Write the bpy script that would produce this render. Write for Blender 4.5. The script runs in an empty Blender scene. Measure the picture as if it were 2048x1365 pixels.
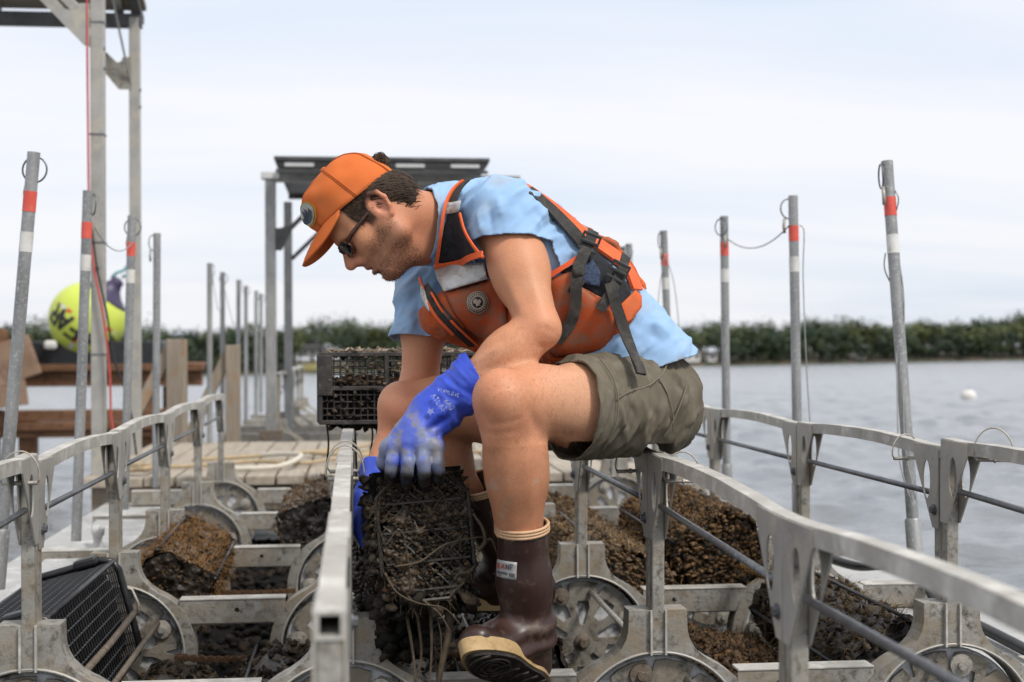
import bpy, bmesh, math, random
import numpy as np
from mathutils import Vector, Matrix, Euler, noise
from mathutils.geometry import tessellate_polygon, delaunay_2d_cdt
R = math.radians
PI = math.pi
random.seed(7)
rng = np.random.default_rng(11)
S = bpy.context.scene
COL = S.collection

# ---------------------------------------------------------------- camera
CAM = Vector((0.0, -2.9555, 0.5527))
def cam_axes(yaw, pitch, roll):
    cy, sy, cp, sp = math.cos(yaw), math.sin(yaw), math.cos(pitch), math.sin(pitch)
    f = Vector((sy*cp, cy*cp, sp)); r = Vector((cy, -sy, 0)); u = r.cross(f)
    return r*math.cos(roll)-u*math.sin(roll), r*math.sin(roll)+u*math.cos(roll), f
cr, cu, cf = cam_axes(.108, .0037, .004)
cd = bpy.data.cameras.new('camera'); cam = bpy.data.objects.new('camera', cd); COL.objects.link(cam)
cam.matrix_world = Matrix(((cr.x, cu.x, -cf.x, CAM.x), (cr.y, cu.y, -cf.y, CAM.y), (cr.z, cu.z, -cf.z, CAM.z), (0, 0, 0, 1)))
cd.lens = 50; cd.sensor_width = 36; cd.clip_start = .05; cd.clip_end = 5000
cd.dof.use_dof = True; cd.dof.focus_distance = 3.05; cd.dof.aperture_fstop = 4.0; cd.dof.aperture_blades = 7
S.camera = cam

# ---------------------------------------------------------------- sky, sun, exposure
SUN_EL, SUN_AZ = R(52), R(140)            # azimuth clockwise from +Y: high, from the right and a little behind the camera
w = bpy.data.worlds.new('World'); S.world = w; w.use_nodes = True
nt = w.node_tree; nt.nodes.clear()
def N(nt, t, **k):
    n = nt.nodes.new(t)
    for a, b in k.items():
        if a == 'inp':
            for i, v in b.items(): n.inputs[i].default_value = v
        else: setattr(n, a, b)
    return n
def ramp(nt, stops, interp='LINEAR'):
    n = nt.nodes.new('ShaderNodeValToRGB'); n.color_ramp.interpolation = interp
    e = n.color_ramp.elements
    while len(e) > 1: e.remove(e[-1])
    e[0].position = stops[0][0]; e[0].color = (*stops[0][1], 1) if len(stops[0][1]) == 3 else stops[0][1]
    for p, c in stops[1:]:
        x = e.new(p); x.color = (*c, 1)
    return n
L = nt.links
sky = N(nt, 'ShaderNodeTexSky', sky_type='NISHITA', sun_disc=False, sun_elevation=SUN_EL, sun_rotation=SUN_AZ, air_density=1.0, dust_density=2.0, ozone_density=1.0)
bg1 = N(nt, 'ShaderNodeBackground', inp={'Strength': .075}); L.new(sky.outputs[0], bg1.inputs[0])
tc = N(nt, 'ShaderNodeTexCoord')
sep = N(nt, 'ShaderNodeSeparateXYZ'); L.new(tc.outputs['Generated'], sep.inputs[0])
zz = N(nt, 'ShaderNodeMath', operation='MAXIMUM', inp={1: 0.0}); L.new(sep.outputs[2], zz.inputs[0])
zz2 = N(nt, 'ShaderNodeMath', operation='ADD', inp={1: .16}); L.new(zz.outputs[0], zz2.inputs[0])
dx = N(nt, 'ShaderNodeMath', operation='DIVIDE'); L.new(sep.outputs[0], dx.inputs[0]); L.new(zz2.outputs[0], dx.inputs[1])
dy = N(nt, 'ShaderNodeMath', operation='DIVIDE'); L.new(sep.outputs[1], dy.inputs[0]); L.new(zz2.outputs[0], dy.inputs[1])
cmb = N(nt, 'ShaderNodeCombineXYZ'); L.new(dx.outputs[0], cmb.inputs[0]); L.new(dy.outputs[0], cmb.inputs[1])
mp = N(nt, 'ShaderNodeMapping', inp={'Scale': (.55, 1.5, 1), 'Rotation': (0, 0, R(-14)), 'Location': (1.7, .4, 0)}); L.new(cmb.outputs[0], mp.inputs[0])
cn = N(nt, 'ShaderNodeTexNoise', inp={'Scale': .95, 'Detail': 5.0, 'Roughness': .48, 'Distortion': .35}); L.new(mp.outputs[0], cn.inputs['Vector'])
cr1 = ramp(nt, [(.30, (.86,)*3), (.47, (.96,)*3), (.62, (1,)*3)]); L.new(cn.outputs[0], cr1.inputs[0])
el = ramp(nt, [(0.0, (.90,)*3), (.16, (.96,)*3), (.35, (1,)*3)]); L.new(zz.outputs[0], el.inputs[0])
fm = N(nt, 'ShaderNodeMath', operation='MULTIPLY'); L.new(cr1.outputs[0], fm.inputs[0]); L.new(el.outputs[0], fm.inputs[1])
cc = ramp(nt, [(.32, (.77, .845, .965)), (.45, (.85, .88, .955)), (.60, (.90, .91, .945))]); L.new(cn.outputs[0], cc.inputs[0])
bg2 = N(nt, 'ShaderNodeBackground', inp={'Strength': .555}); L.new(cc.outputs[0], bg2.inputs[0])
ms = N(nt, 'ShaderNodeMixShader'); L.new(fm.outputs[0], ms.inputs[0]); L.new(bg1.outputs[0], ms.inputs[1]); L.new(bg2.outputs[0], ms.inputs[2])
wo = N(nt, 'ShaderNodeOutputWorld'); L.new(ms.outputs[0], wo.inputs[0])

sl = bpy.data.lights.new('sun', 'SUN'); sl.energy = 1.5; sl.angle = R(11); sl.color = (1.0, .95, .88)
so = bpy.data.objects.new('sun', sl); COL.objects.link(so)
sd = Vector((math.sin(SUN_AZ)*math.cos(SUN_EL), math.cos(SUN_AZ)*math.cos(SUN_EL), math.sin(SUN_EL)))
so.rotation_euler = sd.to_track_quat('Z', 'Y').to_euler(); so.location = (3, -3, 8)
V = S.view_settings; V.view_transform = 'Standard'; V.look = 'None'; V.exposure = 0.95; V.gamma = 1.0; V.use_curve_mapping = False
S.cycles.max_bounces = 6; S.cycles.transparent_max_bounces = 6; S.cycles.use_denoising = True

# ---------------------------------------------------------------- materials
MATS = {}
def _mat(name):
    m = bpy.data.materials.new(name); m.use_nodes = True; m.node_tree.nodes.clear()
    MATS[name] = m; return m, m.node_tree
def surface(name, c1, c2, scale=8, rough=.6, metal=0.0, dirt=None, dirt_at=.6, dirt_scale=40, bump=.2, bump_scale=60, vcol=False, spec=.5, stretch=None, dirt2=None, dirt2_at=.62, rvar=.0, coat=0, sss=0, dirt_soft=.08, bdist=.004):
    """noise-mixed base colour, optional speckled dirt, bump; vcol multiplies/uses colour attribute Col"""
    m, t = _mat(name); K = t.links
    out = N(t, 'ShaderNodeOutputMaterial'); b = N(t, 'ShaderNodeBsdfPrincipled'); K.new(b.outputs[0], out.inputs[0])
    tc = N(t, 'ShaderNodeTexCoord'); oi = N(t, 'ShaderNodeObjectInfo')
    mul = N(t, 'ShaderNodeMath', operation='MULTIPLY', inp={1: 37.0}); K.new(oi.outputs['Random'], mul.inputs[0])
    add = N(t, 'ShaderNodeVectorMath', operation='ADD'); K.new(tc.outputs['Object'], add.inputs[0]); K.new(mul.outputs[0], add.inputs[1])
    co = add.outputs[0]
    if stretch:
        mpn = N(t, 'ShaderNodeMapping', inp={'Scale': stretch}); K.new(co, mpn.inputs[0]); cs = mpn.outputs[0]
    else: cs = co
    n1 = N(t, 'ShaderNodeTexNoise', inp={'Scale': scale, 'Detail': 6.0, 'Roughness': .6}); K.new(cs, n1.inputs['Vector'])
    if vcol:
        at = N(t, 'ShaderNodeAttribute', attribute_name='Col')
        r1 = ramp(t, [(.3, c1), (.7, c2)]); K.new(n1.outputs[0], r1.inputs[0])
        mx = N(t, 'ShaderNodeMix', data_type='RGBA', blend_type='MULTIPLY', inp={0: 1.0}); K.new(at.outputs[0], mx.inputs[6]); K.new(r1.outputs[0], mx.inputs[7]); col = mx.outputs[2]
    else:
        r1 = ramp(t, [(.3, c1), (.7, c2)]); K.new(n1.outputs[0], r1.inputs[0]); col = r1.outputs[0]
    for k, (dc, da, sc_, off) in enumerate(((dirt, dirt_at, dirt_scale, 0), (dirt2, dirt2_at, dirt_scale*.22, 5.3))):
        if dc is None: continue
        n2 = N(t, 'ShaderNodeTexNoise', inp={'Scale': sc_, 'Detail': 8.0, 'Roughness': .68}); K.new(cs if k else co, n2.inputs['Vector'])
        r2 = ramp(t, [(da-dirt_soft, (0, 0, 0)), (da+dirt_soft, (1, 1, 1))]); K.new(n2.outputs[0], r2.inputs[0])
        mx = N(t, 'ShaderNodeMix', data_type='RGBA', inp={7: (*dc, 1)}); K.new(r2.outputs[0], mx.inputs[0]); K.new(col, mx.inputs[6]); col = mx.outputs[2]
    K.new(col, b.inputs['Base Color'])
    b.inputs['Metallic'].default_value = metal; b.inputs['Roughness'].default_value = rough; b.inputs['Specular IOR Level'].default_value = spec
    if coat: b.inputs['Coat Weight'].default_value = coat; b.inputs['Coat Roughness'].default_value = .15
    if sss:
        b.inputs['Subsurface Weight'].default_value = sss; b.inputs['Subsurface Radius'].default_value = (1.0, .35, .2); b.inputs['Subsurface Scale'].default_value = .012
    if rvar:
        rr = N(t, 'ShaderNodeMapRange', inp={1: .3, 2: .7, 3: rough-rvar, 4: rough+rvar}); K.new(n1.outputs[0], rr.inputs[0]); K.new(rr.outputs[0], b.inputs['Roughness'])
    if bump:
        n3 = N(t, 'ShaderNodeTexNoise', inp={'Scale': bump_scale, 'Detail': 5.0, 'Roughness': .6}); K.new(cs, n3.inputs['Vector'])
        bp = N(t, 'ShaderNodeBump', inp={'Strength': bump, 'Distance': bdist}); K.new(n3.outputs[0], bp.inputs['Height']); K.new(bp.outputs[0], b.inputs['Normal'])
    return m
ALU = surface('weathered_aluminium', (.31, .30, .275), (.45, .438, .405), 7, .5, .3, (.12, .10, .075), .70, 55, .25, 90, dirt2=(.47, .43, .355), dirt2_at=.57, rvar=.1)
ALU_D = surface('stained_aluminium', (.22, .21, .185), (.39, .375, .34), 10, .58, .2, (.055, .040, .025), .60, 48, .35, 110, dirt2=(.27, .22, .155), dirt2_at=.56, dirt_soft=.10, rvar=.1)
WHEELM = surface('grimy_wheel_plate', (.17, .155, .13), (.31, .29, .25), 14, .62, .15, (.045, .034, .022), .57, 40, .4, 110, dirt2=(.24, .20, .145), dirt2_at=.55, dirt_soft=.10)
ALU_TOP = surface('chalky_aluminium', (.34, .32, .28), (.48, .46, .42), 14, .6, .15, (.16, .135, .10), .69, 60, .5, 60, dirt2=(.62, .60, .55), dirt2_at=.57)
GALV = surface('galvanised_steel', (.20, .205, .205), (.36, .36, .355), 16, .45, .4, (.46, .46, .45), .60, 95, .25, 120, stretch=(1, 1, .35))
ROD = surface('steel_rod', (.10, .105, .115), (.20, .205, .215), 30, .42, .6, (.28, .28, .28), .63, 120, .2, 150)
RUSTY = surface('rusty_steel', (.10, .078, .058), (.19, .15, .115), 40, .8, .2, (.28, .245, .20), .62, 90, .6, 140)
CHAIN = surface('rusty_chain', (.07, .035, .016), (.20, .11, .055), 60, .7, .35, (.05, .03, .015), .6, 120, .4, 150)
HDPE = surface('white_plastic_disc', (.46, .47, .48), (.62, .63, .64), 8, .45, 0, (.13, .11, .085), .56, 22, .1, 40)
BLACKPL = surface('black_plastic', (.008, .008, .009), (.022, .022, .024), 20, .38, 0, (.06, .055, .05), .68, 60, .2, 80, rvar=.1)
PONTOON = surface('pontoon_plate', (.36, .36, .35), (.48, .475, .455), 5, .55, .1, (.24, .22, .18), .65, 30, .15, 60, dirt2=(.62, .61, .58), dirt2_at=.6)
NEARBLACK = surface('matte_near_black', (.003, .003, .0027), (.008, .007, .006), 10, .8, 0, (.018, .014, .010), .62, 30, .4, 40, spec=.15)  # near-black for the added under-deck shade boxes, basket insides and weed
DECKWOOD = surface('pale_deck_planks', (.30, .255, .195), (.44, .385, .31), 6, .75, 0, (.24, .19, .14), .64, 30, .3, 40, stretch=(6, .5, 3))
TIMBER = surface('weathered_timber', (.21, .175, .135), (.34, .285, .22), 6, .8, 0, (.33, .17, .07), .62, 9, .3, 30, stretch=(5, 5, .5))
RUSTWOOD = surface('orange_brown_timber', (.10, .045, .020), (.22, .105, .05), 5, .75, 0, (.06, .028, .014), .6, 14, .3, 30, stretch=(.6, 4, 4))
RUSTTOP = surface('tan_brown_board', (.20, .12, .075), (.33, .22, .15), 5, .8, 0, (.12, .075, .05), .6, 10, .3, 30)  # paler tan timber of the two slanting side boards
ROPE = surface('tan_rope', (.34, .25, .14), (.50, .40, .26), 60, .9, 0, None, bump=.6, bump_scale=300)
WROPE = surface('pale_rope', (.52, .48, .40), (.66, .62, .54), 60, .9, 0, None, bump=.6, bump_scale=300)
WIRE = surface('steel_wire', (.28, .28, .27), (.42, .42, .40), 40, .4, .6, None, bump=0)
PINWIRE = surface('dull_pin_wire', (.30, .28, .24), (.46, .43, .38), 60, .5, .4, (.16, .12, .09), .62, 90, .3, 120)
REDTAPE = surface('red_tape', (.62, .075, .05), (.74, .13, .09), 20, .5, 0, (.45, .25, .2), .68, 60, .1, 80)
WHITETAPE = surface('white_tape', (.55, .54, .50), (.70, .69, .65), 20, .5, 0, (.35, .32, .27), .66, 60, .1, 80)
REDCABLE = surface('red_cable', (.45, .05, .04), (.55, .09, .07), 20, .5, 0, None, bump=0)
BLACKCABLE = surface('black_cable', (.01, .01, .01), (.03, .03, .03), 20, .5, 0, None, bump=0)
BUOYY = surface('lime_buoy_vinyl', (.50, .60, .065), (.58, .66, .10), 4, .4, 0, (.42, .44, .06), .68, 9, .05, 30)
BUOYP = surface('dark_purple_cap', (.03, .02, .06), (.06, .045, .10), 6, .45, 0, None, bump=.1)
BUOYW = surface('white_buoy_vinyl', (.66, .65, .62), (.78, .77, .75), 5, .45, 0, (.55, .42, .30), .62, 6, .05, 30)
INK = surface('black_lettering', (.012, .012, .012), (.03, .03, .03), 30, .6, 0, None, bump=0)
TEAL = surface('teal_rope', (.08, .25, .28), (.14, .36, .38), 60, .9, 0, None, bump=.4, bump_scale=200)
PANEL = surface('solar_panel_back', (.20, .17, .13), (.27, .235, .185), 4, .5, 0, None, bump=0)
FRAME_D = surface('dark_frame_metal', (.05, .052, .055), (.11, .11, .112), 8, .5, .4, None, bump=.1)
FRAME_W = surface('pale_panel_trim', (.55, .55, .55), (.7, .7, .7), 8, .5, .1, None, bump=.1)
MUD = surface('wet_mud', (.55, .55, .55), (1.1, 1.05, 1), 40, .40, 0, None, bump=.8, bump_scale=110, vcol=True, spec=.45, rvar=.2)
SHELL = surface('fouling_shells', (.45, .44, .42), (1.1, 1.05, 1), 110, .72, 0, None, bump=.8, bump_scale=190, vcol=True, spec=.25, rvar=.15)
LEAF = surface('far_foliage', (.7, .7, .7), (1, 1, 1), .4, .7, 0, None, bump=0, vcol=True, spec=.2)
BANK = surface('shore_bank', (.055, .04, .028), (.15, .105, .07), .15, .9, 0, (.03, .045, .018), .5, .3, .3, .5)

# ---------------------------------------------------------------- mesh helpers
def tag(o, label=None, cat=None, group=None, kind=None):
    if label: o['label'] = label
    if cat: o['category'] = cat
    if group: o['group'] = group
    if kind: o['kind'] = kind
    return o
def empty(name, loc=(0, 0, 0), rz=0.0):
    o = bpy.data.objects.new(name, None); COL.objects.link(o); o.location = loc; o.rotation_euler = (0, 0, rz)
    o.empty_display_size = .05
    return o
def copy_tree(o, parent=None):
    c = o.copy(); COL.objects.link(c); c.parent = parent
    for ch in o.children: copy_tree(ch, c)
    return c
def frame_of(d):
    d = Vector(d).normalized(); a = Vector((0, 0, 1)) if abs(d.z) < .9 else Vector((1, 0, 0))
    x = d.cross(a).normalized(); y = d.cross(x).normalized(); return x, y
class MB:
    def __init__(s): s.v = []; s.f = []; s.c = None
    def add(s, vs, fs):
        o = len(s.v); s.v += [tuple(p) for p in vs]; s.f += [tuple(i+o for i in f) for f in fs]; return s
    def box(s, c, d, m=None):
        x, y, z = d[0]/2, d[1]/2, d[2]/2; c = Vector(c)
        vs = [Vector(p) for p in ((-x, -y, -z), (x, -y, -z), (x, y, -z), (-x, y, -z), (-x, -y, z), (x, -y, z), (x, y, z), (-x, y, z))]
        if m is not None: vs = [m @ p for p in vs]
        return s.add([p+c for p in vs], [(0, 3, 2, 1), (4, 5, 6, 7), (0, 1, 5, 4), (1, 2, 6, 5), (2, 3, 7, 6), (3, 0, 4, 7)])
    def beam(s, a, b, wx, wy, up=None):
        a, b = Vector(a), Vector(b); d = (b-a); l = d.length; d.normalize()
        if up is None: x, y = frame_of(d)
        else:
            x = d.cross(Vector(up)).normalized(); y = x.cross(d).normalized()
        m = Matrix((x, y, d)).transposed(); return s.box((a+b)/2, (wx, wy, l), m)
    def tube(s, path, r, n=8, cap=True, closed=False):
        path = [Vector(p) for p in path]; k = len(path); rs = r if isinstance(r, (list, tuple)) else [r]*k
        vs = []; px = None
        for i, p in enumerate(path):
            if closed: d = path[(i+1) % k]-path[i-1]
            else: d = path[min(i+1, k-1)]-path[max(i-1, 0)]
            d.normalize()
            if px is None: x, y = frame_of(d)
            else:
                x = (px-d*px.dot(d)).normalized(); y = d.cross(x)
            px = x
            vs += [p+(x*math.cos(2*PI*j/n)+y*math.sin(2*PI*j/n))*rs[i] for j in range(n)]
        fs = []
        for i in range(k if closed else k-1):
            a, b = i*n, ((i+1) % k)*n
            fs += [(a+j, a+(j+1) % n, b+(j+1) % n, b+j) for j in range(n)]
        if cap and not closed: fs += [tuple(range(n))[::-1], tuple(range((k-1)*n, k*n))]
        return s.add(vs, fs)
    def lathe(s, prof, n=24, m=None):
        vs = []
        for r_, z in prof: vs += [Vector((r_*math.cos(2*PI*j/n), r_*math.sin(2*PI*j/n), z)) for j in range(n)]
        if m is not None: vs = [m @ p for p in vs]
        fs = []
        for i in range(len(prof)-1): fs += [(i*n+j, i*n+(j+1) % n, (i+1)*n+(j+1) % n, (i+1)*n+j) for j in range(n)]
        fs += [tuple(range(n))[::-1], tuple(range((len(prof)-1)*n, len(prof)*n))]
        return s.add(vs, fs)
    def prism(s, loops, t0, t1, m):
        """loops[0] outer, others holes, 2D (a,b); extruded t0..t1; m maps (a,b,t)"""
        loops = [[Vector((p[0], p[1], 0)) for p in l] for l in loops]
        tris = tessellate_polygon(loops); flat = [p for l in loops for p in l]; n = len(flat)
        vs = [m @ Vector((p.x, p.y, t0)) for p in flat]+[m @ Vector((p.x, p.y, t1)) for p in flat]
        fs = [tuple(t)[::-1] for t in tris]+[tuple(i+n for i in t) for t in tris]
        o = 0
        for l in loops:
            k = len(l); fs += [(o+i, o+(i+1) % k, n+o+(i+1) % k, n+o+i) for i in range(k)]; o += k
        return s.add(vs, fs)
    def mesh(s, name, smooth=False):
        me = bpy.data.meshes.new(name); me.from_pydata(s.v, [], s.f); me.validate(); me.update()
        bm = bmesh.new(); bm.from_mesh(me); bmesh.ops.recalc_face_normals(bm, faces=bm.faces); bm.to_mesh(me); bm.free()
        if smooth: me.polygons.foreach_set('use_smooth', [True]*len(me.polygons))
        return me
    def build(s, name, mat, parent=None, smooth=False, bevel=0, auto=False):
        o = bpy.data.objects.new(name, s.mesh(name, smooth or auto)); COL.objects.link(o); o.data.materials.append(mat)
        if parent is not None: o.parent = parent
        if bevel:
            b = o.modifiers.new('edge', 'BEVEL'); b.width = bevel; b.segments = 2; b.limit_method = 'ANGLE'; b.angle_limit = R(40)
        if auto:
            o.data.set_sharp_from_angle(angle=R(38))
        return o
XZ = Matrix(((1, 0, 0), (0, 0, 1), (0, 1, 0)))      # (a,b,t) -> x=a, z=b, y=t
YZ = Matrix(((0, 0, 1), (1, 0, 0), (0, 1, 0)))      # (a,b,t) -> y=a, z=b, x=t
I3 = Matrix.Identity(3)
def mesh_obj(name, v, f, mat, parent=None, smooth=True, col=None):
    me = bpy.data.meshes.new(name)
    v = np.asarray(v, dtype=np.float32); f = np.asarray(f, dtype=np.int32)
    me.vertices.add(len(v)); me.vertices.foreach_set('co', v.ravel())
    k = f.shape[1]; me.loops.add(f.size); me.loops.foreach_set('vertex_index', f.ravel())
    me.polygons.add(len(f)); me.polygons.foreach_set('loop_start', np.arange(0, f.size, k, dtype=np.int32)); 
    try: me.polygons.foreach_set('loop_total', np.full(len(f), k, dtype=np.int32))
    except Exception: pass
    me.update(calc_edges=True); me.validate()
    me.polygons.foreach_set('use_smooth', [smooth]*len(me.polygons))
    if col is not None:
        a = me.color_attributes.new('Col', 'FLOAT_COLOR', 'POINT'); c = np.ones((len(v), 4), dtype=np.float32); c[:, :3] = col; a.data.foreach_set('color', c.ravel())
    o = bpy.data.objects.new(name, me); COL.objects.link(o); me.materials.append(mat)
    if parent is not None: o.parent = parent
    return o
def lerp(a, b, t): return a+(b-a)*t
# ---------------------------------------------------------------- water, far shore
WN = Vector((-.0128, .0150, 1)).normalized(); W0 = Vector((0, 0, -.62))
wx = Vector((cf.x, cf.y, 0)); wx = (wx-WN*wx.dot(WN)).normalized(); wr = wx.cross(WN).normalized()
WM = Matrix(((wr.x, wx.x, WN.x, W0.x), (wr.y, wx.y, WN.y, W0.y), (wr.z, wx.z, WN.z, W0.z), (0, 0, 0, 1)))   # local x right, y away, z up on the water
def water_mat():
    m, t = _mat('bay_water'); K = t.links
    out = N(t, 'ShaderNodeOutputMaterial'); b = N(t, 'ShaderNodeBsdfPrincipled'); K.new(b.outputs[0], out.inputs[0])
    b.inputs['Base Color'].default_value = (.17, .185, .195, 1); b.inputs['Roughness'].default_value = .16; b.inputs['IOR'].default_value = 1.33
    tc = N(t, 'ShaderNodeTexCoord')
    hs = None
    for sc, st, wgt in ((3.2, (1, 1.9, 1), .5), (11, (1, 1.4, 1), .25)):
        mp = N(t, 'ShaderNodeMapping', inp={'Scale': st, 'Rotation': (0, 0, R(12))}); K.new(tc.outputs['Object'], mp.inputs[0])
        n = N(t, 'ShaderNodeTexNoise', inp={'Scale': sc, 'Detail': 3.0, 'Roughness': .5, 'Distortion': .3}); K.new(mp.outputs[0], n.inputs['Vector'])
        mu = N(t, 'ShaderNodeMath', operation='MULTIPLY', inp={1: wgt}); K.new(n.outputs[0], mu.inputs[0])
        if hs is None: hs = mu.outputs[0]
        else:
            ad = N(t, 'ShaderNodeMath', operation='ADD'); K.new(hs, ad.inputs[0]); K.new(mu.outputs[0], ad.inputs[1]); hs = ad.outputs[0]
    bp = N(t, 'ShaderNodeBump', inp={'Strength': .6, 'Distance': .06}); K.new(hs, bp.inputs['Height']); K.new(bp.outputs[0], b.inputs['Normal'])
    return m
WATER = water_mat()
v = [(-2500, -300, -.05), (2500, -300, -.05), (2500, 2500, -.05), (-2500, 2500, -.05)]
WT = empty('water', W0); WT.matrix_world = WM; tag(WT, kind='structure')
MB().add(v, [(0, 1, 2, 3)]).build('open_water', WATER, WT)
# near water with real wavelets, fading into the flat sheet
na, nr_ = 460, 330; ang = np.linspace(R(-62), R(62), na); rad_ = 1.2*np.exp(np.linspace(0, math.log(190), nr_)); aa_, rr_ = np.meshgrid(ang, rad_, indexing='ij')
wx_, wy_ = rr_*np.sin(aa_), rr_*np.cos(aa_)-2.9
def wnoise(x, y, sx, sy, seed):
    x = np.asarray(x)*sx+seed*7.7; y = np.asarray(y)*sy+seed*3.1; i, j = np.floor(x).astype(np.int64), np.floor(y).astype(np.int64); f, g = x-i, y-j; f = f*f*(3-2*f); g = g*g*(3-2*g)
    def h(a, b): n = (a*374761393+b*668265263+seed*974711) & 0xffffffff; n = ((n ^ (n >> 13))*1274126177) & 0xffffffff; return ((n ^ (n >> 16)) & 0xffff)/65535.0
    return (h(i, j)*(1-f)+h(i+1, j)*f)*(1-g)+(h(i, j+1)*(1-f)+h(i+1, j+1)*f)*g-.5
c_, s_ = math.cos(.5), math.sin(.5); u_, q_ = wx_*c_+wy_*s_, wy_*c_-wx_*s_
sh_ = lambda n: 1-2*np.abs(n)
hz = .09*wnoise(u_, q_, .55, .9, 1)+.085*wnoise(u_, q_, 1.3, 2.3, 2)+.062*wnoise(wx_, wy_, 2.6, 4.4, 3)+.030*wnoise(u_, q_, 6, 9, 4)
fade = np.clip((rr_-1.2)/2, 0, 1)*np.clip((190-rr_)/150, 0, 1)*np.clip((R(62)-np.abs(aa_))/R(6), 0, 1); hz = hz*fade-.03*(1-fade)
gi = np.arange(na*nr_).reshape(na, nr_); qf = np.stack([gi[:-1, :-1], gi[1:, :-1], gi[1:, 1:], gi[:-1, 1:]], -1).reshape(-1, 4)[:, ::-1]
mesh_obj('wavelets', np.stack([wx_, wy_, hz], -1).reshape(-1, 3), qf, WATER, WT, True)
SH = 398.0
def shore_y(x): return SH+7*math.sin(x*.011+.6)+3*math.sin(x*.043)+.0002*x*x
xs = np.linspace(-520, 520, 209); rows = [(-3, -.6), (0, .05), (1.6, .8), (9, 1.2), (24, 1.8), (60, 3.0), (160, 5.0)]
vs = []; fs = []
for i, x in enumerate(xs):
    for j, (dy_, z) in enumerate(rows):
        vs.append((x, shore_y(x)+dy_+(0 if j == 0 else 1.2*noise.noise((x*.05, j, 0))), z*(1+.35*noise.noise((x*.03, j*3.1, 2))) if j > 0 else z))
nr = len(rows)
for i in range(len(xs)-1):
    for j in range(nr-1): fs.append((i*nr+j, (i+1)*nr+j, (i+1)*nr+j+1, i*nr+j+1))
o = MB().add(vs, fs).build('far_shore_bank', BANK, smooth=True); o.matrix_world = WM; tag(o, kind='structure')

# a far wood that reads as one mass: leaf clumps spread through the volume of several hundred crowns
V_ = []; F_ = []; C_ = []
rr = random.Random(3)
for row, (dy_, hmin, hmax, step) in enumerate(((3.2, 3.5, 6.5, 2.7), (6.5, 6.5, 9.5, 3.6), (12, 8.8, 10.6, 3.6), (19, 9.8, 11.2, 3.6), (28, 10.0, 11.2, 3.8), (38, 10.0, 11.2, 4.2))):
    x = -500
    while x < 500:
        if (row == 0 and rr.random() < .12) or (row < 3 and abs(x+56) < 7) or (row < 2 and abs(x-55) < 6):
            x += step; continue
        near = -165 < x < 165
        lift = (1.0+.08*math.sin(x*.035+1.0)+.07*math.sin(x*.083)+.05*math.sin(x*.21))*(1.24 if x < 10 else 1.03)*rr.choice((.94, .98, 1.0, 1.0, 1.03, 1.08))
        h = rr.uniform(hmin, hmax)*lift*1.14; rad = rr.uniform(.34, .58)*h
        if row == 0: rad = h*.5
        yy = shore_y(x)+dy_+rr.uniform(-2.5, 2.5); g = .8+dy_*.05
        base = Vector((x, yy, g)); cen = base+Vector((0, 0, h*(.55 if row > 1 else .46)))
        tone = rr.random(); bc = Vector((lerp(.058, .120, tone), lerp(.082, .142, tone), lerp(.042, .062, rr.random())))
        if rr.random() < .12: bc = Vector((.085, .095, .03))
        if rr.random() < .18: bc = Vector((.022, .045, .024))
        n = 260 if near else 30
        if row < 2: bc = Vector((lerp(.035, .060, tone), lerp(.052, .082, tone), .034))  # lower rows darker: shade at the wood's foot put into the leaf colour
        lob = [(Vector((rr.gauss(0, 1), rr.gauss(0, 1), rr.gauss(.25, .8))).normalized(), rr.uniform(.5, .85)) for _ in range(8)]
        for k in range(n):
            d, q = lob[rr.randrange(8)]
            p = d*q*.72+Vector((rr.gauss(0, .19), rr.gauss(0, .19), rr.gauss(0, .18)))
            if p.length > 1: p *= (1+.06*rr.random())/p.length
            p = Vector((p.x*rad, p.y*rad, p.z*h*(.46 if row > 1 else .50)))+cen
            s_ = rr.uniform(.24, .62)*(1 if near else 2.6)
            nrm = (p-cen+Vector((0, 0, rad*.5))+Vector((rr.gauss(0, 1), rr.gauss(0, 1), rr.gauss(0, 1)))*rad*.4).normalized()
            a, b = frame_of(nrm); an = rr.uniform(0, PI); a, b = a*math.cos(an)+b*math.sin(an), b*math.cos(an)-a*math.sin(an)
            o_ = len(V_); V_ += [p+a*s_, p+b*s_*.8, p-a*s_, p-b*s_*.8]; F_.append((o_, o_+1, o_+2, o_+3))
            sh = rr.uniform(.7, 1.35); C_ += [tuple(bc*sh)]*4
        # trunk
        o_ = len(V_); tw = .16
        V_ += [base+Vector((-tw, 0, -1)), base+Vector((tw, 0, -1)), base+Vector((tw*.5, 0, h*.7)), base+Vector((-tw*.5, 0, h*.7))]; F_.append((o_, o_+1, o_+2, o_+3)); C_ += [(.06, .05, .04)]*4
        x += step*rr.uniform(.75, 1.25)
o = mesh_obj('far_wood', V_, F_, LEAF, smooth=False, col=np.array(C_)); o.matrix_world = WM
tag(o, 'dense green wood along the far shore across the bay', 'wood', kind='stuff')

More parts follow.
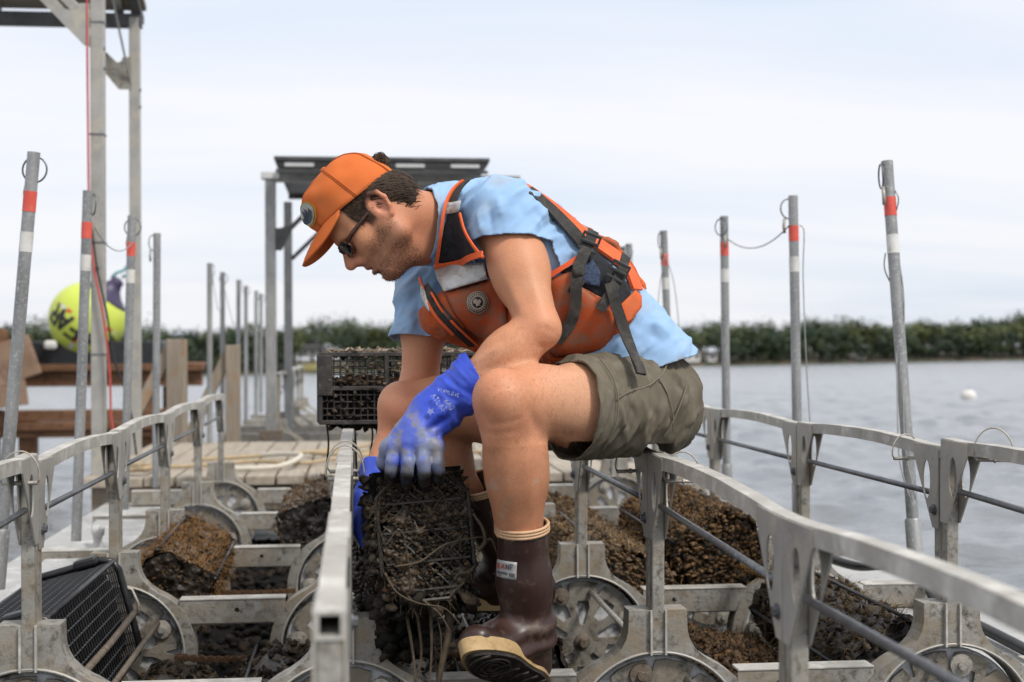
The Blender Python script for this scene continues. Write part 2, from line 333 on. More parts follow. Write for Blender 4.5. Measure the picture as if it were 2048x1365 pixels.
def far_house(x, dy_, z, wdt, dep, hgt, wallc, roofc, label, windows):
    t = empty('shore_house'); t.matrix_world = WM @ Matrix.Translation((x, shore_y(x)+dy_, z)) @ Matrix.Rotation(R(12), 4, 'Z')
    tag(t, label, 'house')
    MB().box((0, 0, hgt/2), (wdt, dep, hgt)).build('wall', wallc, t)
    a = wdt/2+.4
    MB().prism([[(-a, hgt+.01), (a, hgt+.01), (a*.86, hgt+wdt*.22), (-a*.86, hgt+wdt*.22)]], -dep/2-.5, dep/2+.5, XZ).build('roof', roofc, t)
    for i in range(windows):
        wx_ = (i+.5)/windows*wdt-wdt/2
        wi = MB().box((wx_, -dep/2-.03, hgt*.55), (wdt/windows*.5, .06, hgt*.4)).build('window', INK, t)
    return t
HW = surface('house_white', (.55, .54, .52), (.66, .65, .63), 1, .7, 0, None, bump=0)
HG = surface('house_grey', (.20, .20, .21), (.28, .28, .29), 1, .7, 0, None, bump=0)
HR = surface('house_roof', (.07, .07, .075), (.12, .12, .125), 1, .8, 0, None, bump=0)
far_house(52.5, 5.5, 1.2, 4.4, 4, 3.0, HW, HR, 'small white house on the far shore beside the man\'s back', 2)
far_house(58.5, 6.5, 1.2, 2.6, 3, 2.2, HW, HR, 'tiny pale shed on the far shore, next to the white house', 1)
far_house(-58.0, 15, 4.6, 6.5, 5, 2.4, HG, HR, 'grey low house among far trees, between frame post and cap', 3)
far_house(101, 4.0, .9, 2.0, 2.0, 2.2, HW, HR, 'tiny pale hut on the far shore behind the tall pole', 1)
# grassy slope before the grey house
o = MB().lathe([(8.5, 0), (7.0, .9), (4.0, 1.9), (.3, 2.4)], 20).build('shore_clearing', surface('dry_grass', (.17, .15, .05), (.24, .21, .08), .5, .9, 0, None, bump=0), smooth=True)
o.matrix_world = WM @ Matrix.Translation((-56, shore_y(-56)+9.5, .6)) @ Matrix.Diagonal((1, 1, 1, 1)); tag(o, kind='structure')

t = empty('mooring_buoy'); p = Vector((13.35, 33.2, .12))
# point on the water seen right of the outer railing
t.matrix_world = WM @ Matrix.Translation((12.55, 35.2, .03)); tag(t, 'round white mooring buoy floating on the open water', 'buoy')
MB().lathe([(.03, -.19), (.13, -.14), (.19, -.04), (.205, .04), (.19, .12), (.13, .19), (.05, .215), (.02, .22)], 24).build('float', BUOYW, t, smooth=True)
MB().tube([(0, 0, .215), (.03, 0, .25), (0, 0, .275), (-.03, 0, .25), (0, 0, .215)], .008, 6).build('eye', WIRE, t, smooth=True)
# ---------------------------------------------------------------- raft: railings, wheel housings, wheels, beams
RX = {'A': -.655, 'B': -.027, 'C': .622, 'D': 1.262}
RAILNAME = {'A': 'left railing beside the timber dock', 'B': 'middle railing beside the held basket', 'C': 'railing the man sits on', 'D': 'outer railing along the open water'}
SHORT = {'A': 'left railing', 'B': 'middle railing', 'C': 'man\'s railing', 'D': 'outer railing'}
ROWY = {-1: -1.62, 0: -.96, 1: 0.0, 2: 1.0, 3: 2.0, 4: 3.0, 5: 4.0}
ORD = ['first', 'second', 'third', 'fourth', 'fifth', 'sixth', 'seventh', 'eighth']
ZROW = {-1: -.024, 0: -.024}; RT = .33; TW = .027; SAG = .010
def ell(cx, cy, a, b, n=20): return [(cx+a*math.cos(2*PI*i/n), cy-b*math.sin(2*PI*i/n)) for i in range(n)]
def make_panel(Ln, sag=SAG, z0=-.09, holes=True):
    t = empty('railing_panel')
    for y in (.019, Ln-.019):
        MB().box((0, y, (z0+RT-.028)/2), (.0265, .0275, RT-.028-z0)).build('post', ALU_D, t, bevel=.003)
    # arched hollow square top rail
    n = 28; vs = []; fs = []
    for i in range(n+1):
        y = .003+(Ln-.006)*i/n; u = min(1, max(0, (y-.10)/(Ln-.20))); z = RT-TW/2+sag*4*u*(1-u)
        sl = (sag*4*(1-2*u)/(Ln-.20)) if 0 < u < 1 else 0
        nz = Vector((0, -sl, 1)).normalized(); c = Vector((0, y, z)); jz = .0012*noise.noise((y*9, Ln, 1))
        for hw in (TW/2, TW/2-.0035):
            for a, b in ((-1, -1), (1, -1), (1, 1), (-1, 1)): vs.append(c+Vector((a*hw, 0, 0))+nz*(b*hw+jz))
    for i in range(n):
        for k in range(4):
            a, b = i*8, (i+1)*8; q = (k+1) % 4
            fs.append((a+k, a+q, b+q, b+k)); fs.append((a+4+k, b+4+k, b+4+q, a+4+q))
    for e in (0, n):
        for k in range(4): q = (k+1) % 4; fs.append((e*8+k, e*8+q, e*8+4+q, e*8+4+k))
    MB().add(vs, fs).build('top_rail', ALU_TOP, t)
    for end in (0, 1):
        for sx in (-1, 1):
            pl = [(.004, RT-.002), (.138, RT-.001), (.138, RT-.026), (.116, .272), (.034, .150), (.004, .150)]
            loops = [pl]+([ell(.066, .252, .0205, .043)] if holes else [])
            if end: loops = [[(Ln-a, b) for a, b in l][::-1] for l in loops]
            x0 = sx*.0149; MB().prism(loops, x0-.0016*1, x0+.0016, YZ).build('gusset_plate', ALU, t)
    MB().tube([(0, .055, .222), (0, Ln*.5, .222), (0, Ln-.055, .222)], .0066, 10).build('middle_rod', ROD, t, smooth=True)
    for sx in (-1, 1):
        b = MB(); m = Matrix.Rotation(PI/2*sx, 3, 'Y')
        b.lathe([(.012, .0), (.012, .003)], 12, m).lathe([(.008, .003), (.008, .009)], 6, m)
        o = b.build('bolt', ROD, t); o.location = (sx*.0168, .022, .19)
    return t
panel_cache = {}
def railing(rail, spans, zoff={}):
    out = []
    for i, (a, b) in enumerate(spans):
        ya = ROWY[a] if a in ROWY else a; yb = ROWY[b] if b in ROWY else b
        Ln = round(yb-ya, 3)
        if Ln not in panel_cache: t = panel_cache[Ln] = make_panel(Ln)
        else: t = copy_tree(panel_cache[Ln])
        za, zb = ZROW.get(a, -.024 if a < -1.5 else 0), ZROW.get(b, 0); t.location = (RX[rail], ya, za+zoff.get(a, 0)); t.rotation_euler = (math.atan2(zb-za, Ln), 0, 0)
        if i == 0: w_ = 'nearest arched panel'
        else: w_ = ORD[i]+' arched panel from the camera'
        tag(t, f'{w_} of the {RAILNAME[rail]}', 'railing', 'arched aluminium railing panels')
        out.append(t)
    return out
railing('A', [(0, 1), (1, 2), (2, 3), (3, 4), (4, 5)], {0: .012, 1: -.004})
railing('B', [(-1, 0), (0, 1), (1, 2), (2, 3), (3, 4), (4, 5)], {0: .0})
railing('C', [(-1.98, 0), (0, 1), (1, 2), (2, 3), (3, 4), (4, 5)], {1: -.003})
railing('D', [(0, 1), (1, 2), (2, 3), (3, 4), (4, 5)], {0: .022, 1: .004})

# wheel housing: keyhole casting, arch outside, slot and ribs on the front
HR_I, HR_O, HC = .181, .216, -.273
def housing_outline():
    right = [(.062, 0), (.0625, -.030), (.0635, -.045), (.068, -.062), (.078, -.080), (.094, -.096), (.114, -.110)]
    a0 = math.atan2(-.110-HC, .114); r0 = math.hypot(.114, -.110-HC)
    arc = []
    for i in range(1, 17):
        a = a0+(R(-14)-a0)*i/16; r_ = lerp(r0, HR_O, min(1, i/6)); arc.append((r_*math.cos(a), HC+r_*math.sin(a)))
    inner = [(HR_I*math.cos(a), HC+HR_I*math.sin(a)) for a in [R(-14)+(R(194)-R(-14))*i/40 for i in range(41)]]
    rt = right+arc; lf = [(-x, z) for x, z in rt][::-1]
    return rt+inner+lf
HOUT = housing_outline()
def make_housing():
    t = empty('wheel_housing')
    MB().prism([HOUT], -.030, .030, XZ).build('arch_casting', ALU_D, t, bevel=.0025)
    for sx in (-1, 1):
        MB().box((sx*.0155, -.0335, -.0465), (.0042, .011, .093)).build('rib', ALU_TOP, t)
    MB().box((0, -.0312, -.0465), (.0265, .0025, .092)).build('slot', ALU_D, t)
    # raised lip along the arch edge
    lip = [(HR_I+.0005)*1.0]
    path = [((HR_I+.004)*math.cos(a), -.0305, HC+(HR_I+.004)*math.sin(a)) for a in [R(-10)+R(200)*i/36 for i in range(37)]]
    MB().tube(path, .0032, 6).build('rim_lip', ALU, t, smooth=True)
    return t
def star_plate(seed):
    rnd = random.Random(seed); n = 10; out = []
    for i in range(n):
        a = 2*PI*i/n
        for da, r_ in ((-.26, .166), (-.10, .168), (.10, .168), (.24, .164), (.275, .150), (.30, .136), (.33, .136), (.355, .152)):
            out.append((r_*math.cos(a+da), r_*math.sin(a+da)))
    holes = []
    for i in range(n):
        a = 2*PI*i/n+PI/n*0+.0
        pts = [(.046, -.13), (.095, -.20), (.112, -.13), (.112, .13), (.095, .20), (.046, .13)]
        if i % 2 == 0: pts = [(.074, -.17), (.104, -.19), (.132, -.12), (.132, .12), (.104, .19), (.074, .17)]
        holes.append([(r_*math.cos(a+d), r_*math.sin(a+d)) for r_, d in pts][::-1])
    return out, holes
def make_wheel():
    t = empty('tumbler_wheel')
    MB().lathe([(.170, -.004), (.174, 0), (.174, .010), (.170, .014)], 48, Matrix.Rotation(PI/2, 3, 'X')).build('backing_disc', HDPE, t)
    for c in t.children: c.location = (0, .012, 0)
    out, holes = star_plate(1)
    MB().prism([out]+holes, -.013, -.006, XZ).build('spoke_plate', WHEELM, t, bevel=.001)
    MB().lathe([(.022, 0), (.022, .006), (.016, .010), (.011, .012), (.011, .04)], 20, Matrix.Rotation(PI/2, 3, 'X')).build('hub', RUSTY, t, auto=True).location = (0, -.012, 0)
    for k in range(4):
        a = PI/4+k*PI/2; x, z = .139*math.cos(a), .139*math.sin(a)
        w_ = MB().lathe([(.0245, 0), (.0255, .003), (.0245, .007), (.010, .009), (.0095, .016)], 18, Matrix.Rotation(PI/2, 3, 'X')).build('washer', RUSTY if k == 1 else PINWIRE, t, auto=True); w_.location = (x, -.0135, z)
    return t
hp, wp = make_housing(), make_wheel()
h_used = False
def station(rail, row, y, x, first, label_row, spin, module=''):
    global h_used
    h = hp if not h_used else copy_tree(hp); wl = wp if not h_used else copy_tree(wp); h_used = True
    h.location = (x, y, 0); wl.location = (x, y, HC); wl.rotation_euler = (0, spin, 0)
    tag(h, f'grey arched wheel housing under the {label_row}', 'wheel housing', 'wheel housings')
    tag(wl, f'spoked tumbler wheel under the {label_row}', 'wheel', 'tumbler wheels')
spins = random.Random(4)
for rail in 'ABCD':
    for k, row in enumerate((0, 1, 2, 3, 4, 5)):
        if row == 0 and rail in 'AD': continue
        nm = f'{ORD[row-1] if row else "nearest cropped"} post of the {SHORT[rail]}'
        if row: nm = f'{ORD[row-1]} wheel post of the {SHORT[rail]} from the camera'
        station(rail, row, ROWY[row], RX[rail], k == 0, nm, spins.uniform(0, PI))
# tie rods between neighbouring wheels (each a loose bar bolted wheel to wheel)
ti = 0
for rail, row, ang in (('A', 1, 118), ('A', 2, 35), ('A', 2, -25), ('C', 1, 62), ('C', 2, 80), ('B', 1, 100), ('D', 1, 108), ('D', 2, 60), ('A', 3, 70), ('A', 4, 95)):
    a = R(ang); x, z = RX[rail]+.139*math.cos(a), HC+.139*math.sin(a)
    y1 = ROWY[row]-.014; y0 = y1-.93 if row > 1 else y1-.55
    o = MB().tube([(0, 0, 0), (0, (y0-y1)*.5, 0), (0, y0-y1, 0)], .0072, 10).build('tie_rod', RUSTY if rail != 'C' else PINWIRE, smooth=True)
    o.location = (x, y1, z)
    tag(o, f'thin tie rod in front of the {ORD[row-1]} wheel of the {SHORT[rail]}' + (', lower one' if ang < 0 else ''), 'rod', 'tie rods between wheels')

# cross beams
def make_beam(Ln, hole):
    t = empty('cross_beam'); h = .062
    loops = [[(-Ln/2, -h), (Ln/2, -h), (Ln/2, -.0005), (-Ln/2, -.0005)]]
    if hole: loops.append(ell(Ln*hole, -h*.45, .007, .007, 12))
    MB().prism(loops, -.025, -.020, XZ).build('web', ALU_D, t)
    MB().box((0, 0, .0022), (Ln, .054, .005)).build('top_flange', ALU_TOP, t, bevel=.0015)
    MB().box((0, .003, -h-.0022), (Ln, .046, .004)).build('bottom_flange', ALU_D, t)
    return t
segs = [('left of the left railing', RX['A']-.42, RX['A']-.172), ('between the left and middle railings', RX['A']+.172, RX['B']-.172),
        ('between the middle railing and the man\'s railing', RX['B']+.172, RX['C']-.172), ('between the man\'s and outer railings', RX['C']+.172, RX['D']-.172), ('outside the outer railing', RX['D']+.172, RX['D']+.46)]
for row in (1, 2, 3, 4, 5):
    for si, (nm, x0, x1) in enumerate(segs):
        b = make_beam(x1-x0, (.0, .04, .22, -.2, 0)[si] if si in (1, 2, 3) else 0)
        b.location = ((x0+x1)/2, ROWY[row], -.134)
        tag(b, f'{ORD[row-1]} cross beam from the camera, {nm}', 'beam', 'aluminium cross beams')

# side pontoons, dark boxes added to stand for the shade under the wheels
def slab(name, c, d, mat, label, cat, bevel=.01, group=None, rot=None):
    o = MB().box((0, 0, 0), d).build(name, mat, bevel=bevel); o.location = c
    if rot: o.rotation_euler = rot
    return tag(o, label, cat, group)
def pontoon(x, wdt, y0, y1, n, label, ztop=-.205):
    t = empty('side_pontoon', (x, y0, ztop)); tag(t, label, 'pontoon')
    Ls = (y1-y0)/n
    MB().box((0, (y1-y0)/2, -.19), (wdt-.02, y1-y0, .34)).build('float', HDPE, t, bevel=.02)
    for i in range(n):
        MB().box((random.uniform(-.004, .004), (i+.5)*Ls, -.008+random.uniform(-.002, .002)), (wdt, Ls-.012, .018)).build('deck_plate', PONTOON, t, bevel=.003)
    return t
pontoon(RX['A']-.40, .34, -1.2, 4.6, 6, 'pale pontoon deck left of the left railing')
pontoon(RX['D']+.38, .34, -1.6, 4.6, 7, 'pale pontoon deck outside the outer railing')
for nm, x in (('left and middle railings', (RX['A']+RX['B'])/2), ('middle railing and the man\'s railing', (RX['B']+RX['C'])/2), ('man\'s and outer railings', (RX['C']+RX['D'])/2)):
    o = slab('under_raft_box', (x, 1.6, -.56), (.52, 6.4, .16), NEARBLACK, f'black box added as under-deck shade between the {nm}', 'float', .03)
# inclined grey plates between pontoon and left railing with a mooring cleat
def plate(pts, label, th=.012):
    t = MB(); b = [Vector(p) for p in pts]; nrm = (b[1]-b[0]).cross(b[2]-b[0]).normalized()*th
    o = t.add([p for p in b]+[p-nrm for p in b], [(0, 1, 2, 3), (7, 6, 5, 4), (0, 4, 5, 1), (1, 5, 6, 2), (2, 6, 7, 3), (3, 7, 4, 0)]).build('slanted_deck_plate', PONTOON, bevel=.002)
    return tag(o, label, 'plate')
plate([(-1.04, 1.10, -.195), (-.90, 1.10, -.195), (-.84, 1.93, -.15), (-1.04, 1.93, -.15)], 'grey slanted plate before the horn cleat')
plate([(-1.05, 2.08, -.178), (-.86, 2.08, -.178), (-.76, 2.93, -.14), (-1.05, 2.93, -.14)], 'grey slanted plate carrying the horn cleat')
t = empty('horn_cleat', (-.93, 2.28, -.172), R(-70)); tag(t, 'pale horn cleat bolted to the slanted plate', 'cleat')
MB().lathe([(.032, 0), (.026, .012), (.016, .028), (.018, .05), (.022, .058)], 16).build('base', PONTOON, t, smooth=True)
MB().tube([(-.085, 0, .078), (-.05, 0, .062), (0, 0, .056), (.05, 0, .066), (.09, 0, .09)], [.009, .015, .018, .015, .009], 12).build('horn', PONTOON, t, smooth=True)

# drive chains running across between the wheels
def chain(x0, x1, y, z, label, sag=.008):
    t = empty('drive_chain', (x0, y, z)); tag(t, label, 'chain', 'rusty drive chains')
    n = int((x1-x0)/.0215); me = None
    for i in range(n):
        b = MB()
        for sy in (-1, 1):
            off = .006 if i % 2 else .0085
            pts = []
            for k in range(14):
                u = (k+.5)/14*2*PI; cu_ = math.cos(u); pts.append((.0108*(1 if cu_ > 0 else -1)*min(1, abs(cu_)*1.6)+.0062*cu_, .0105*math.sin(u)*(.52+.48*min(1, abs(cu_)*1.9))))
            b.prism([pts], sy*off-.0012, sy*off+.0012, XZ)
        b.lathe([(.0052, -.0125), (.0052, .0125)], 10, Matrix.Rotation(PI/2, 3, 'X'))
        if i < 2: me_ = b.mesh('link'); me_.materials.append(CHAIN); 
        if i == 0: m0 = me_
        if i == 1: m1 = me_
        o = bpy.data.objects.new('link', m1 if i % 2 else m0); COL.objects.link(o); o.parent = t
        u = i/n; o.location = (i*.0215, 0, -sag*4*u*(1-u)); o.rotation_euler = (0, random.uniform(-.05, .05), 0)
chain(RX['A']+.19, RX['B']-.17, .86, -.262, 'rusty roller chain below the second beam, left of the middle railing')
chain(RX['A']+.19, RX['B']-.17, 1.86, -.262, 'rusty roller chain below the third beam, left of the middle railing', .004)
chain(RX['A']+.19, RX['B']-.17, 2.86, -.262, 'rusty roller chain below the fourth beam, left of the middle railing', .004)
chain(RX['C']+.19, RX['D']-.17, .86, -.275, 'rusty roller chain right of the railing the man sits on')
chain(RX['B']+.20, RX['C']-.2, .86, -.27, 'rusty roller chain behind the man\'s near boot', .006)

# spring lock pins with wire loops at the panel joints
def lock_pin(loc, rz, label, open_=1.0, size=1.0, tilt=0.0):
    t = empty('lock_pin', loc, rz); t.rotation_euler = (tilt, 0, rz); tag(t, label, 'pin', 'wire lock pins'); t.scale = (size,)*3
    MB().tube([(-.030, 0, 0), (.030, 0, 0)], .0038, 10).lathe([(.0055, 0), (.0055, .004)], 10, Matrix.Rotation(PI/2, 3, 'Y')).build('pin', PINWIRE, t, smooth=True)
    pts = [(-.030, 0, 0)]+[(.034*math.cos(a)*-1, .004*math.sin(a), .008+.044*open_*math.sin(a)) for a in [PI*i/18 for i in range(19)]]+[(.030, 0, 0)]
    MB().tube(pts, .0017, 6).build('wire_loop', PINWIRE, t, smooth=True)
    return t
lock_pin((RX['B'], -.05, RT-.045), 0, 'wire lock pin over the middle railing, nearer one by the blue glove', 1.15, 1.15)
lock_pin((RX['B'], .13, RT-.045), R(6), 'wire lock pin over the middle railing, farther one by the blue glove', 1.1, 1.15)
lock_pin((RX['C']-.03, .12, RT-.052), R(20), 'wire lock pin under the man\'s shorts on his railing', 1.0, 1.05)
lock_pin((RX['C']+.03, -.13, RT-.052), R(-12), 'wire lock pin on the man\'s railing, camera side of the joint', 1.05, 1.1)
lock_pin((RX['D']-.02, .17, RT-.036), R(8), 'wire lock pin on the outer railing, far side of the joint', 1.0, 1.05)
lock_pin((RX['D']+.02, -.19, RT-.012), R(-25), 'wire lock pin on the outer railing, near side of the joint', 1.1, 1.15)
lock_pin((RX['A']+.0, -.10, RT-.040), R(4), 'wire lock pin on the left railing at frame edge', 1.1, 1.1)

# marker poles
def pole(base, top, label, r_=.0178, tape=True, ring=0.0, ringside=1, sleeve=.0, group='galvanised marker poles'):
    base, top = Vector(base), Vector(top); t = empty('marker_pole', base); tag(t, label, 'pole', group)
    d = top-base; Ln = d.length; q = d.to_track_quat('Z', 'Y'); t.rotation_mode = 'QUATERNION'; t.rotation_quaternion = q
    n = 18
    b = MB(); prof = [(r_, 0), (r_, Ln), (r_*.82, Ln), (r_*.82, Ln-.03)]
    b.lathe(prof, n).build('pipe', GALV, t, auto=True)
    if sleeve: MB().lathe([(r_*1.32, 0), (r_*1.32, sleeve-.004), (r_*1.2, sleeve)], n).build('sleeve', GALV, t, auto=True)
    if tape:
        MB().lathe([(r_+.0009, Ln-.170), (r_+.0009, Ln-.112)], n).build('red_band', REDTAPE, t, auto=True)
        MB().lathe([(r_+.0009, Ln-.285), (r_+.0009, Ln-.228)], n).build('white_band', WHITETAPE, t, auto=True)
    a = ring; rr_ = .037
    c = Vector((math.cos(a)*(r_*.25)*ringside, math.sin(a)*r_*.25, Ln-.047)); u = Vector((math.cos(a), math.sin(a), 0))
    off = Vector((-math.sin(a), math.cos(a), 0))*-(r_+.004)
    MB().tube([c+off+u*math.cos(k/20*2*PI)*rr_+Vector((0, 0, math.sin(k/20*2*PI)*rr_)) for k in range(20)], .0027, 6, closed=True).build('ring', ROD, t, smooth=True)
    MB().tube([c+off+Vector((0, 0, -rr_))+u*.02, c+off+u*.024+Vector((0, 0, -rr_-.03)), c+off+u*.020+Vector((0, 0, -rr_-.055))], .0055, 6).build('shackle', PINWIRE, t, smooth=True)
    return t
ZB = -.128
pole((1.625, 1.06, ZB), (1.600, 1.215, 1.11), 'tallest marker pole rising outside the outer railing, with slack wires', ring=R(70), sleeve=.17)
pole((1.625, 2.18, ZB), (1.616, 2.204, 1.11), 'second marker pole outside the outer railing, holding the hanging wire', sleeve=.17)
pole((1.58, 3.04, ZB), (1.573, 3.044, 1.11), 'third marker pole outside the outer railing, at the wire\'s other end', ring=R(60), sleeve=.17)
pole((1.52, 3.82, ZB), (1.476, 3.821, 1.11), 'fourth marker pole just right of the man\'s back', sleeve=.17)
pole((1.48, 4.69, ZB), (1.474, 4.695, 1.11), 'paired marker pole tip behind the man\'s vest, right one', ring=R(80))
pole((1.455, 4.78, ZB), (1.452, 4.78, 1.10), 'paired marker pole tip behind the man\'s vest, left one', ring=R(80))
pole((-1.02, 1.21, ZB), (-.914, 1.211, 1.11), 'leaning marker pole at the left frame edge', ring=R(75), sleeve=.17)
pole((-.99, 2.20, ZB), (-.949, 2.217, 1.11), 'marker pole with open ring before the near frame post', sleeve=.0)
pole((-.98, 3.18, ZB), (-.946, 3.183, 1.11), 'marker pole in front of the rear near-frame post', ring=R(70))
pole((-.98, 4.115, ZB), (-.970, 4.115, 1.11), 'bare marker pole right of the near canopy frame', ring=R(160), tape=False)
for i, (x, y) in enumerate(((-.971, 6.6), (-.995, 7.75), (-.976, 8.94), (-1.005, 10.1), (-.995, 11.25), (-1.0, 12.05))):
    pole((x-.004, y, ZB), (x, y, 1.11), f'{ORD[i]} plain pole of the far row left of the far canopy post', tape=False, ring=R(20+40*(i % 2)), group='poles of the far row')
def wire(pts, label, r_=.0022, mat=WIRE, cat='wire', sag=0.0, n=24):
    pts = [Vector(p) for p in pts]; out = []
    if len(pts) == 2:
        for i in range(n+1):
            u = i/n; p = pts[0].lerp(pts[1], u); p.z -= sag*4*u*(1-u); out.append(p)
    else: out = catmull(pts, 8)
    o = MB().tube(out, r_, 6).build('wire_rope' if cat == 'wire' else cat.replace(' ', '_'), mat, smooth=True); return tag(o, label, cat)
def catmull(pts, n=8):
    pts = [Vector(p) for p in pts]; P = [pts[0]*2-pts[1]]+pts+[pts[-1]*2-pts[-2]]; out = []
    for i in range(1, len(P)-2):
        a, b, c, d = P[i-1], P[i], P[i+1], P[i+2]
        for k in range(n):
            t = k/n; out.append(.5*((2*b)+(c-a)*t+(2*a-5*b+4*c-d)*t*t+(3*b-a-3*c+d)*t**3))
    out.append(pts[-1]); return out
wire([(1.598, 2.19, 1.0), (1.588, 3.035, 1.01)], 'slack wire hanging between second and third outer poles', sag=.06, r_=.0026)
wire([(1.637, 2.19, 1.0), (1.650, 2.18, .97), (1.646, 2.18, .80), (1.655, 2.17, .45), (1.672, 2.16, .14)], 'thin wire down the second outer pole')
wire([(1.612, 1.20, 1.03), (1.622, 1.18, .99), (1.612, 1.19, .90), (1.625, 1.15, .70), (1.610, 1.12, .45), (1.600, 1.08, .25), (1.618, 1.05, .10)], 'thin wire down the tallest pole, right strand')
wire([(1.586, 1.195, .83), (1.582, 1.19, .78), (1.604, 1.165, .68), (1.588, 1.11, .40), (1.578, 1.07, .22), (1.598, 1.04, .10)], 'thin wire down the tallest pole, left strand')
wire([(1.475, 3.80, 1.0), (1.52, 3.79, .85), (1.545, 3.79, .60), (1.54, 3.79, .38), (1.525, 3.80, .36)], 'wire loop down the right side of the fourth outer pole')
wire([(1.475, 3.80, .98), (1.445, 3.79, .80), (1.43, 3.79, .55)], 'wire loop down the left side of the fourth outer pole')
wire([(-.925, 2.20, .98), (-.938, 3.17, 1.0)], 'slack wire hanging between two left poles before the frame', sag=.06)
wire([(-.955, 6.6, 1.03), (-.93, 6.8, .8), (-.975, 7.74, 1.03)], 'faint wire between the first two far poles')
wire([(-.985, 7.75, 1.0), (-.95, 8.1, .75), (-.965, 8.9, .72)], 'faint wire after the second far pole')
# ---------------------------------------------------------------- plank deck, canopies, far module, dock, buoy
t = empty('plank_deck', (0, 4.12, -.08)); tag(t, 'pale plank deck between the near and far raft modules', 'deck')
x = -1.35; i = 0
while x < 1.75:
    wd = .158+random.uniform(-.012, .012)
    for (y0, y1) in ((0, 1.06+random.uniform(-.03, .03)), (1.09, 2.62)):
        o = MB().box((0, 0, 0), (wd-.012, y1-y0-.012, .045)).build('plank', DECKWOOD, t, bevel=.004)
        o.location = (x+wd/2, (y0+y1)/2, -.023+random.uniform(-.003, .003)); o.rotation_euler = (random.uniform(-.003, .003), 0, random.uniform(-.004, .004))
    x += wd; i += 1
for y in (.12, 1.07, 2.4): MB().box((.2, y, -.11), (3.0, .09, .13)).build('joist', TIMBER, t, bevel=.004)
def rope(pts, label, r_=.010, mat=ROPE): 
    o = MB().tube(catmull(pts, 10), r_, 8).build('rope', mat, smooth=True); return tag(o, label, 'rope')
rope([(-1.15, 4.5, -.065), (-.8, 4.62, -.062), (-.55, 4.8, -.06), (-.3, 4.62, -.06), (-.12, 4.85, -.055), (.1, 5.0, -.05), (.5, 4.9, -.06)], 'tan rope lying in loops across the deck front')
rope([(-.9, 4.95, -.06), (-.5, 5.1, -.05), (-.25, 5.35, -.05), (.05, 5.8, -.05), (.22, 6.4, .0), (.4, 6.9, .08)], 'tan rope slanting up over the deck toward the far module')
rope([(-.75, 4.42, -.06), (-.62, 4.34, -.06), (-.40, 4.4, -.055), (-.30, 4.62, -.02), (-.40, 4.9, -.03), (-.55, 5.1, -.05)], 'pale rope bight curling up on the deck', .014, WROPE)
rope([(-.2, 5.2, -.06), (0, 5.35, -.055), (.12, 5.15, -.05), (-.1, 5.05, -.045), (-.25, 5.25, -.05), (.3, 5.4, -.06), (1.0, 5.2, -.06)], 'tan rope coil near the middle of the deck')
rope([(-1.25, 4.3, -.06), (-1.1, 4.25, -.05), (-1.02, 4.4, -.05), (-1.15, 4.5, -.045), (-1.24, 4.36, -.04), (-1.08, 4.28, -.035)], 'tan rope coil beside the bare left pole', .013)

# near solar canopy frame
t = empty('solar_canopy_near', (-1.29, 4.35, -.1)); tag(t, 'tall grey canopy frame with solar roof at the top left corner', 'canopy')
pw = .066
def P_(nm, mb, mat=GALV, bevel=.004): return mb.build(nm, mat, t, bevel=bevel)
P_('post', MB().box((0, 0, 1.55), (pw, pw, 3.1)), ALU)
P_('post', MB().box((-.012, 1.27, 1.30), (pw*.92, pw*.92, 2.60)), ALU)
P_('post', MB().box((-2.3, 0, 1.55), (pw, pw, 3.1)), ALU)
P_('post', MB().box((-2.3, 1.27, 1.30), (pw, pw, 2.6)), ALU)
P_('brace', MB().beam((-.045, -.0, 2.29), (-.75, 0, 2.99), .05, .075, (0, 1, 0)), ALU)
P_('brace_plate', MB().prism([[(-.034, 2.16), (-.034, 2.37), (-.08, 2.37), (-.09, 2.345), (-.115, 2.33), (-.15, 2.34), (-.24, 2.44), (-.29, 2.40), (-.06, 2.16)]], -.004, .004, XZ).add([], []), ALU, 0).location = (0, -.038, 0)
P_('brace', MB().beam((-.03, 1.27, 2.22), (-.37, 1.27, 2.55), .045, .06, (0, 1, 0)), ALU_D)
P_('brace_plate', MB().prism([[(-.030, 2.17), (-.030, 2.36), (-.075, 2.36), (-.085, 2.335), (-.12, 2.32), (-.19, 2.39), (-.24, 2.34), (-.10, 2.17)]], -.004, .004, XZ), ALU_D, 0).location = (0, 1.235, 0)
P_('cross_tube', MB().beam((-2.33, 1.27, 2.58), (.03, 1.27, 2.58), .06, .08, (0, 0, 1)), FRAME_D)
P_('cross_tube', MB().beam((-2.33, 0, 3.12), (.03, 0, 3.12), .06, .08, (0, 0, 1)), ALU)
P_('side_tube', MB().beam((.0, -.3, 3.23), (-.0, 1.36, 2.60), .05, .06, (1, 0, 0)), FRAME_D)
P_('stay_rod', MB().tube([(-.03, 1.24, 2.20), (-.11, 1.0, 2.72)], .007, 8), WIRE, 0)
pr_ = P_('roof_panel', MB().beam((-1.2, -.35, 3.30), (-1.2, 1.32, 2.665), 2.5, .035, (0, 0, 1)), PANEL)
for k in range(4): MB().beam((-2.2+k*.7, -.33, 3.262), (-2.2+k*.7, 1.30, 2.642), .045, .03, (0, 0, 1)).build('roof_batten', ALU, t)
for z in (.62, 1.18, 1.72, 2.28): MB().box((0, 0, z), (pw+.006, pw+.006, .008)).build('strap', ROD, t)
for (x, y, z) in ((.034, -.02, 2.05), (.034, -.02, 2.15), (.021, 1.25, 2.07), (.021, 1.25, 2.17), (.0, -.036, 1.05)):
    MB().lathe([(.010, -.006), (.010, .006)], 8, Matrix.Rotation(PI/2, 3, 'Y' if y != -.036 else 'X')).build('bolt', ROD, t).location = (x, y, z)
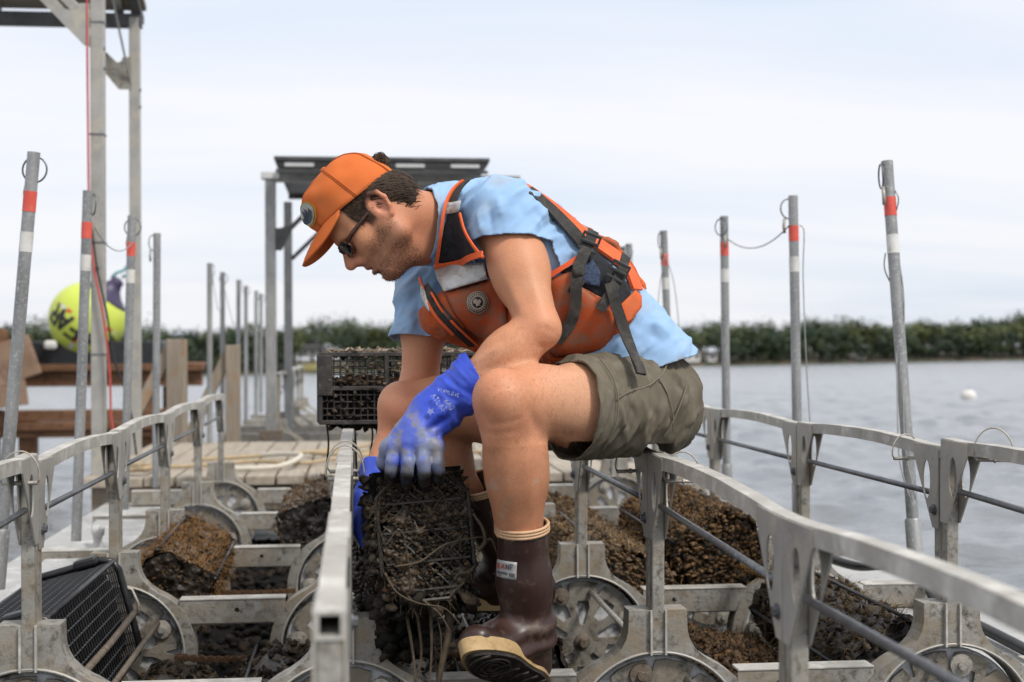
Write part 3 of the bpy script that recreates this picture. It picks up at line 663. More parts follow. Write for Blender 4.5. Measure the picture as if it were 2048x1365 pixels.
wire([(-1.335, 4.315, 3.0), (-1.335, 4.31, 2.2), (-1.330, 4.30, 1.65), (-1.325, 4.30, 1.2), (-1.30, 4.28, .95), (-1.255, 4.27, .72), (-1.225, 4.27, .45), (-1.215, 4.27, .2), (-1.18, 4.26, 0.02)], 'red power cable drooping down the near frame post', .0058, REDCABLE, 'cable')
wire([(-1.32, 4.30, 1.2), (-1.285, 4.28, .95), (-1.235, 4.265, .72), (-1.20, 4.26, .5), (-1.13, 4.27, .28), (-1.10, 4.3, .02)], 'black power cable beside the red one', .0055, BLACKCABLE, 'cable')

# far solar canopy frame
t = empty('solar_canopy_far', (-.615, 7.31, -.1)); tag(t, 'far canopy frame with dark solar roof behind the man\'s cap', 'canopy')
P_('post', MB().box((0, 0, .92), (.075, .075, 1.84)), GALV)
P_('post', MB().box((1.75, 0, .92), (.075, .075, 1.84)), GALV)
P_('post', MB().box((.06, 1.3, .9), (.065, .065, 1.84)), GALV)
P_('post', MB().box((1.75, 1.3, .9), (.065, .065, 1.84)), GALV)
P_('cross_tube', MB().beam((-.03, 0, 1.86), (1.79, 0, 1.86), .05, .06, (0, 0, 1)), GALV)
P_('brace', MB().beam((.04, -.01, 1.40), (.46, -.01, 1.82), .03, .05, (0, 1, 0)), FRAME_D)
P_('brace', MB().beam((.09, 1.27, 1.36), (.60, 1.27, 1.86), .03, .05, (0, 1, 0)), FRAME_D)
P_('brace', MB().beam((1.71, -.01, 1.40), (1.29, -.01, 1.82), .03, .05, (0, 1, 0)), FRAME_D)
P_('brace_plate', MB().prism([[(.035, 1.34), (.035, 1.50), (.07, 1.50), (.12, 1.52), (.15, 1.48), (.08, 1.34)]], -.045, -.039, XZ), FRAME_D, 0)
P_('roof_panel', MB().beam((.79, -.42, 1.935), (.79, 1.55, 1.915), 1.47, .03, (0, 0, 1)), FRAME_D)
P_('roof_edge', MB().box((.79, -.43, 1.945), (1.48, .03, .028)), FRAME_D)
P_('roof_edge', MB().box((.79, -.40, 1.865), (1.46, .03, .022)), FRAME_D)
for k in range(4): P_('pale_bracket', MB().box((.22+k*.38, -.415, 1.905), (.20, .03, .028)), FRAME_W)
P_('roof_edge', MB().box((.79, 1.50, 1.89), (1.47, .05, .05)), FRAME_D)
P_('pale_bracket', MB().box((.0, 0, 1.875), (.13, .1, .05)), FRAME_W)
P_('foot', MB().box((0, 0, .03), (.16, .16, .07)), RUSTY)

# far raft module: housings and short railing
for i, y in enumerate((7.55, 8.70, 9.85, 11.0, 12.0)):
    for rail, x in (('left', -.58), ('middle', .05), ('right', .70)):
        h = copy_tree(hp); h.location = (x, y, .03); h.rotation_euler = (0, 0, 0)
        tag(h, f'{ORD[i]} far arch housing in the {rail} row of the far module', 'wheel housing', 'wheel housings of the far module')
    if i < 4:
        q = copy_tree(panel_cache[1.0]); q.location = (-.58, y+.02, .03); q.scale = (1, (12.0-11.0 if i == 3 else 1.15)-.02, 1)
        tag(q, f'{ORD[i]} railing panel of the far module', 'railing', 'railing panels of the far module')
    b = make_beam(2.2, 0); b.location = (.0, y-.05, -.145); tag(b, f'{ORD[i]} long cross beam of the far module', 'beam', 'beams of the far module')
slab('under_raft_box', (0, 9.8, -.42), (2.0, 5.2, .30), PONTOON, 'grey hull float under the far module', 'float', .03)

# timber posts with braces
def timber(x, y, z0, z1, wd, label, lean):
    t = empty('timber_post', (x, y, z0)); tag(t, label, 'post')
    MB().box((0, 0, (z1-z0)/2), (wd, wd*.95, z1-z0)).build('upright', TIMBER, t, bevel=.006)
    MB().beam((-wd*.35, .03, z1-z0-.06), (lean, .03, .12), .075, wd*.7, (0, 1, 0)).build('brace', TIMBER, t, bevel=.004)
timber(-1.235, 7.0, -.3, .61, .13, 'nearer weathered timber post with slanting brace', -.42)
timber(-.885, 7.35, -.3, .57, .10, 'farther weathered timber post with slanting brace', -.36)

# brown timber dock at the far left
t = empty('timber_dock', (-3.2, 11.8, -.6)); tag(t, 'orange brown timber dock behind the left railing', 'dock')
def D_(nm, c, d, mat=RUSTWOOD, rot=None):
    o = MB().box((0, 0, 0), d).build(nm, mat, t, bevel=.01); o.location = c
    if rot: o.rotation_euler = rot
    return o
for i in range(4): D_('plank', (-1.15+random.uniform(-.01, .01), -.3, .42+i*.27), (1.75, .08, .255))
D_('upright', (-.30, -.36, .98), (.17, .14, .70)); D_('upright', (-1.55, -.36, .6), (.18, .14, 1.5))
D_('side_board', (-.42, -.5, .93), (1.05, .06, .40), RUSTTOP, (0, R(-19), 0))
D_('side_board', (-.40, -.50, .70), (.80, .05, .30), RUSTTOP, (0, R(-8), 0))
D_('top_beam', (.62, 0, .955), (2.05, .16, .075)); D_('rail_beam', (.62, .05, .84), (2.0, .10, .15))
D_('shelf', (.62, .3, .985), (2.0, .6, .03))
D_('middle_beam', (.42, 0, .475), (1.9, .14, .11)); D_('low_beam', (.42, -.03, .37), (1.9, .18, .085)); D_('low_edge', (.42, -.02, .29), (1.9, .12, .07))
D_('upright', (-.12, .1, -.0), (.17, .15, .85)); D_('upright', (1.05, .1, .4), (.22, .15, 1.3)); D_('upright', (1.25, .5, .2), (.16, .15, 1.1))
D_('deck_block', (-1.3, .1, .02), (1.7, .5, .75))
slab('black_crate', (-2.72, 12.0, .49), (1.5, .55, .27), BLACKPL, 'black box standing on the dock behind the lime buoy', 'box', .02)
slab('paint_can', (-3.05, 11.66, .585), (.13, .06, .09), WHITETAPE, 'small white tub on the dock left of the buoy', 'tub', .03)

# lime buoy
BR = .385
t = empty('lime_buoy', (-2.735, 11.9, .845)); tag(t, 'round lime yellow buoy with black letters and dark purple cap', 'buoy')
axis = Vector((.62, -.05, .78)).normalized(); bq = axis.to_track_quat('Z', 'Y').to_matrix()
prof = []
for i in range(22):
    a = -PI/2+PI*.80*i/21; prof.append((max(.004, BR*math.cos(a)), BR*math.sin(a)))
MB().lathe(prof, 40, bq).build('body', BUOYY, t, smooth=True)
a1 = -PI/2+PI*.80
MB().lathe([(BR*math.cos(a1-.06)+.004, BR*math.sin(a1-.06)), (BR*math.cos(a1)+.002, BR*math.sin(a1)+.004), (.15, BR*.93), (.09, BR*1.08), (.065, BR*1.22), (.07, BR*1.30), (.03, BR*1.36)], 28, bq).build('cap', BUOYP, t, smooth=True)
e = axis*BR*1.32
MB().tube(catmull([e+Vector((-.07, 0, .02)), e+Vector((-.02, -.02, .07)), e+Vector((.05, 0, .10)), e+Vector((.10, .02, .16)), e+Vector((.12, .02, .08)), e+Vector((.03, .02, .03))], 6), .016, 8).build('eye_rope', TEAL, t, smooth=True)
# flat lettering and tape pieces laid on the curved skin, in (image-right, image-up) offsets seen from the near side
def on_buoy(u, v_, off=.003):
    u, v_ = u*BR, v_*BR; rr2 = max(0, (BR+off)**2-u*u-v_*v_); return Vector((u*.98, 0, v_))*1.0+Vector((0, -math.sqrt(rr2), 0))
view = Matrix.Rotation(math.atan2(2.735, 14.85), 3, 'Z')       # faces back along the raft toward its working end
def decal(poly, mat, nm, off=.003):
    pts = [Vector((p[0], p[1])) for p in poly]
    n = len(pts); ed = [(i, (i+1) % n) for i in range(n)]
    # densify
    dp = []
    for i in range(n):
        a, b = pts[i], pts[(i+1) % n]; k = max(1, int((b-a).length/.03))
        for j in range(k): dp.append(a.lerp(b, j/k))
    vs = [view @ on_buoy(p.x, p.y, off) for p in dp]
    f = tessellate_polygon([[Vector((p.x, p.y, 0)) for p in dp]])
    MB().add(vs, [tuple(q) for q in f]).build(nm, mat, t)
def stroke_letter(strokes, anchor, ang, sz, wd, nm):
    """letters laid along the skin round an anchor point, sizes in buoy radii"""
    n0 = (view @ on_buoy(*anchor)).normalized(); rx = view @ Vector((math.cos(ang), 0, math.sin(ang))); tx = (rx-n0*rx.dot(n0)).normalized(); ty = (tx.cross(n0)); ty = -ty if ty.dot(view @ Vector((-math.sin(ang), 0, math.cos(ang)))) < 0 else ty
    m = MB()
    for (x0, y0, x1, y1) in strokes:
        a_, b_ = Vector((x0, y0)), Vector((x1, y1)); d = (b_-a_).normalized(); nn = Vector((-d.y, d.x))*wd/2; k = 6; vs = []
        for i in range(k+1):
            c_ = a_-d*wd*.3+(b_-a_+d*wd*.6)*(i/k)
            for q in (c_+nn, c_-nn): vs.append((n0+tx*((q.x-.3)*sz)+ty*((q.y-.5)*sz)).normalized()*(BR+.004))
        m.add(vs, [(2*i, 2*i+1, 2*i+3, 2*i+2) for i in range(k)])
    m.build(nm, INK, t)
LT = {'F': [(0, 0, 0, 1), (0, 1, .6, 1), (0, .5, .45, .5)], 'A': [(0, 0, .33, 1), (.33, 1, .66, 0), (.13, .36, .53, .36)],
      'R': [(0, 0, 0, 1), (0, 1, .5, .95), (.5, .95, .5, .55), (.5, .55, 0, .5), (.2, .5, .55, 0)], 'V': [(0, 1, .33, 0), (.33, 0, .66, 1)], 'P': [(0, 0, 0, 1), (0, 1, .5, .95), (.5, .95, .5, .55), (.5, .55, 0, .5)]}
for ch, an in (('F', (-.36, -.30)), ('A', (-.60, -.08)), ('R', (-.80, .13))): stroke_letter(LT[ch], an, R(147), .50, .20, 'letter')
stroke_letter(LT['A'], (.06, -.48), R(185), .44, .20, 'letter'); stroke_letter(LT['P'], (.56, -.56), R(215), .32, .18, 'letter')
def tape(pts, nm, mat):
    decal(pts, mat, nm, .004)
TP = surface('orange_red_patch', (.62, .05, .012), (.70, .09, .03), 20, .5, 0, None, bump=0)
def quad(c, d, l, w_): 
    d = Vector(d).normalized(); n_ = Vector((-d.y, d.x)); c = Vector(c); return [tuple(c+d*l/2+n_*w_/2), tuple(c-d*l/2+n_*w_/2), tuple(c-d*l/2-n_*w_/2), tuple(c+d*l/2-n_*w_/2)]
for c, l, mt in (((-.80, .46), .14, TP), ((-.63, .33), .20, WHITETAPE), ((-.46, .20), .13, TP)): tape(quad(c, (.8, -.6), l, .09), 'tape_patch', mt)
for c, l, mt in (((-.30, -.52), .22, TP), ((-.42, -.70), .16, WHITETAPE)): tape(quad(c, (.62, .78), l, .12), 'tape_patch', mt)
for c, l, mt in (((.55, -.28), .16, TP), ((.72, -.38), .16, WHITETAPE), ((.86, -.46), .09, TP)): tape(quad(c, (.86, -.5), l, .10), 'tape_patch', mt)
# ---------------------------------------------------------------- oyster baskets
ICO_V = None
def ico():
    t = (1+5**.5)/2; v = np.array([(-1, t, 0), (1, t, 0), (-1, -t, 0), (1, -t, 0), (0, -1, t), (0, 1, t), (0, -1, -t), (0, 1, -t), (t, 0, -1), (t, 0, 1), (-t, 0, -1), (-t, 0, 1)], dtype=float)
    v /= np.linalg.norm(v[0]); f = np.array([(0, 11, 5), (0, 5, 1), (0, 1, 7), (0, 7, 10), (0, 10, 11), (1, 5, 9), (5, 11, 4), (11, 10, 2), (10, 7, 6), (7, 1, 8), (3, 9, 4), (3, 4, 2), (3, 2, 6), (3, 6, 8), (3, 8, 9), (4, 9, 5), (2, 4, 11), (6, 2, 10), (8, 6, 7), (9, 8, 1)])
    return v, f
ICV, ICF = ico()
def vnoise(p, sc, seed=0):
    """cheap smooth 3D value noise, vectorised"""
    p = np.asarray(p)*sc+seed*17.3; i = np.floor(p).astype(np.int64); f = p-i; f = f*f*(3-2*f)
    def h(a, b, c):
        n = (a*374761393+b*668265263+c*2147483647+seed*974711) & 0xffffffff; n = ((n ^ (n >> 13))*1274126177) & 0xffffffff; n = n ^ (n >> 16); return (n & 0xffff)/65535.0
    x, y, z = i[..., 0], i[..., 1], i[..., 2]; fx, fy, fz = f[..., 0], f[..., 1], f[..., 2]
    c = lambda a, b, d: h(x+a, y+b, z+d)
    x00 = c(0, 0, 0)*(1-fx)+c(1, 0, 0)*fx; x10 = c(0, 1, 0)*(1-fx)+c(1, 1, 0)*fx; x01 = c(0, 0, 1)*(1-fx)+c(1, 0, 1)*fx; x11 = c(0, 1, 1)*(1-fx)+c(1, 1, 1)*fx
    return (x00*(1-fy)+x10*fy)*(1-fz)+(x01*(1-fy)+x11*fy)*fz
def fbm(p, sc, seed=0, o=4):
    s = 0; a = 1; t = 0
    for k in range(o): s = s+a*vnoise(p, sc*2**k, seed+k); t += a; a *= .5
    return s/t
def lumps(t, n, c0, ext, ssz, pal, nm, seed, flat=.5):
    r_ = np.random.default_rng(seed); pos = np.array(c0)+r_.uniform(-1, 1, (n, 3))*np.array(ext); sz = ssz*r_.uniform(.5, 1.4, n)
    A = r_.normal(0, 1, (n, 3)); A[:, 2] *= .4; A /= np.linalg.norm(A, axis=1)[:, None]; B = np.cross(A, r_.normal(0, .3, (n, 3))+np.array([0, 0, 1.])); B /= np.linalg.norm(B, axis=1)[:, None]; C = np.cross(A, B)
    sv = pos[:, None]+(ICV[None, :, 0:1]*A[:, None]*1.5+ICV[None, :, 1:2]*B[:, None]+ICV[None, :, 2:3]*C[:, None]*flat)*sz[:, None, None]; sv += r_.normal(0, 1, sv.shape)*sz[:, None, None]*.16
    pc = np.array(pal)[r_.integers(0, len(pal), n)]*r_.uniform(.6, 1.4, n)[:, None]
    o = mesh_obj(nm, sv.reshape(-1, 3), (ICF[None]+(np.arange(n)*12)[:, None, None]).reshape(-1, 3), SHELL, t, True, np.repeat(pc, 12, 0)); o['kind'] = 'stuff'; return o
def mud_sheet(t, w_, h_, y, colr, nm, seed, thr=0.0, amp=.03, cut_=None, n=70):
    nx_, nz_ = n, max(8, int(n*h_/w_)); gx_, gz_ = np.meshgrid(np.linspace(-w_/2, w_/2, nx_), np.linspace(-h_/2, h_/2, nz_), indexing='ij'); g3 = np.stack([gx_, np.zeros_like(gx_), gz_], -1); a_ = fbm(g3, 26, seed, 5); b_ = fbm(g3, 80, seed+2, 3)
    g3[..., 1] = y-(a_-.45)*amp-(b_-.5)*amp*.5; gi = np.arange(nx_*nz_).reshape(nx_, nz_); qf = np.stack([gi[:-1, :-1], gi[1:, :-1], gi[1:, 1:], gi[:-1, 1:]], -1); kp = (a_[:-1, :-1]*.7+b_[:-1, :-1]*.3) > thr
    c_ = (np.abs(gx_)/(w_/2)+np.abs(gz_)/(h_/2) < (cut_ or 9))[:-1, :-1]; g3 = g3.reshape(-1, 3)
    return mesh_obj(nm, g3, qf[kp & c_], MUD, t, True, np.array(colr)[None]*(.3+1.4*fbm(g3, 90, seed+5))[:, None])
def box_surface(d, n, chamfer):
    """rounded-section box: section in x,z (chamfered), length along y; returns verts grid (len, around)"""
    hx, hz = d[0]/2, d[2]/2; c = chamfer
    poly = [(-hx+c, -hz), (hx-c, -hz), (hx, -hz+c), (hx, hz-c), (hx-c, hz), (-hx+c, hz), (-hx, hz-c), (-hx, -hz+c)]
    pts = []
    for i in range(8):
        a, b = Vector(poly[i]), Vector(poly[(i+1) % 8]); k = max(1, int((b-a).length/n))
        for j in range(k): pts.append(a.lerp(b, j/k))
    return np.array([(p.x, p.y) for p in pts])
def fouled(name, loc, rot, d, label, cat='basket', seed=1, shells=900, ssize=.012, pal=((.10, .06, .03), (.20, .13, .07), (.05, .035, .02)), endc=(.012, .010, .008), weeds=0, weedc=(.16, .10, .045), chamfer=.05, frame=True, bottom=True, upbias=.25, endshell=0):
    r_ = np.random.default_rng(seed); t = empty(name, loc); t.rotation_euler = rot; tag(t, label, cat, 'oyster baskets')
    ring = box_surface(d, .012, chamfer); m = len(ring); ny = int(d[1]/.014)+1
    Y = np.linspace(-d[1]/2, d[1]/2, ny)
    Pn = np.zeros((ny, m, 3)); Pn[:, :, 0] = ring[None, :, 0]; Pn[:, :, 2] = ring[None, :, 1]; Pn[:, :, 1] = Y[:, None]
    dirn = np.stack([ring[:, 0]/(d[0]/2), np.zeros(m), ring[:, 1]/(d[2]/2)], 1); dirn /= np.linalg.norm(dirn, axis=1)[:, None]
    nz = fbm(Pn+seed, 28, seed)-.5; nz2 = fbm(Pn, 9, seed+9)-.5
    Pn = Pn+dirn[None]*(nz*.028+nz2*.035)[..., None]
    vs = Pn.reshape(-1, 3); fs = []
    ii, jj = np.meshgrid(np.arange(ny-1), np.arange(m), indexing='ij'); a = ii*m+jj; b = ii*m+(jj+1) % m
    fs = np.stack([a, b, b+m, a+m], -1).reshape(-1, 4)
    base = np.array(pal[0]); cols = base[None]*(.5+1.0*fbm(vs, 40, seed+3))[:, None]
    skin = mesh_obj('mud_skin', vs, fs, MUD, t, True, cols)
    # end faces: dark sunk mesh with grit
    for e in (0, ny-1):
        sg = 1 if e == 0 else -1; MB().box((0, Y[e]+sg*.022, 0), (d[0]*.93, .02, d[2]*.93)).build('end_face', NEARBLACK, t, bevel=.02)
        if e == 0:
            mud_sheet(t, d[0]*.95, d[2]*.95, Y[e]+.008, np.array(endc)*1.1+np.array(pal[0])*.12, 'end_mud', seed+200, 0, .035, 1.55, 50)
            lumps(t, 130, (0, Y[e]+.004, 0), (d[0]*.36, .006, d[2]*.36), .0045, (tuple(np.array(endc)*2), tuple(np.array(pal[1])*.6), tuple(np.array(pal[0])*.8)), 'end_grit', seed+300, .5)
    if endshell: lumps(t, endshell, (0, -d[1]/2+.004, d[2]*.04), (d[0]*.45, .012, d[2]*.44), ssize, pal, 'end_shells', seed+400, .55)
    # shells / lumps
    if shells:
        iy = r_.uniform(0, ny-1, shells); jm = r_.integers(0, m, shells)
        pos = Pn[iy.astype(int), jm]+np.stack([np.zeros(shells), r_.uniform(-.007, .007, shells), np.zeros(shells)], 1); nn = dirn[jm]
        keep = r_.uniform(0, 1, shells) < np.clip(.55+nn[:, 2]*.6+upbias, .12, 1); pos, nn = pos[keep], nn[keep]; n = len(pos)
        sz = ssize*r_.uniform(.5, 1.3, n); A = r_.normal(0, 1, (n, 3)); A /= np.linalg.norm(A, axis=1)[:, None]
        B = np.cross(A, nn+1e-3); B /= np.linalg.norm(B, axis=1)[:, None]; C = np.cross(A, B)
        sv = pos[:, None, :]+(ICV[None, :, 0:1]*A[:, None, :]*1.75+ICV[None, :, 1:2]*B[:, None, :]*.80+ICV[None, :, 2:3]*C[:, None, :]*.50)*sz[:, None, None]+nn[:, None, :]*(sz*.35)[:, None, None]
        sv = sv+r_.normal(0, 1, sv.shape)*sz[:, None, None]*.28
        sf = (ICF[None]+(np.arange(n)*12)[:, None, None]).reshape(-1, 3)
        pc = np.array(pal)[r_.integers(0, len(pal), n)]*r_.uniform(.6, 1.5, n)[:, None]
        o = mesh_obj('fouling_shells', sv.reshape(-1, 3), sf, SHELL, t, True, np.repeat(pc, 12, 0)); o['kind'] = 'stuff'
    if weeds: weed_strands(t, Pn, dirn, weeds, weedc, r_)
    if frame:
        b = MB()
        for sx in (-1, 1):
            b.tube([(sx*(d[0]/2-chamfer*.3), -d[1]/2, d[2]/2-chamfer*.3), (sx*(d[0]/2-chamfer*.3), d[1]/2, d[2]/2-chamfer*.3)], .005, 6)
        b.build('frame_wire', BLACKPL, t, smooth=True)
    return t
def weed_strands(t, Pn, dirn, n, colr, r_, lmin=.02, lmax=.06, droop=1.0, nm='weed'):
    ny, m, _ = Pn.shape; vs = []; fs = []; cs = []
    for k in range(n):
        p = Vector(Pn[r_.integers(0, ny), (q := r_.integers(0, m))]); nn = Vector(dirn[q])
        d = (nn+Vector(r_.normal(0, .7, 3))).normalized(); ln = r_.uniform(lmin, lmax); w_ = r_.uniform(.0007, .0018)
        sd_ = d.cross(Vector((0, 0, 1))+Vector(r_.normal(0, .3, 3))).normalized()*w_; o_ = len(vs); c = np.array(colr)*r_.uniform(.5, 1.5)
        for j in range(4):
            vs += [p-sd_*(1-j/4), p+sd_*(1-j/4)]; cs += [c, c]
            d = (d+Vector((0, 0, -.35*droop))+Vector(r_.normal(0, .25, 3))).normalized(); p = p+d*ln/3
        for j in range(3): fs.append((o_+2*j, o_+2*j+1, o_+2*j+3, o_+2*j+2))
    o = mesh_obj(nm, vs, fs, SHELL, t, False, np.array(cs)); o['kind'] = 'stuff'; return o
MUSSEL = ((.055, .032, .016), (.115, .066, .028), (.185, .115, .052), (.038, .026, .017), (.135, .088, .05))
BROWNW = ((.12, .065, .022), (.20, .11, .04), (.07, .045, .022), (.15, .10, .055))
DARKM = ((.035, .026, .017), (.07, .05, .03), (.02, .016, .012), (.10, .075, .05))
GREYM = ((.16, .13, .105), (.22, .185, .15), (.10, .075, .055), (.17, .10, .05))
fouled('fouled_basket', (-.525, 1.50, -.125), (0, R(28), R(1)), (.21, .80, .19), 'weedy brown basket on the left railing\'s wheels, between second and third posts', seed=21, shells=1500, ssize=.0062, pal=BROWNW, weeds=4200, weedc=(.22, .115, .035))
fouled('fouled_basket', (-.165, 2.48, -.09), (0, R(-20), 0), (.22, .80, .20), 'grey brown basket left of the middle railing, before the deck', seed=22, shells=800, ssize=.009, pal=GREYM, weeds=1400, weedc=(.22, .12, .04))
fouled('fouled_basket', (1.04, 1.50, -.055), (0, R(-24), 0), (.245, .86, .215), 'big basket thick with brown mussels, left of the outer railing', endshell=1100, seed=23, shells=8000, ssize=.0076, pal=MUSSEL, weeds=6500, weedc=(.20, .11, .04))
fouled('fouled_basket', (.765, 1.50, -.145), (0, R(22), 0), (.25, .90, .20), 'pale mussel covered basket right of the man\'s railing, behind second post', endshell=900, seed=24, shells=7500, ssize=.0076, pal=((.15, .108, .063), (.22, .155, .085), (.10, .068, .042), (.165, .125, .088), (.125, .075, .038)), weeds=5000, weedc=(.24, .155, .075))
fouled('fouled_basket', (.775, 2.45, -.155), (0, R(15), 0), (.26, .85, .19), 'brown basket beyond the pale mussel basket', seed=25, shells=2400, ssize=.0095, pal=MUSSEL, weeds=2500, weedc=(.24, .15, .06))
fouled('fouled_basket', (.47, 2.4, -.10), (0, R(-15), 0), (.24, .85, .20), 'weed topped basket behind the man\'s near shin', seed=26, shells=2000, ssize=.0095, pal=BROWNW, weeds=2500, weedc=(.26, .15, .05))
fouled('fouled_basket', (1.185, .46, -.17), (0, R(-40), 0), (.21, .78, .19), 'weedy basket in front of the outer railing\'s second wheel', seed=27, shells=1000, ssize=.008, pal=DARKM, weeds=2600, weedc=(.12, .08, .035))
fouled('fouled_basket', (.965, .45, -.305), (0, R(10), 0), (.27, .80, .16), 'low muddy basket between the man\'s and outer railings', endshell=500, seed=28, shells=3200, ssize=.0082, pal=((.09, .05, .022), (.05, .03, .016), (.14, .08, .035)), weeds=3500, weedc=(.10, .065, .03))
fouled('fouled_basket', (.355, .50, -.172), (0, R(-18), 0), (.18, .76, .18), 'dark basket under the man\'s far boot', seed=29, shells=700, ssize=.008, pal=DARKM, weeds=200)
fouled('fouled_basket', (-.19, .45, -.33), (0, R(12), 0), (.22, .80, .20), 'dark sunken basket left of the middle railing, behind first post', seed=30, shells=900, ssize=.009, pal=DARKM, weeds=500, weedc=(.12, .08, .04))
fouled('fouled_basket', (-.46, .45, -.38), (0, R(12), 0), (.22, .80, .20), 'dark sunken basket under the clean black basket', seed=31, shells=600, ssize=.009, pal=DARKM, weeds=200)
fouled('fouled_basket', (.14, .55, -.36), (0, R(8), 0), (.24, .76, .2), 'dark sunken basket right of the middle railing', seed=32, shells=600, ssize=.009, pal=DARKM, weeds=200)
# rope of orange-brown weed along the outer basket
r2 = np.random.default_rng(5)
def weed_rope(path, rad, n, colr, label):
    pts = catmull(path, 12); ring = np.array([(math.cos(a), math.sin(a)) for a in np.linspace(0, 2*PI, 8, endpoint=False)]); Pn = np.zeros((len(pts), 8, 3))
    for i, p in enumerate(pts):
        d = (pts[min(i+1, len(pts)-1)]-pts[max(i-1, 0)]).normalized(); x, y = frame_of(d)
        for j in range(8): Pn[i, j] = p+(x*ring[j, 0]+y*ring[j, 1])*rad*(.7+.6*noise.noise(p*30))
    t = empty('weed_rope', tuple(path[0])); tag(t, label, 'seaweed'); Pn = Pn-np.array(path[0])
    m = 8; ny = len(pts); ii, jj = np.meshgrid(np.arange(ny-1), np.arange(m), indexing='ij'); a = ii*m+jj; b = ii*m+(jj+1) % m
    vs = Pn.reshape(-1, 3); mesh_obj('core', vs, np.stack([a, b, b+m, a+m], -1).reshape(-1, 4), SHELL, t, True, np.array(colr)[None]*(.4+fbm(vs, 60, 2))[:, None])
    dn = np.stack([np.zeros(8), ring[:, 0], ring[:, 1]], 1); weed_strands(t, Pn, dn, n, colr, r2, .01, .04, .6)
weed_rope([(1.075, .95, -.065), (1.11, .75, -.075), (1.16, .55, -.085), (1.215, .33, -.10), (1.25, .15, -.125)], .018, 1200, (.30, .165, .05), 'orange brown weed strand draped along the outer wheel basket')

# lattice baskets -------------------------------------------------------------
def lattice_box(t, d, sp, rw, mat, nm='mesh_panel', faces='xXzZyY', diamond=False, jit=0, rnd=None, cham=0.0):
    hx, hy, hz = d[0]/2, d[1]/2, d[2]/2
    def bars(o, u, v_, lu, lv, name):
        b = MB(); o, u, v_ = Vector(o), Vector(u), Vector(v_)
        def seg(a, c):
            b.tube([a, c], rw, 4, cap=False)
        if not diamond:
            n = max(1, round(lu/sp))
            for i in range(n+1): p = o+u*(lu*i/n); seg(p, p+v_*lv)
            n = max(1, round(lv/sp))
            for i in range(n+1): p = o+v_*(lv*i/n); seg(p, p+u*lu)
        else:
            k = -lv
            while k < lu:
                for s_ in (0, 1):
                    x0 = k; a0 = max(0, -x0); a1 = min(lv, lu-x0)
                    if a1 > a0:
                        pa = (x0+a0, a0); pb = (x0+a1, a1)
                        if s_: pa = (lu-pa[0], pa[1]); pb = (lu-pb[0], pb[1])
                        seg(o+u*pa[0]+v_*pa[1], o+u*pb[0]+v_*pb[1])
                k += sp*1.414
        b.build(nm, mat, t)
    F = {'x': ((-hx, -hy, -hz), (0, 1, 0), (0, 0, 1), d[1], d[2]), 'X': ((hx, -hy, -hz), (0, 1, 0), (0, 0, 1), d[1], d[2]), 'z': ((-hx, -hy, -hz), (1, 0, 0), (0, 1, 0), d[0], d[1]),
         'Z': ((-hx, -hy, hz), (1, 0, 0), (0, 1, 0), d[0], d[1]), 'y': ((-hx, -hy, -hz), (1, 0, 0), (0, 0, 1), d[0], d[2]), 'Y': ((-hx, hy, -hz), (1, 0, 0), (0, 0, 1), d[0], d[2])}
    for k in faces: bars(*F[k], nm)
# clean black basket at the left edge, between first and second left wheels
t = empty('black_basket', (-.715, .46, -.155)); t.rotation_euler = (0, R(-15), R(0)); tag(t, 'clean black mesh basket on the left railing\'s wheels', 'basket', 'oyster baskets')
d = (.225, .80, .25)
lattice_box(t, d, .0265, .0021, BLACKPL)
b = MB()
for sx in (-1, 1):
    for sz in (-1, 1): b.tube([(sx*d[0]/2, -d[1]/2, sz*d[2]/2), (sx*d[0]/2, d[1]/2, sz*d[2]/2)], .006, 8)
for sy in (-1, 1):
    b.tube([(x_, sy*.4, z_) for x_, z_ in ((-.12, -.10), (-.11, -.125), (-.085, -.135), (.085, -.135), (.11, -.125), (.12, -.10), (.12, .10), (.11, .125), (.085, .135), (-.085, .135), (-.11, .125), (-.12, .10))], .010, 8, closed=True)
b.build('frame', BLACKPL, t, smooth=True)
MB().box((0, 0, 0), (.195, .78, .22)).build('dark_liner', NEARBLACK, t, bevel=.03)
for sy in (-.38, .38): MB().box((.05, sy, .143), (.06, .05, .022)).build('clasp', BLACKPL, t, bevel=.006)
MB().tube([(.130, .40, -.02), (.136, 0, -.02), (.130, -.40, -.02)], .0085, 10).build('retaining_rod', RUSTY, t, smooth=True)
MB().tube([(.11, .40, .055), (.138, .405, .04), (.145, .40, .0), (.138, .40, -.03)], .004, 8).build('latch_hook', PINWIRE, t, smooth=True)

# basket lying across the middle railing behind the man's far knee
t = empty('resting_basket', (.115, 1.07, .440)); t.rotation_euler = (0, 0, R(-3)); tag(t, 'muddy mesh basket resting across the middle railing behind the man', 'basket', 'oyster baskets')
d = (.42, .26, .185)
OYB = surface('caked_basket_plastic', (.018, .016, .015), (.06, .052, .045), 30, .55, 0, (.16, .13, .10), .66, 60, .5, 80)
lattice_box(t, d, .0185, .0017, OYB)
b = MB()
for sy in (-1, 1):
    for z in (-.0925, 0, .0925): b.box((0, sy*.13, z), (.43, .010, .012))
    for x in (-.21, -.03, .15, .21): b.box((x, sy*.131, 0), (.012, .009, .185))
b.box((-.197, -.132, .035), (.040, .012, .11)); fo = b.build('frame', OYB, t, bevel=.002); fo['kind'] = 'stuff'
for sx in (-1, 1): MB().box((sx*(d[0]/2+.004), 0, 0), (.012, .27, .19)).build('end_plate', BLACKPL, t, bevel=.012)
MB().box((0, .0, -.045), (.40, .235, .085)).build('wet_load', NEARBLACK, t, bevel=.01)
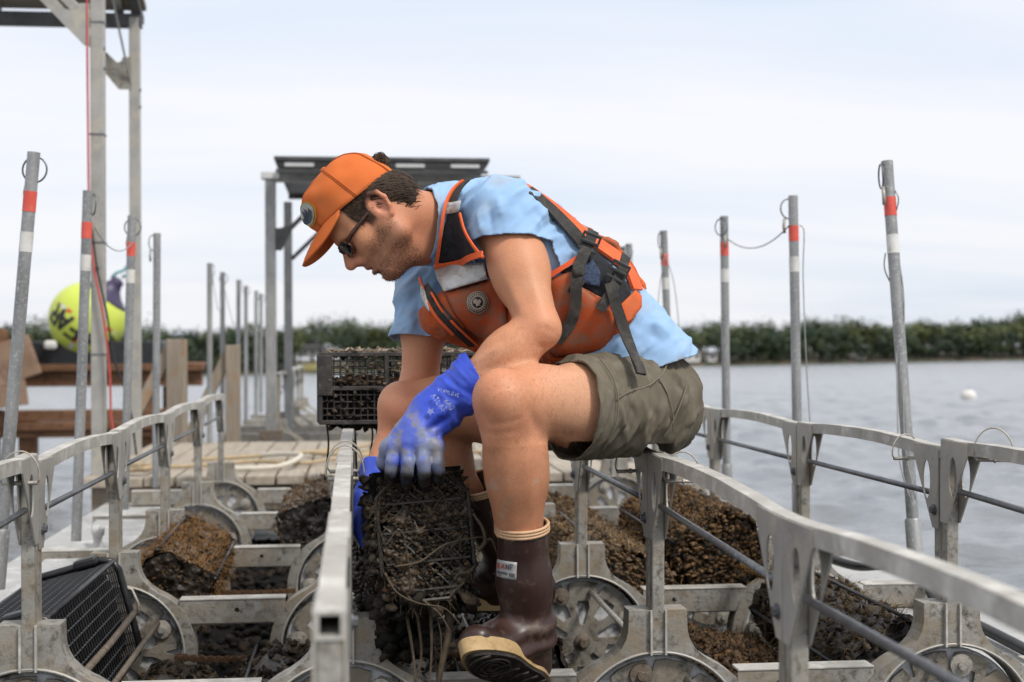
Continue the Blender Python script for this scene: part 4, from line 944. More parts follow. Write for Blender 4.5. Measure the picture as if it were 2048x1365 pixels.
lumps(t, 900, (0, 0, .096), (.205, .13, .008), .0085, ((.26, .22, .17), (.34, .29, .23), (.14, .11, .08), (.2, .15, .10)), 'dried_weed', 41, .35)
lumps(t, 150, (0, -.131, -.03), (.20, .004, .055), .006, ((.03, .024, .018), (.07, .055, .04), (.015, .012, .01)), 'mud_clods', 45, .6)
lumps(t, 90, (0, -.131, .05), (.20, .004, .04), .006, ((.10, .075, .05), (.07, .055, .04), (.16, .12, .085)), 'mud_clods', 46, .6)
lumps(t, 320, (0, -.03, .012), (.19, .075, .014), .014, ((.17, .09, .05), (.24, .16, .10), (.10, .07, .05)), 'oysters', 42)
lumps(t, 160, (0, .0, -.10), (.20, .12, .012), .012, ((.012, .01, .008), (.03, .024, .018)), 'drips', 43)
b = MB()
for k, (x, ln) in enumerate(((-.195, .16), (-.13, .12), (-.12, .23), (-.075, .10), (-.06, .25), (.04, .12), (.1, .2))): b.tube(catmull([(x, -.12, -.09), (x+.006, -.125, -.09-ln*.4), (x-.004+.01*math.sin(k), -.122, -.09-ln)], 4), [.0028]*9, 5)
b.build('hanging_weed', NEARBLACK, t, smooth=True)

# the basket the man holds, end face toward the camera
HB = empty('held_basket', (.088, .14, .140)); HB.rotation_euler = (R(-9), R(-3), R(10)); tag(HB, 'mud caked mesh basket gripped by the man in blue gloves', 'basket', 'oyster baskets')
d = (.190, .54, .268)
ring = box_surface(d, .010, .058); m = len(ring); ny = 46
Y = np.linspace(-d[1]/2, d[1]/2, ny); Pn = np.zeros((ny, m, 3)); Pn[:, :, 0] = ring[None, :, 0]; Pn[:, :, 2] = ring[None, :, 1]; Pn[:, :, 1] = Y[:, None]
dirn = np.stack([ring[:, 0]/(d[0]/2), np.zeros(m), ring[:, 1]/(d[2]/2)], 1); dirn /= np.linalg.norm(dirn, axis=1)[:, None]
Pn = Pn+dirn[None]*((fbm(Pn, 45, 3)-.5)*.02+(fbm(Pn, 14, 5)-.5)*.016)[..., None]
ii, jj = np.meshgrid(np.arange(ny-1), np.arange(m), indexing='ij'); a = ii*m+jj; b_ = ii*m+(jj+1) % m
vs = Pn.reshape(-1, 3)
mesh_obj('mud_skin', vs, np.stack([a, b_, b_+m, a+m], -1).reshape(-1, 4), MUD, HB, True, np.array([.034, .023, .013])[None]*(.35+1.3*fbm(vs, 60, 7))[:, None])
lumps_n = 1800
r_ = np.random.default_rng(77)
iy = r_.integers(0, ny, lumps_n); jm = r_.integers(0, m, lumps_n); pos = Pn[iy, jm]; nn = dirn[jm]; n = lumps_n
sz = .0046*r_.uniform(.4, 1.6, n); A = r_.normal(0, 1, (n, 3)); A /= np.linalg.norm(A, axis=1)[:, None]; B = np.cross(A, nn+1e-3); B /= np.linalg.norm(B, axis=1)[:, None]; C = np.cross(A, B)
sv = pos[:, None]+(ICV[None, :, 0:1]*A[:, None]*1.4+ICV[None, :, 1:2]*B[:, None]+ICV[None, :, 2:3]*C[:, None]*.7)*sz[:, None, None]+nn[:, None]*.003
pal = np.array(((.06, .045, .03), (.035, .027, .018), (.09, .07, .05), (.12, .085, .05), (.02, .016, .012)))
o = mesh_obj('grit', sv.reshape(-1, 3), (ICF[None]+(np.arange(n)*12)[:, None, None]).reshape(-1, 3), MUD, HB, True, np.repeat(pal[r_.integers(0, 5, n)], 12, 0)); o['kind'] = 'stuff'
# end face: dark recess, oysters behind a diamond mesh, rails, mud
yf = -d[1]/2
MB().box((0, yf+.05, 0), (d[0]-.01, .05, d[2]-.01)).build('dark_inside', NEARBLACK, HB)
lumps(HB, 110, (0, yf+.026, -.01), (.09, .006, .115), .011, ((.06, .045, .03), (.10, .075, .045), (.04, .03, .02), (.13, .095, .055), (.22, .10, .04)), 'oysters', 51, .6)
MESHM = surface('muddy_mesh', (.010, .008, .006), (.035, .026, .017), 50, .45, 0, (.075, .055, .035), .66, 80, .6, 120)
b = MB()
hx, hz, sp_ = d[0]/2-.006, d[2]/2-.008, .0155
k = -2*hz
r3 = random.Random(8)
def clipseg(x0, s_):
    pts = []; n_ = 26
    for i in range(n_+1):
        z = -hz+2*hz*i/n_; x = x0+s_*(z+hz)
        if abs(x) <= hx and abs(x)+abs(z) <= hx+hz-.055: pts.append((x+r3.gauss(0, .0008), yf-.002+r3.gauss(0, .0012), z+r3.gauss(0, .0008)))
    return pts
q = -hx-2*hz
while q < hx+2*hz:
    for s_ in (1, -1):
        pts = clipseg(q, s_)
        if len(pts) > 1: b.tube(pts, .0021*r3.uniform(.75, 1.7), 5, cap=False)
    q += sp_*1.3
b.build('end_mesh', MESHM, HB)
b = MB()
for z in (.115, .062, .005, -.055, -.11): b.box((0, yf-.006, z), (d[0]-.02-(.06 if abs(z) > .1 else 0), .005, .004))
oc = [(p[0]*.985, yf-.003, p[1]*.985) for p in ring]; b.tube(oc, .0045, 6, closed=True)
b.build('end_frame', MESHM, HB)
lumps(HB, 620, (0, yf-.003, 0), (.086, .005, .118), .0046, ((.035, .025, .016), (.055, .040, .025), (.020, .015, .010), (.085, .06, .036)), 'mud_clods', 52, .7)
gx_, gz_ = np.meshgrid(np.linspace(-.088, .088, 90), np.linspace(-.124, .124, 126), indexing='ij'); g3 = np.stack([gx_, np.zeros_like(gx_), gz_], -1); nm_ = fbm(g3, 26, 81, 5); nm2 = fbm(g3, 90, 83, 3)
g3[..., 1] = yf+.004-(nm_-.40)*.055-(nm2-.5)*.010; gi = np.arange(90*126).reshape(90, 126); qf = np.stack([gi[:-1, :-1], gi[1:, :-1], gi[1:, 1:], gi[:-1, 1:]], -1); kp = ((nm_[:-1, :-1]*.7+nm2[:-1, :-1]*.3) > .425) & (np.abs(gx_[:-1, :-1])+np.abs(gz_[:-1, :-1]) < .172)
mesh_obj('caked_mud', g3.reshape(-1, 3), qf[kp], MUD, HB, True, np.array([.062, .041, .023])[None]*(.35+1.25*fbm(g3.reshape(-1, 3), 70, 85))[:, None])
lumps(HB, 130, (-.105, yf+.03, .02), (.006, .03, .10), .008, ((.02, .016, .012), (.06, .045, .03)), 'edge_mud', 53, .7)
lumps(HB, 380, (.0, -.10, -.14), (.095, .17, .018), .013, ((.025, .02, .014), (.05, .036, .024), (.012, .01, .008)), 'under_mud', 54, .8)
lumps(HB, 420, (-.035, -.04, -.19), (.045, .12, .055), .015, ((.018, .013, .009), (.035, .025, .016), (.008, .007, .005)), 'hanging_mud', 55, .8)
weed_strands(HB, Pn[:8], dirn, 1500, (.045, .032, .02), r_, .008, .035, .8, 'weed')
weed_strands(HB, Pn[:3, :], np.stack([dirn[:, 0]*.3, -np.ones(m), dirn[:, 2]*.3], 1), 420, (.05, .036, .022), r_, .01, .045, 1.2, 'weed')
b = MB(); r3 = random.Random(5)
def strand(pts, r0, r1): 
    c = catmull(pts, 7); b.tube(c, [lerp(r0, r1, i/(len(c)-1)) for i in range(len(c))], 6)
strand([(.098, yf-.01, .03), (.112, yf-.02, .0), (.115, yf-.02, -.03), (.10, yf-.012, -.045)], .0025, .005)
strand([(.11, yf-.012, -.035), (.128, yf-.02, -.025), (.138, yf-.02, -.055)], .004, .0015)
strand([(-.07, yf-.012, -.06), (-.02, yf-.018, -.055), (.03, yf-.018, -.028), (.08, yf-.015, -.02), (.12, yf-.012, -.022), (.155, yf-.012, -.05)], .0028, .001)
strand([(-.09, yf-.01, -.07), (-.07, yf-.015, -.11), (-.03, yf-.02, -.135), (.02, yf-.022, -.15), (.05, yf-.02, -.185)], .0024, .001)
strand([(-.02, yf-.015, -.13), (.01, yf-.02, -.16), (.03, yf-.02, -.20)], .003, .001)
for k in range(2):
    x = r3.uniform(-.09, .08); strand([(x, yf-.012, r3.uniform(-.12, .1)), (x+r3.uniform(-.04, .04), yf-.016, r3.uniform(-.13, .08)), (x+r3.uniform(-.06, .06), yf-.014, r3.uniform(-.14, .05))], .0013, .0007)
for k in range(6):
    x = r3.uniform(-.06, .02); y = yf+r3.uniform(.0, .18); z0 = -.14; ln = r3.uniform(.08, .30)
    strand([(x, y, z0), (x+r3.uniform(-.012, .012), y, z0-ln*.5), (x+r3.uniform(-.03, .01), y, z0-ln)], .004 if k < 3 else .002, .001)
strand([(.045, yf+.05, -.13), (.04, yf+.05, -.2), (.015, yf+.05, -.28), (0, yf+.06, -.36)], .010, .004)
b.build('weed_strand', surface('pale_brown_weed', (.045, .031, .018), (.10, .07, .042), 60, .7, 0, None, bump=.3, bump_scale=150), HB, smooth=True)
# black hose along the outer pontoon
wire([(1.50, 3.2, -.16), (1.50, 2.2, -.16), (1.53, 1.7, -.15), (1.56, 1.35, -.14), (1.60, 1.12, -.09), (1.63, 1.03, -.10), (1.60, .85, -.165), (1.60, .5, -.18), (1.585, .1, -.18), (1.60, -.5, -.18)], 'black hose lying along the outer pontoon', .0155, BLACKCABLE, 'hose')

# dark growth on the added boxes under the raft
for o in list(bpy.data.objects):
    if o.name.split('.')[0] == 'under_raft_box' and o.location.y < 5:
        lumps(o, 1500, (0, 0, .085), (.25, 3.1, .012), .017, ((.010, .008, .006), (.022, .016, .010), (.04, .028, .016), (.006, .005, .004)), 'box_fouling', int(o.location.x*100) % 97+500, .7)
# ---------------------------------------------------------------- the man: signed-distance sculpting, meshed with surface nets
def A3(*v): return np.array(v, dtype=float)
J = dict(hipL=(.612, .045, .415), hipR=(.548, .203, .415), kneeL=(.280, -.229, .447), ankL=(.332, -.133, -.018), kneeR=(.106, .202, .414), ankR=(.352, .378, .015),
         shL=(.304, .028, .826), shR=(.170, .340, .765), elL=(.362, -.118, .588), wrL=(.141, -.114, .412), elR=(.139, .299, .466), wrR=(.038, .139, .281), ear=(.038, .007, .832),
         pelvis=(.598, .118, .434), waist=(.540, .142, .555), rib=(.455, .153, .655), chest=(.346, .165, .744), uch=(.270, .183, .812), c7=(.212, .160, .838), neckb=(.180, .155, .815), skullb=(.085, .083, .828))
J = {k: A3(*v) for k, v in J.items()}
def nrm(v): return v/np.linalg.norm(v)
LAT = nrm(J['shL']-J['shR']); LATP = nrm(J['hipL']-J['hipR'])
# primitives: each returns distance for (...,3) points; carries a bounding box
def rc(a, b, ra, rb):
    a, b = np.asarray(a, float), np.asarray(b, float); ab = b-a; L2 = ab@ab
    def f(p):
        q = p-a; t = np.clip(q@ab/L2, 0, 1); return np.sqrt(((q-t[..., None]*ab)**2).sum(-1))-(ra+(rb-ra)*t)
    r_ = max(ra, rb); return f, np.minimum(a, b)-r_, np.maximum(a, b)+r_
def elp(c, r_, ax=None):
    c = np.asarray(c, float); r_ = np.asarray(r_, float); M = np.eye(3) if ax is None else np.array([nrm(np.asarray(x, float)) for x in ax])
    def f(p):
        q = (p-c)@M.T; k0 = np.sqrt(((q/r_)**2).sum(-1)); k1 = np.sqrt(((q/r_**2)**2).sum(-1)); return k0*(k0-1)/np.maximum(k1, 1e-6)
    m = r_.max(); return f, c-m, c+m
def ecap(a, b, lat, ra, rb):
    a, b, lat = np.asarray(a, float), np.asarray(b, float), np.asarray(lat, float); ab = b-a; L2 = ab@ab
    def f(p):
        q = p-a; t = np.clip(q@ab/L2, 0, 1); d = q-t[..., None]*ab; l = d@lat; o = d-l[..., None]*lat; oo = np.sqrt((o**2).sum(-1))
        rl = ra[0]+(rb[0]-ra[0])*t; ro = ra[1]+(rb[1]-ra[1])*t; k0 = np.sqrt((l/rl)**2+(oo/ro)**2); k1 = np.sqrt((l/rl**2)**2+(oo/ro**2)**2); return k0*(k0-1)/np.maximum(k1, 1e-6)
    m = max(ra+rb); return f, np.minimum(a, b)-m, np.maximum(a, b)+m
def smin(a, b, k):
    if k <= 0: return np.minimum(a, b)
    h = np.maximum(k-np.abs(a-b), 0)/k; return np.minimum(a, b)-h*h*k*.25
def smax(a, b, k): return -smin(-a, -b, k)
class Field:
    def __init__(s): s.ops = []
    def u(s, prim, k=.02): s.ops.append(('u', prim, k, 0)); return s
    def sub(s, prim, k=.01): s.ops.append(('s', prim, k, 0)); return s
    def merge(s, other, off=0.0, k=None):
        for o, p, kk, of in other.ops: s.ops.append((o, p, kk if k is None else k, of+off))
        return s
    def ev(s, p):
        d = np.full(p.shape[:-1], 9.0)
        for o, (f, lo, hi), k, off in s.ops:
            x = f(p)-off; d = smin(d, x, k) if o == 'u' else smax(d, -x, k)
        return d
    def grad(s, p, e=1e-3):
        g = np.stack([s.ev(p+np.eye(3)[i]*e)-s.ev(p-np.eye(3)[i]*e) for i in range(3)], -1); return g/np.maximum(np.linalg.norm(g, axis=-1, keepdims=True), 1e-9)
    def mesh(s, h, lo=None, hi=None, off=0.0):
        los = np.min([p[1]-of for o, p, k, of in s.ops if o == 'u'], 0); his = np.max([p[2]+of for o, p, k, of in s.ops if o == 'u'], 0)
        lo = los-3*h-off if lo is None else np.asarray(lo, float); hi = his+3*h+off if hi is None else np.asarray(hi, float)
        n = np.ceil((hi-lo)/h).astype(int)+1; D = np.full(n, 1.0, dtype=np.float32)
        ax = [lo[i]+h*np.arange(n[i]) for i in range(3)]
        for o, (f, a, b), k, of in s.ops:
            m = k+.03+of+off; i0 = np.maximum(np.floor((a-m-lo)/h).astype(int), 0); i1 = np.minimum(np.ceil((b+m-lo)/h).astype(int)+1, n)
            if (i1 <= i0).any(): continue
            sl_ = tuple(slice(i0[i], i1[i]) for i in range(3)); P = np.stack(np.meshgrid(*[ax[i][sl_[i]] for i in range(3)], indexing='ij'), -1)
            x = (f(P)-of).astype(np.float32); D[sl_] = smin(D[sl_], x, k) if o == 'u' else smax(D[sl_], -x, k)
        return nets(D-off, lo, h)
def nets(D, lo, h):
    s = D < 0; n = np.array(D.shape); cs = [(a, b, c) for a in (0, 1) for b in (0, 1) for c in (0, 1)]
    sh = lambda A, o: A[o[0]:n[0]-1+o[0], o[1]:n[1]-1+o[1], o[2]:n[2]-1+o[2]]
    cnt = sum(sh(s, o).astype(np.int8) for o in cs); act = (cnt > 0) & (cnt < 8); idx = np.argwhere(act)
    vid = np.full(act.shape, -1, dtype=np.int64); vid[act] = np.arange(len(idx))
    acc = np.zeros((len(idx), 3)); num = np.zeros(len(idx))
    for a in range(8):
        for b in range(a+1, 8):
            A, B = np.array(cs[a]), np.array(cs[b])
            if np.abs(A-B).sum() != 1: continue
            d0 = D[tuple((idx+A).T)].astype(float); d1 = D[tuple((idx+B).T)].astype(float); c = (d0 < 0) != (d1 < 0); t = np.where(c, d0/np.where(c, d0-d1, 1), 0)
            acc += np.where(c[:, None], A+(B-A)*t[:, None], 0); num += c
    V_ = lo+h*(idx+acc/num[:, None]); F_ = []
    for ax in range(3):
        o = [0, 0, 0]; o[ax] = 1; u, w_ = (ax+1) % 3, (ax+2) % 3
        a = s[tuple(slice(0, n[i]-o[i]) for i in range(3))]; b = s[tuple(slice(o[i], n[i]) for i in range(3))]; e = np.argwhere(a != b)
        e = e[(e[:, u] > 0) & (e[:, w_] > 0) & (e[:, u] < n[u]-1) & (e[:, w_] < n[w_]-1)]
        if not len(e): continue
        du = np.zeros(3, int); du[u] = 1; dw = np.zeros(3, int); dw[w_] = 1
        q = np.stack([vid[tuple((e-du-dw).T)], vid[tuple((e-dw).T)], vid[tuple(e.T)], vid[tuple((e-du).T)]], 1); fl = s[tuple(e.T)]
        q[~fl] = q[~fl][:, ::-1]; F_.append(q)
    return V_, np.concatenate(F_)
def vnormals(v, f):
    a = v[f[:, 1]]-v[f[:, 0]]; b = v[f[:, 3]]-v[f[:, 0]]; c = v[f[:, 2]]-v[f[:, 0]]; fn = np.cross(a, c)+np.cross(c, b); n = np.zeros_like(v)
    for i in range(4): np.add.at(n, f[:, i], fn)
    return n/np.maximum(np.linalg.norm(n, axis=1, keepdims=True), 1e-12)
SEAT = Vector((.62, .12, .335)); PERSON = empty('person', SEAT); tag(PERSON, 'person in orange cap and life vest sitting on a railing, gripping a muddy basket', 'person')
def child(o, parent=PERSON):
    o.parent = parent; o.matrix_parent_inverse = Matrix.Translation(-SEAT) if parent is PERSON else Matrix.Identity(4); return o
def cut(o, cuts):
    """cuts: (point, normal, test(centre)->bool); removes the side the normal points to"""
    bm = bmesh.new(); bm.from_mesh(o.data)
    for p, n, test in cuts:
        bm.faces.ensure_lookup_table(); cen = np.array([f.calc_center_median() for f in bm.faces]); ok = np.ones(len(cen), bool) if test is None else np.asarray(test(cen)); fs_ = [bm.faces[i] for i in np.where(ok)[0]]
        g = list({e for f in fs_ for e in f.edges})+list({v for f in fs_ for v in f.verts})+fs_
        bmesh.ops.bisect_plane(bm, geom=g, plane_co=Vector(p), plane_no=Vector(n), clear_outer=True, dist=1e-6)
    bm.to_mesh(o.data); bm.free(); o.data.polygons.foreach_set('use_smooth', [True]*len(o.data.polygons)); return o
def keep_near(o, c, r_):
    bm = bmesh.new(); bm.from_mesh(o.data); bmesh.ops.delete(bm, geom=[f for f in bm.faces if (f.calc_center_median()-Vector(c)).length > r_], context='FACES'); bm.to_mesh(o.data); bm.free()
def solid(o, th, off=-1):
    m = o.modifiers.new('cloth', 'SOLIDIFY'); m.thickness = th; m.offset = off; return o
def near_seg(a, b, r_):
    a, b = np.asarray(a, float), np.asarray(b, float); ab = b-a; L2 = ab@ab
    def f(c): t = np.clip((c-a)@ab/L2, 0, 1); return np.linalg.norm(c-a-t[:, None]*ab, axis=1) < r_
    return f

# --- materials of the figure
def cloth(name, c1, c2, scale, weave=900, bump=.12, rough=.85, dirt=None, dirt_at=.6, dirt_scale=8, vcol=False, stretch=None, dirt2=None, d2a=.62):
    return surface(name, c1, c2, scale, rough, 0, dirt, dirt_at, dirt_scale, bump, weave, spec=.25, vcol=vcol, stretch=stretch, dirt_soft=.1, bdist=.0015, dirt2=dirt2, dirt2_at=d2a)
SKIN = surface('tanned_skin', (.90, .885, .87), (1.06, 1.075, 1.085), 260, .5, 0, (.36, .15, .08), .76, 240, bump=.3, bump_scale=300, vcol=True, spec=.35, rvar=.08, sss=.06, bdist=.002)
SHIRT = cloth('light_blue_cotton', (.27, .43, .66), (.33, .495, .71), 9, dirt=(.33, .36, .40), dirt_at=.60, dirt_scale=9, dirt2=(.40, .40, .40), d2a=.66)
SHORTS = cloth('olive_canvas', (.100, .085, .060), (.155, .134, .098), 9, dirt=(.18, .16, .125), dirt_at=.60, dirt_scale=16, stretch=(1, 1, 1))
ORANGE = cloth('orange_vest_nylon', (.46, .078, .018), (.58, .112, .026), 6, 240, .25, .62, dirt=(.33, .11, .055), dirt_at=.53, dirt_scale=22, dirt2=(.70, .13, .025), d2a=.60)
ORANGE_D = cloth('dirty_vest_nylon', (.30, .066, .024), (.50, .085, .022), 9, 240, .3, .6, dirt=(.27, .125, .075), dirt_at=.53, dirt_scale=26)
ORANGE_B = cloth('bright_orange_piping', (.74, .105, .028), (.82, .15, .045), 14, 500, .15, .6)
SILVER = surface('reflective_tape', (.42, .42, .41), (.60, .60, .59), 22, .38, .35, (.34, .29, .22), .60, 60, .35, 60)
MESHB = cloth('black_vest_mesh', (.010, .011, .014), (.030, .032, .038), 60, 520, .9, .7)
WEB = cloth('black_webbing', (.022, .021, .020), (.062, .058, .052), 30, 600, .5, .75, dirt=(.085, .078, .068), dirt_at=.6, dirt_scale=40)
NAVY = cloth('navy_plaid_mesh', (.02, .03, .06), (.07, .10, .17), 160, 500, .5, .8)
BUCK = surface('buckle_plastic', (.010, .010, .010), (.025, .025, .025), 20, .3, 0, None, bump=0)
CAPM = cloth('orange_cap_canvas', (.56, .125, .026), (.66, .168, .042), 10, 700, .2, .85, dirt=(.48, .13, .04), dirt_at=.6, dirt_scale=10)
CAPD = cloth('cap_stitching', (.42, .10, .02), (.50, .13, .03), 30, 700, .1, .85)
GLOVE = surface('blue_pvc_glove', (.85, .85, .85), (1.1, 1.1, 1.1), 30, .42, 0, None, bump=.35, bump_scale=150, vcol=True, spec=.45, bdist=.002, rvar=.1)
BOOT = surface('brown_rubber', (.030, .014, .011), (.054, .026, .020), 12, .44, 0, (.12, .085, .06), .64, 26, .12, 60, spec=.5, rvar=.12, stretch=(1, 1, .45), bdist=.003)
SOLE = surface('tan_rubber', (.36, .24, .10), (.47, .33, .16), 16, .6, 0, (.26, .16, .07), .60, 30, .3, 70)
TREAD = surface('dark_tread', (.012, .009, .008), (.035, .026, .02), 30, .6, 0, (.08, .06, .045), .6, 50, .5, 80)
HAIR = surface('dark_brown_hair', (.024, .014, .008), (.080, .047, .027), 60, .5, 0, None, bump=.6, bump_scale=260, spec=.25)
TORT = surface('tortoise_frame', (.012, .008, .006), (.10, .028, .010), 90, .22, 0, None, bump=0)
LENS = surface('dark_lens', (.006, .006, .007), (.010, .010, .012), 5, .06, 0, None, bump=0, spec=.8)

# garment drafting frame on the man's left side
GX, GZ, GN = A3(.9942, -.1078, -.0040), A3(.0036, -.0041, 1.0), A3(.1078, .9942, .0037)
GO = A3(.32124, .00722, .56373)
PU = 1.0477e-3
def draft(x, y): return GO+GX*(x-1024)*PU+GZ*(682.5-y)*PU
def drape(field, xy, off):
    p = np.array([draft(*q) for q in xy])-GN*.45; hit = np.zeros(len(p), bool)
    for _ in range(70):
        d = field.ev(p)-off; st = np.where(hit, 0, np.clip(d, -.02, .05)*.85); p = p+GN*st[:, None]; hit |= np.abs(d) < 2e-4
    far = (p-GO)@GN > .30
    if far.any():                                   # beyond the silhouette: slide onto the nearest skin
        q = np.array([draft(*xy[i]) for i in np.where(far)[0]])+GN*.12
        for _ in range(10): q = q-field.grad(q)*(field.ev(q)-off)[:, None]
        p[far] = q
    return p
# --- torso field shared by shirt and vest
TORSO = Field()
TORSO.u(ecap(J['pelvis'], J['waist'], LATP, (.162, .112), (.150, .106)), .05)
TORSO.u(ecap(J['waist'], J['rib'], nrm(LAT+LATP), (.150, .106), (.158, .114)), .06)
TORSO.u(ecap(J['rib'], J['chest'], LAT, (.158, .114), (.170, .112)), .06)
TORSO.u(ecap(J['chest'], J['uch'], LAT, (.168, .108), (.125, .075)), .06)
TORSO.u(rc(J['uch'], J['shL'], .078, .066), .06).u(rc(J['uch'], J['shR'], .078, .062), .06)
TORSO.u(rc(J['uch'], J['c7'], .08, .052), .05)

# --- body (legs, arms, torso core)
B = Field().merge(TORSO, -.012)
def leg(h, k, an, s_):
    side = nrm(np.cross(J[k]-J[h], A3(0, 0, 1)))
    d = J[k]-J[h]; B.u(rc(J[h], J[h]+d*.5, .092, .084), .03); B.u(rc(J[h]+d*.45, J[k], .084, .054), .03)
    B.u(elp(J[k]+nrm(d)*.020+A3(0, 0, .016), (.036, .038, .040)), .02); B.u(elp(J[k]+(J[an]-J[k])*.10+nrm(d)*.022, (.024, .026, .035)), .02)                      # patella
    q = J[an]-J[k]; back = nrm(d*-1)*1.0; back = nrm(back-nrm(q)*(back@nrm(q)))
    B.u(rc(J[k], J[k]+q*.32+back*.012, .053, .053), .03); B.u(rc(J[k]+q*.26+back*.012, J[an], .053, .040), .03)
    B.u(elp(J[k]+q*.28+back*.026, (.046, .046, .105), None), .04)                          # calf
    B.u(rc(J[k]+q*.16-back*.032, J[k]+q*.44-back*.022, .014, .008), .025)                     # shin edge
    B.u(elp(J[k]-d*.22+A3(0, 0, .026)+side*.012, (.07, .05, .045)), .04)                      # thigh muscle
leg('hipL', 'kneeL', 'ankL', 1); leg('hipR', 'kneeR', 'ankR', -1)
def arm(s_, e, w_, big=1.0):
    d = J[e]-J[s_]; B.u(elp(J[s_], (.064, .062, .064)), .03); B.u(rc(J[s_], J[s_]+d*.5, .058*big, .053*big), .03); B.u(rc(J[s_]+d*.45, J[e], .053*big, .041), .03)
    q = J[w_]-J[e]; B.u(rc(J[e], J[e]+q*.3, .041, .0445), .02); B.u(rc(J[e]+q*.25, J[w_], .0445, .028), .03); B.u(elp(J[e]-nrm(q)*.014-nrm(d)*-.016, (.021, .021, .021)), .018); B.u(elp(J[s_]+d*.48+nrm(np.cross(d, q))*.012, (.042, .042, .085)), .03)
arm('shL', 'elL', 'wrL', 1.06); arm('shR', 'elR', 'wrR')
bv, bf = B.mesh(.0042); bv[:, 2] = np.where((bv[:, 0] > .42) & (bv[:, 2] < .362) & (bv[:, 2] > .2), .362, bv[:, 2])

def creases(v, n, lst):
    for a, b, w_, amp in lst:
        a, b = np.asarray(a, float), np.asarray(b, float); ab = b-a; L2 = max(ab@ab, 1e-9); q = v-a; t = np.clip(q@ab/L2, 0, 1); d2 = ((q-t[:, None]*ab)**2).sum(1); v = v+n*(amp*np.exp(-d2/(w_*w_))*np.sin(PI*np.clip(t, .02, .98))**.6)[:, None]
    return v
kl, kr, eL = J['kneeL'], J['kneeR'], J['elL']
def bd(x, y): return drape(B, [(x, y)], 0)[0]
bv = creases(bv, vnormals(bv, bf), [(bd(a, b), bd(c, d), w_, am) for a, b, c, d, w_, am in ((985, 832, 1040, 822, .006, -.0028), (980, 850, 1030, 846, .006, -.0022), (990, 770, 1040, 762, .008, -.0025), (1052, 800, 1085, 872, .012, -.004), (1075, 866, 1150, 868, .012, -.005), (970, 800, 985, 840, .007, -.002),
      (1078, 655, 1106, 668, .005, -.002), (1070, 690, 1098, 694, .006, -.0025), (1000, 655, 1045, 640, .012, -.005), (940, 730, 1010, 690, .010, .003), (955, 745, 1030, 715, .008, -.003), (1010, 560, 1045, 640, .014, .004), (1060, 540, 1085, 630, .016, .003), (1020, 860, 1010, 1000, .012, .003), (1050, 880, 1060, 1010, .014, .003), (1100, 745, 1180, 745, .02, .003))])
for tp_, an_ in ((A3(.320, -.172, .186), J['ankL']), (A3(.281, .282, .225), J['ankR'])):      # nothing of the leg inside the boot shafts
    cc_ = bv[bf].mean(1); ax_b = nrm(an_-tp_); bf = bf[~(near_seg(tp_, an_+ax_b*.05, .11)(cc_) & ((cc_-tp_)@ax_b > 0))]
# --- head in its own frame: F forward, U up, Lf toward the left ear
HF = nrm(-.62*A3(.994, -.108, 0)-.785*A3(0, 0, 1)); HU0 = nrm(-.785*A3(.994, -.108, 0)+.62*A3(0, 0, 1)); HL0 = np.cross(HU0, HF)
yaw = R(7); HF_ = nrm(HF*math.cos(yaw)+HL0*math.sin(yaw)); HL = np.cross(HU0, HF_); HF = HF_; HU = HU0
HO = J['ear']-HL*.074
def hp3(f, u, l): return HO+HF*f+HU*u+HL*l
HAX = (HF, HU, HL)
H = Field()
H.u(elp(hp3(-.004, .052, 0), (.094, .086, .074), HAX), .02).u(elp(hp3(.045, .045, 0), (.055, .062, .060), HAX), .03)
H.u(elp(hp3(.048, -.018, 0), (.052, .078, .056), HAX), .03)
for s_ in (-1, 1):
    H.u(elp(hp3(.062, -.012, s_*.040), (.028, .026, .024), HAX), .025)
    H.u(rc(hp3(.008, -.060, s_*.050), hp3(.074, -.094, s_*.020), .024, .020), .03); H.u(rc(hp3(.0, .0, s_*.055), hp3(.008, -.060, s_*.050), .026, .024), .03)
    H.u(elp(hp3(.107, -.0265, s_*.0125), (.0115, .0095, .0085), HAX), .006)
H.u(elp(hp3(.079, -.098, 0), (.021, .019, .024), HAX), .02).u(elp(hp3(.084, -.050, 0), (.022, .030, .028), HAX), .025)
H.u(rc(hp3(.090, .030, -.026), hp3(.090, .030, .026), .014, .014), .02)
H.u(rc(hp3(.096, .018, 0), hp3(.1235, -.020, 0), .0100, .0135), .010)
for s_ in (-1, 1): H.sub(elp(hp3(.104, .004, s_*.031), (.016, .012, .017), HAX), .016)
for s_ in (-1, 1): H.u(elp(hp3(.082, .004, s_*.031), (.013, .013, .013), HAX), .003)
H.u(elp(hp3(.100, -.0535, 0), (.0105, .0065, .020), HAX), .006).u(elp(hp3(.0985, -.0725, 0), (.0115, .0080, .0185), HAX), .006)
H.sub(elp(hp3(.108, -.0625, 0), (.020, .0035, .019), HAX), .003)
H.sub(elp(hp3(.100, -.083, 0), (.008, .005, .016), HAX), .010)
for s_ in (-1, 1):                                                                          # ears: rim, lobe, concha
    def ep(f, u, l): return hp3(f, u, s_*l)
    H.u(elp(ep(-.010, .002, .076), (.020, .031, .0075), HAX), .008)
    cur = [(.008, .016, .077), (.002, .030, .081), (-.014, .036, .086), (-.028, .026, .089), (-.031, .006, .088), (-.024, -.014, .084), (-.012, -.028, .080), (.0, -.028, .077)]
    for a, b in zip(cur, cur[1:]): H.u(rc(ep(*a), ep(*b), .0050, .0050), .004)
    H.sub(elp(ep(-.008, -.002, .087), (.0105, .0140, .009), HAX), .006)
H.u(rc(hp3(-.014, -.022, .0), J['neckb']+A3(0, 0, -.012), .053, .058), .035).u(rc(hp3(-.040, -.010, 0), J['c7']+A3(0, 0, -.006), .044, .044), .04)
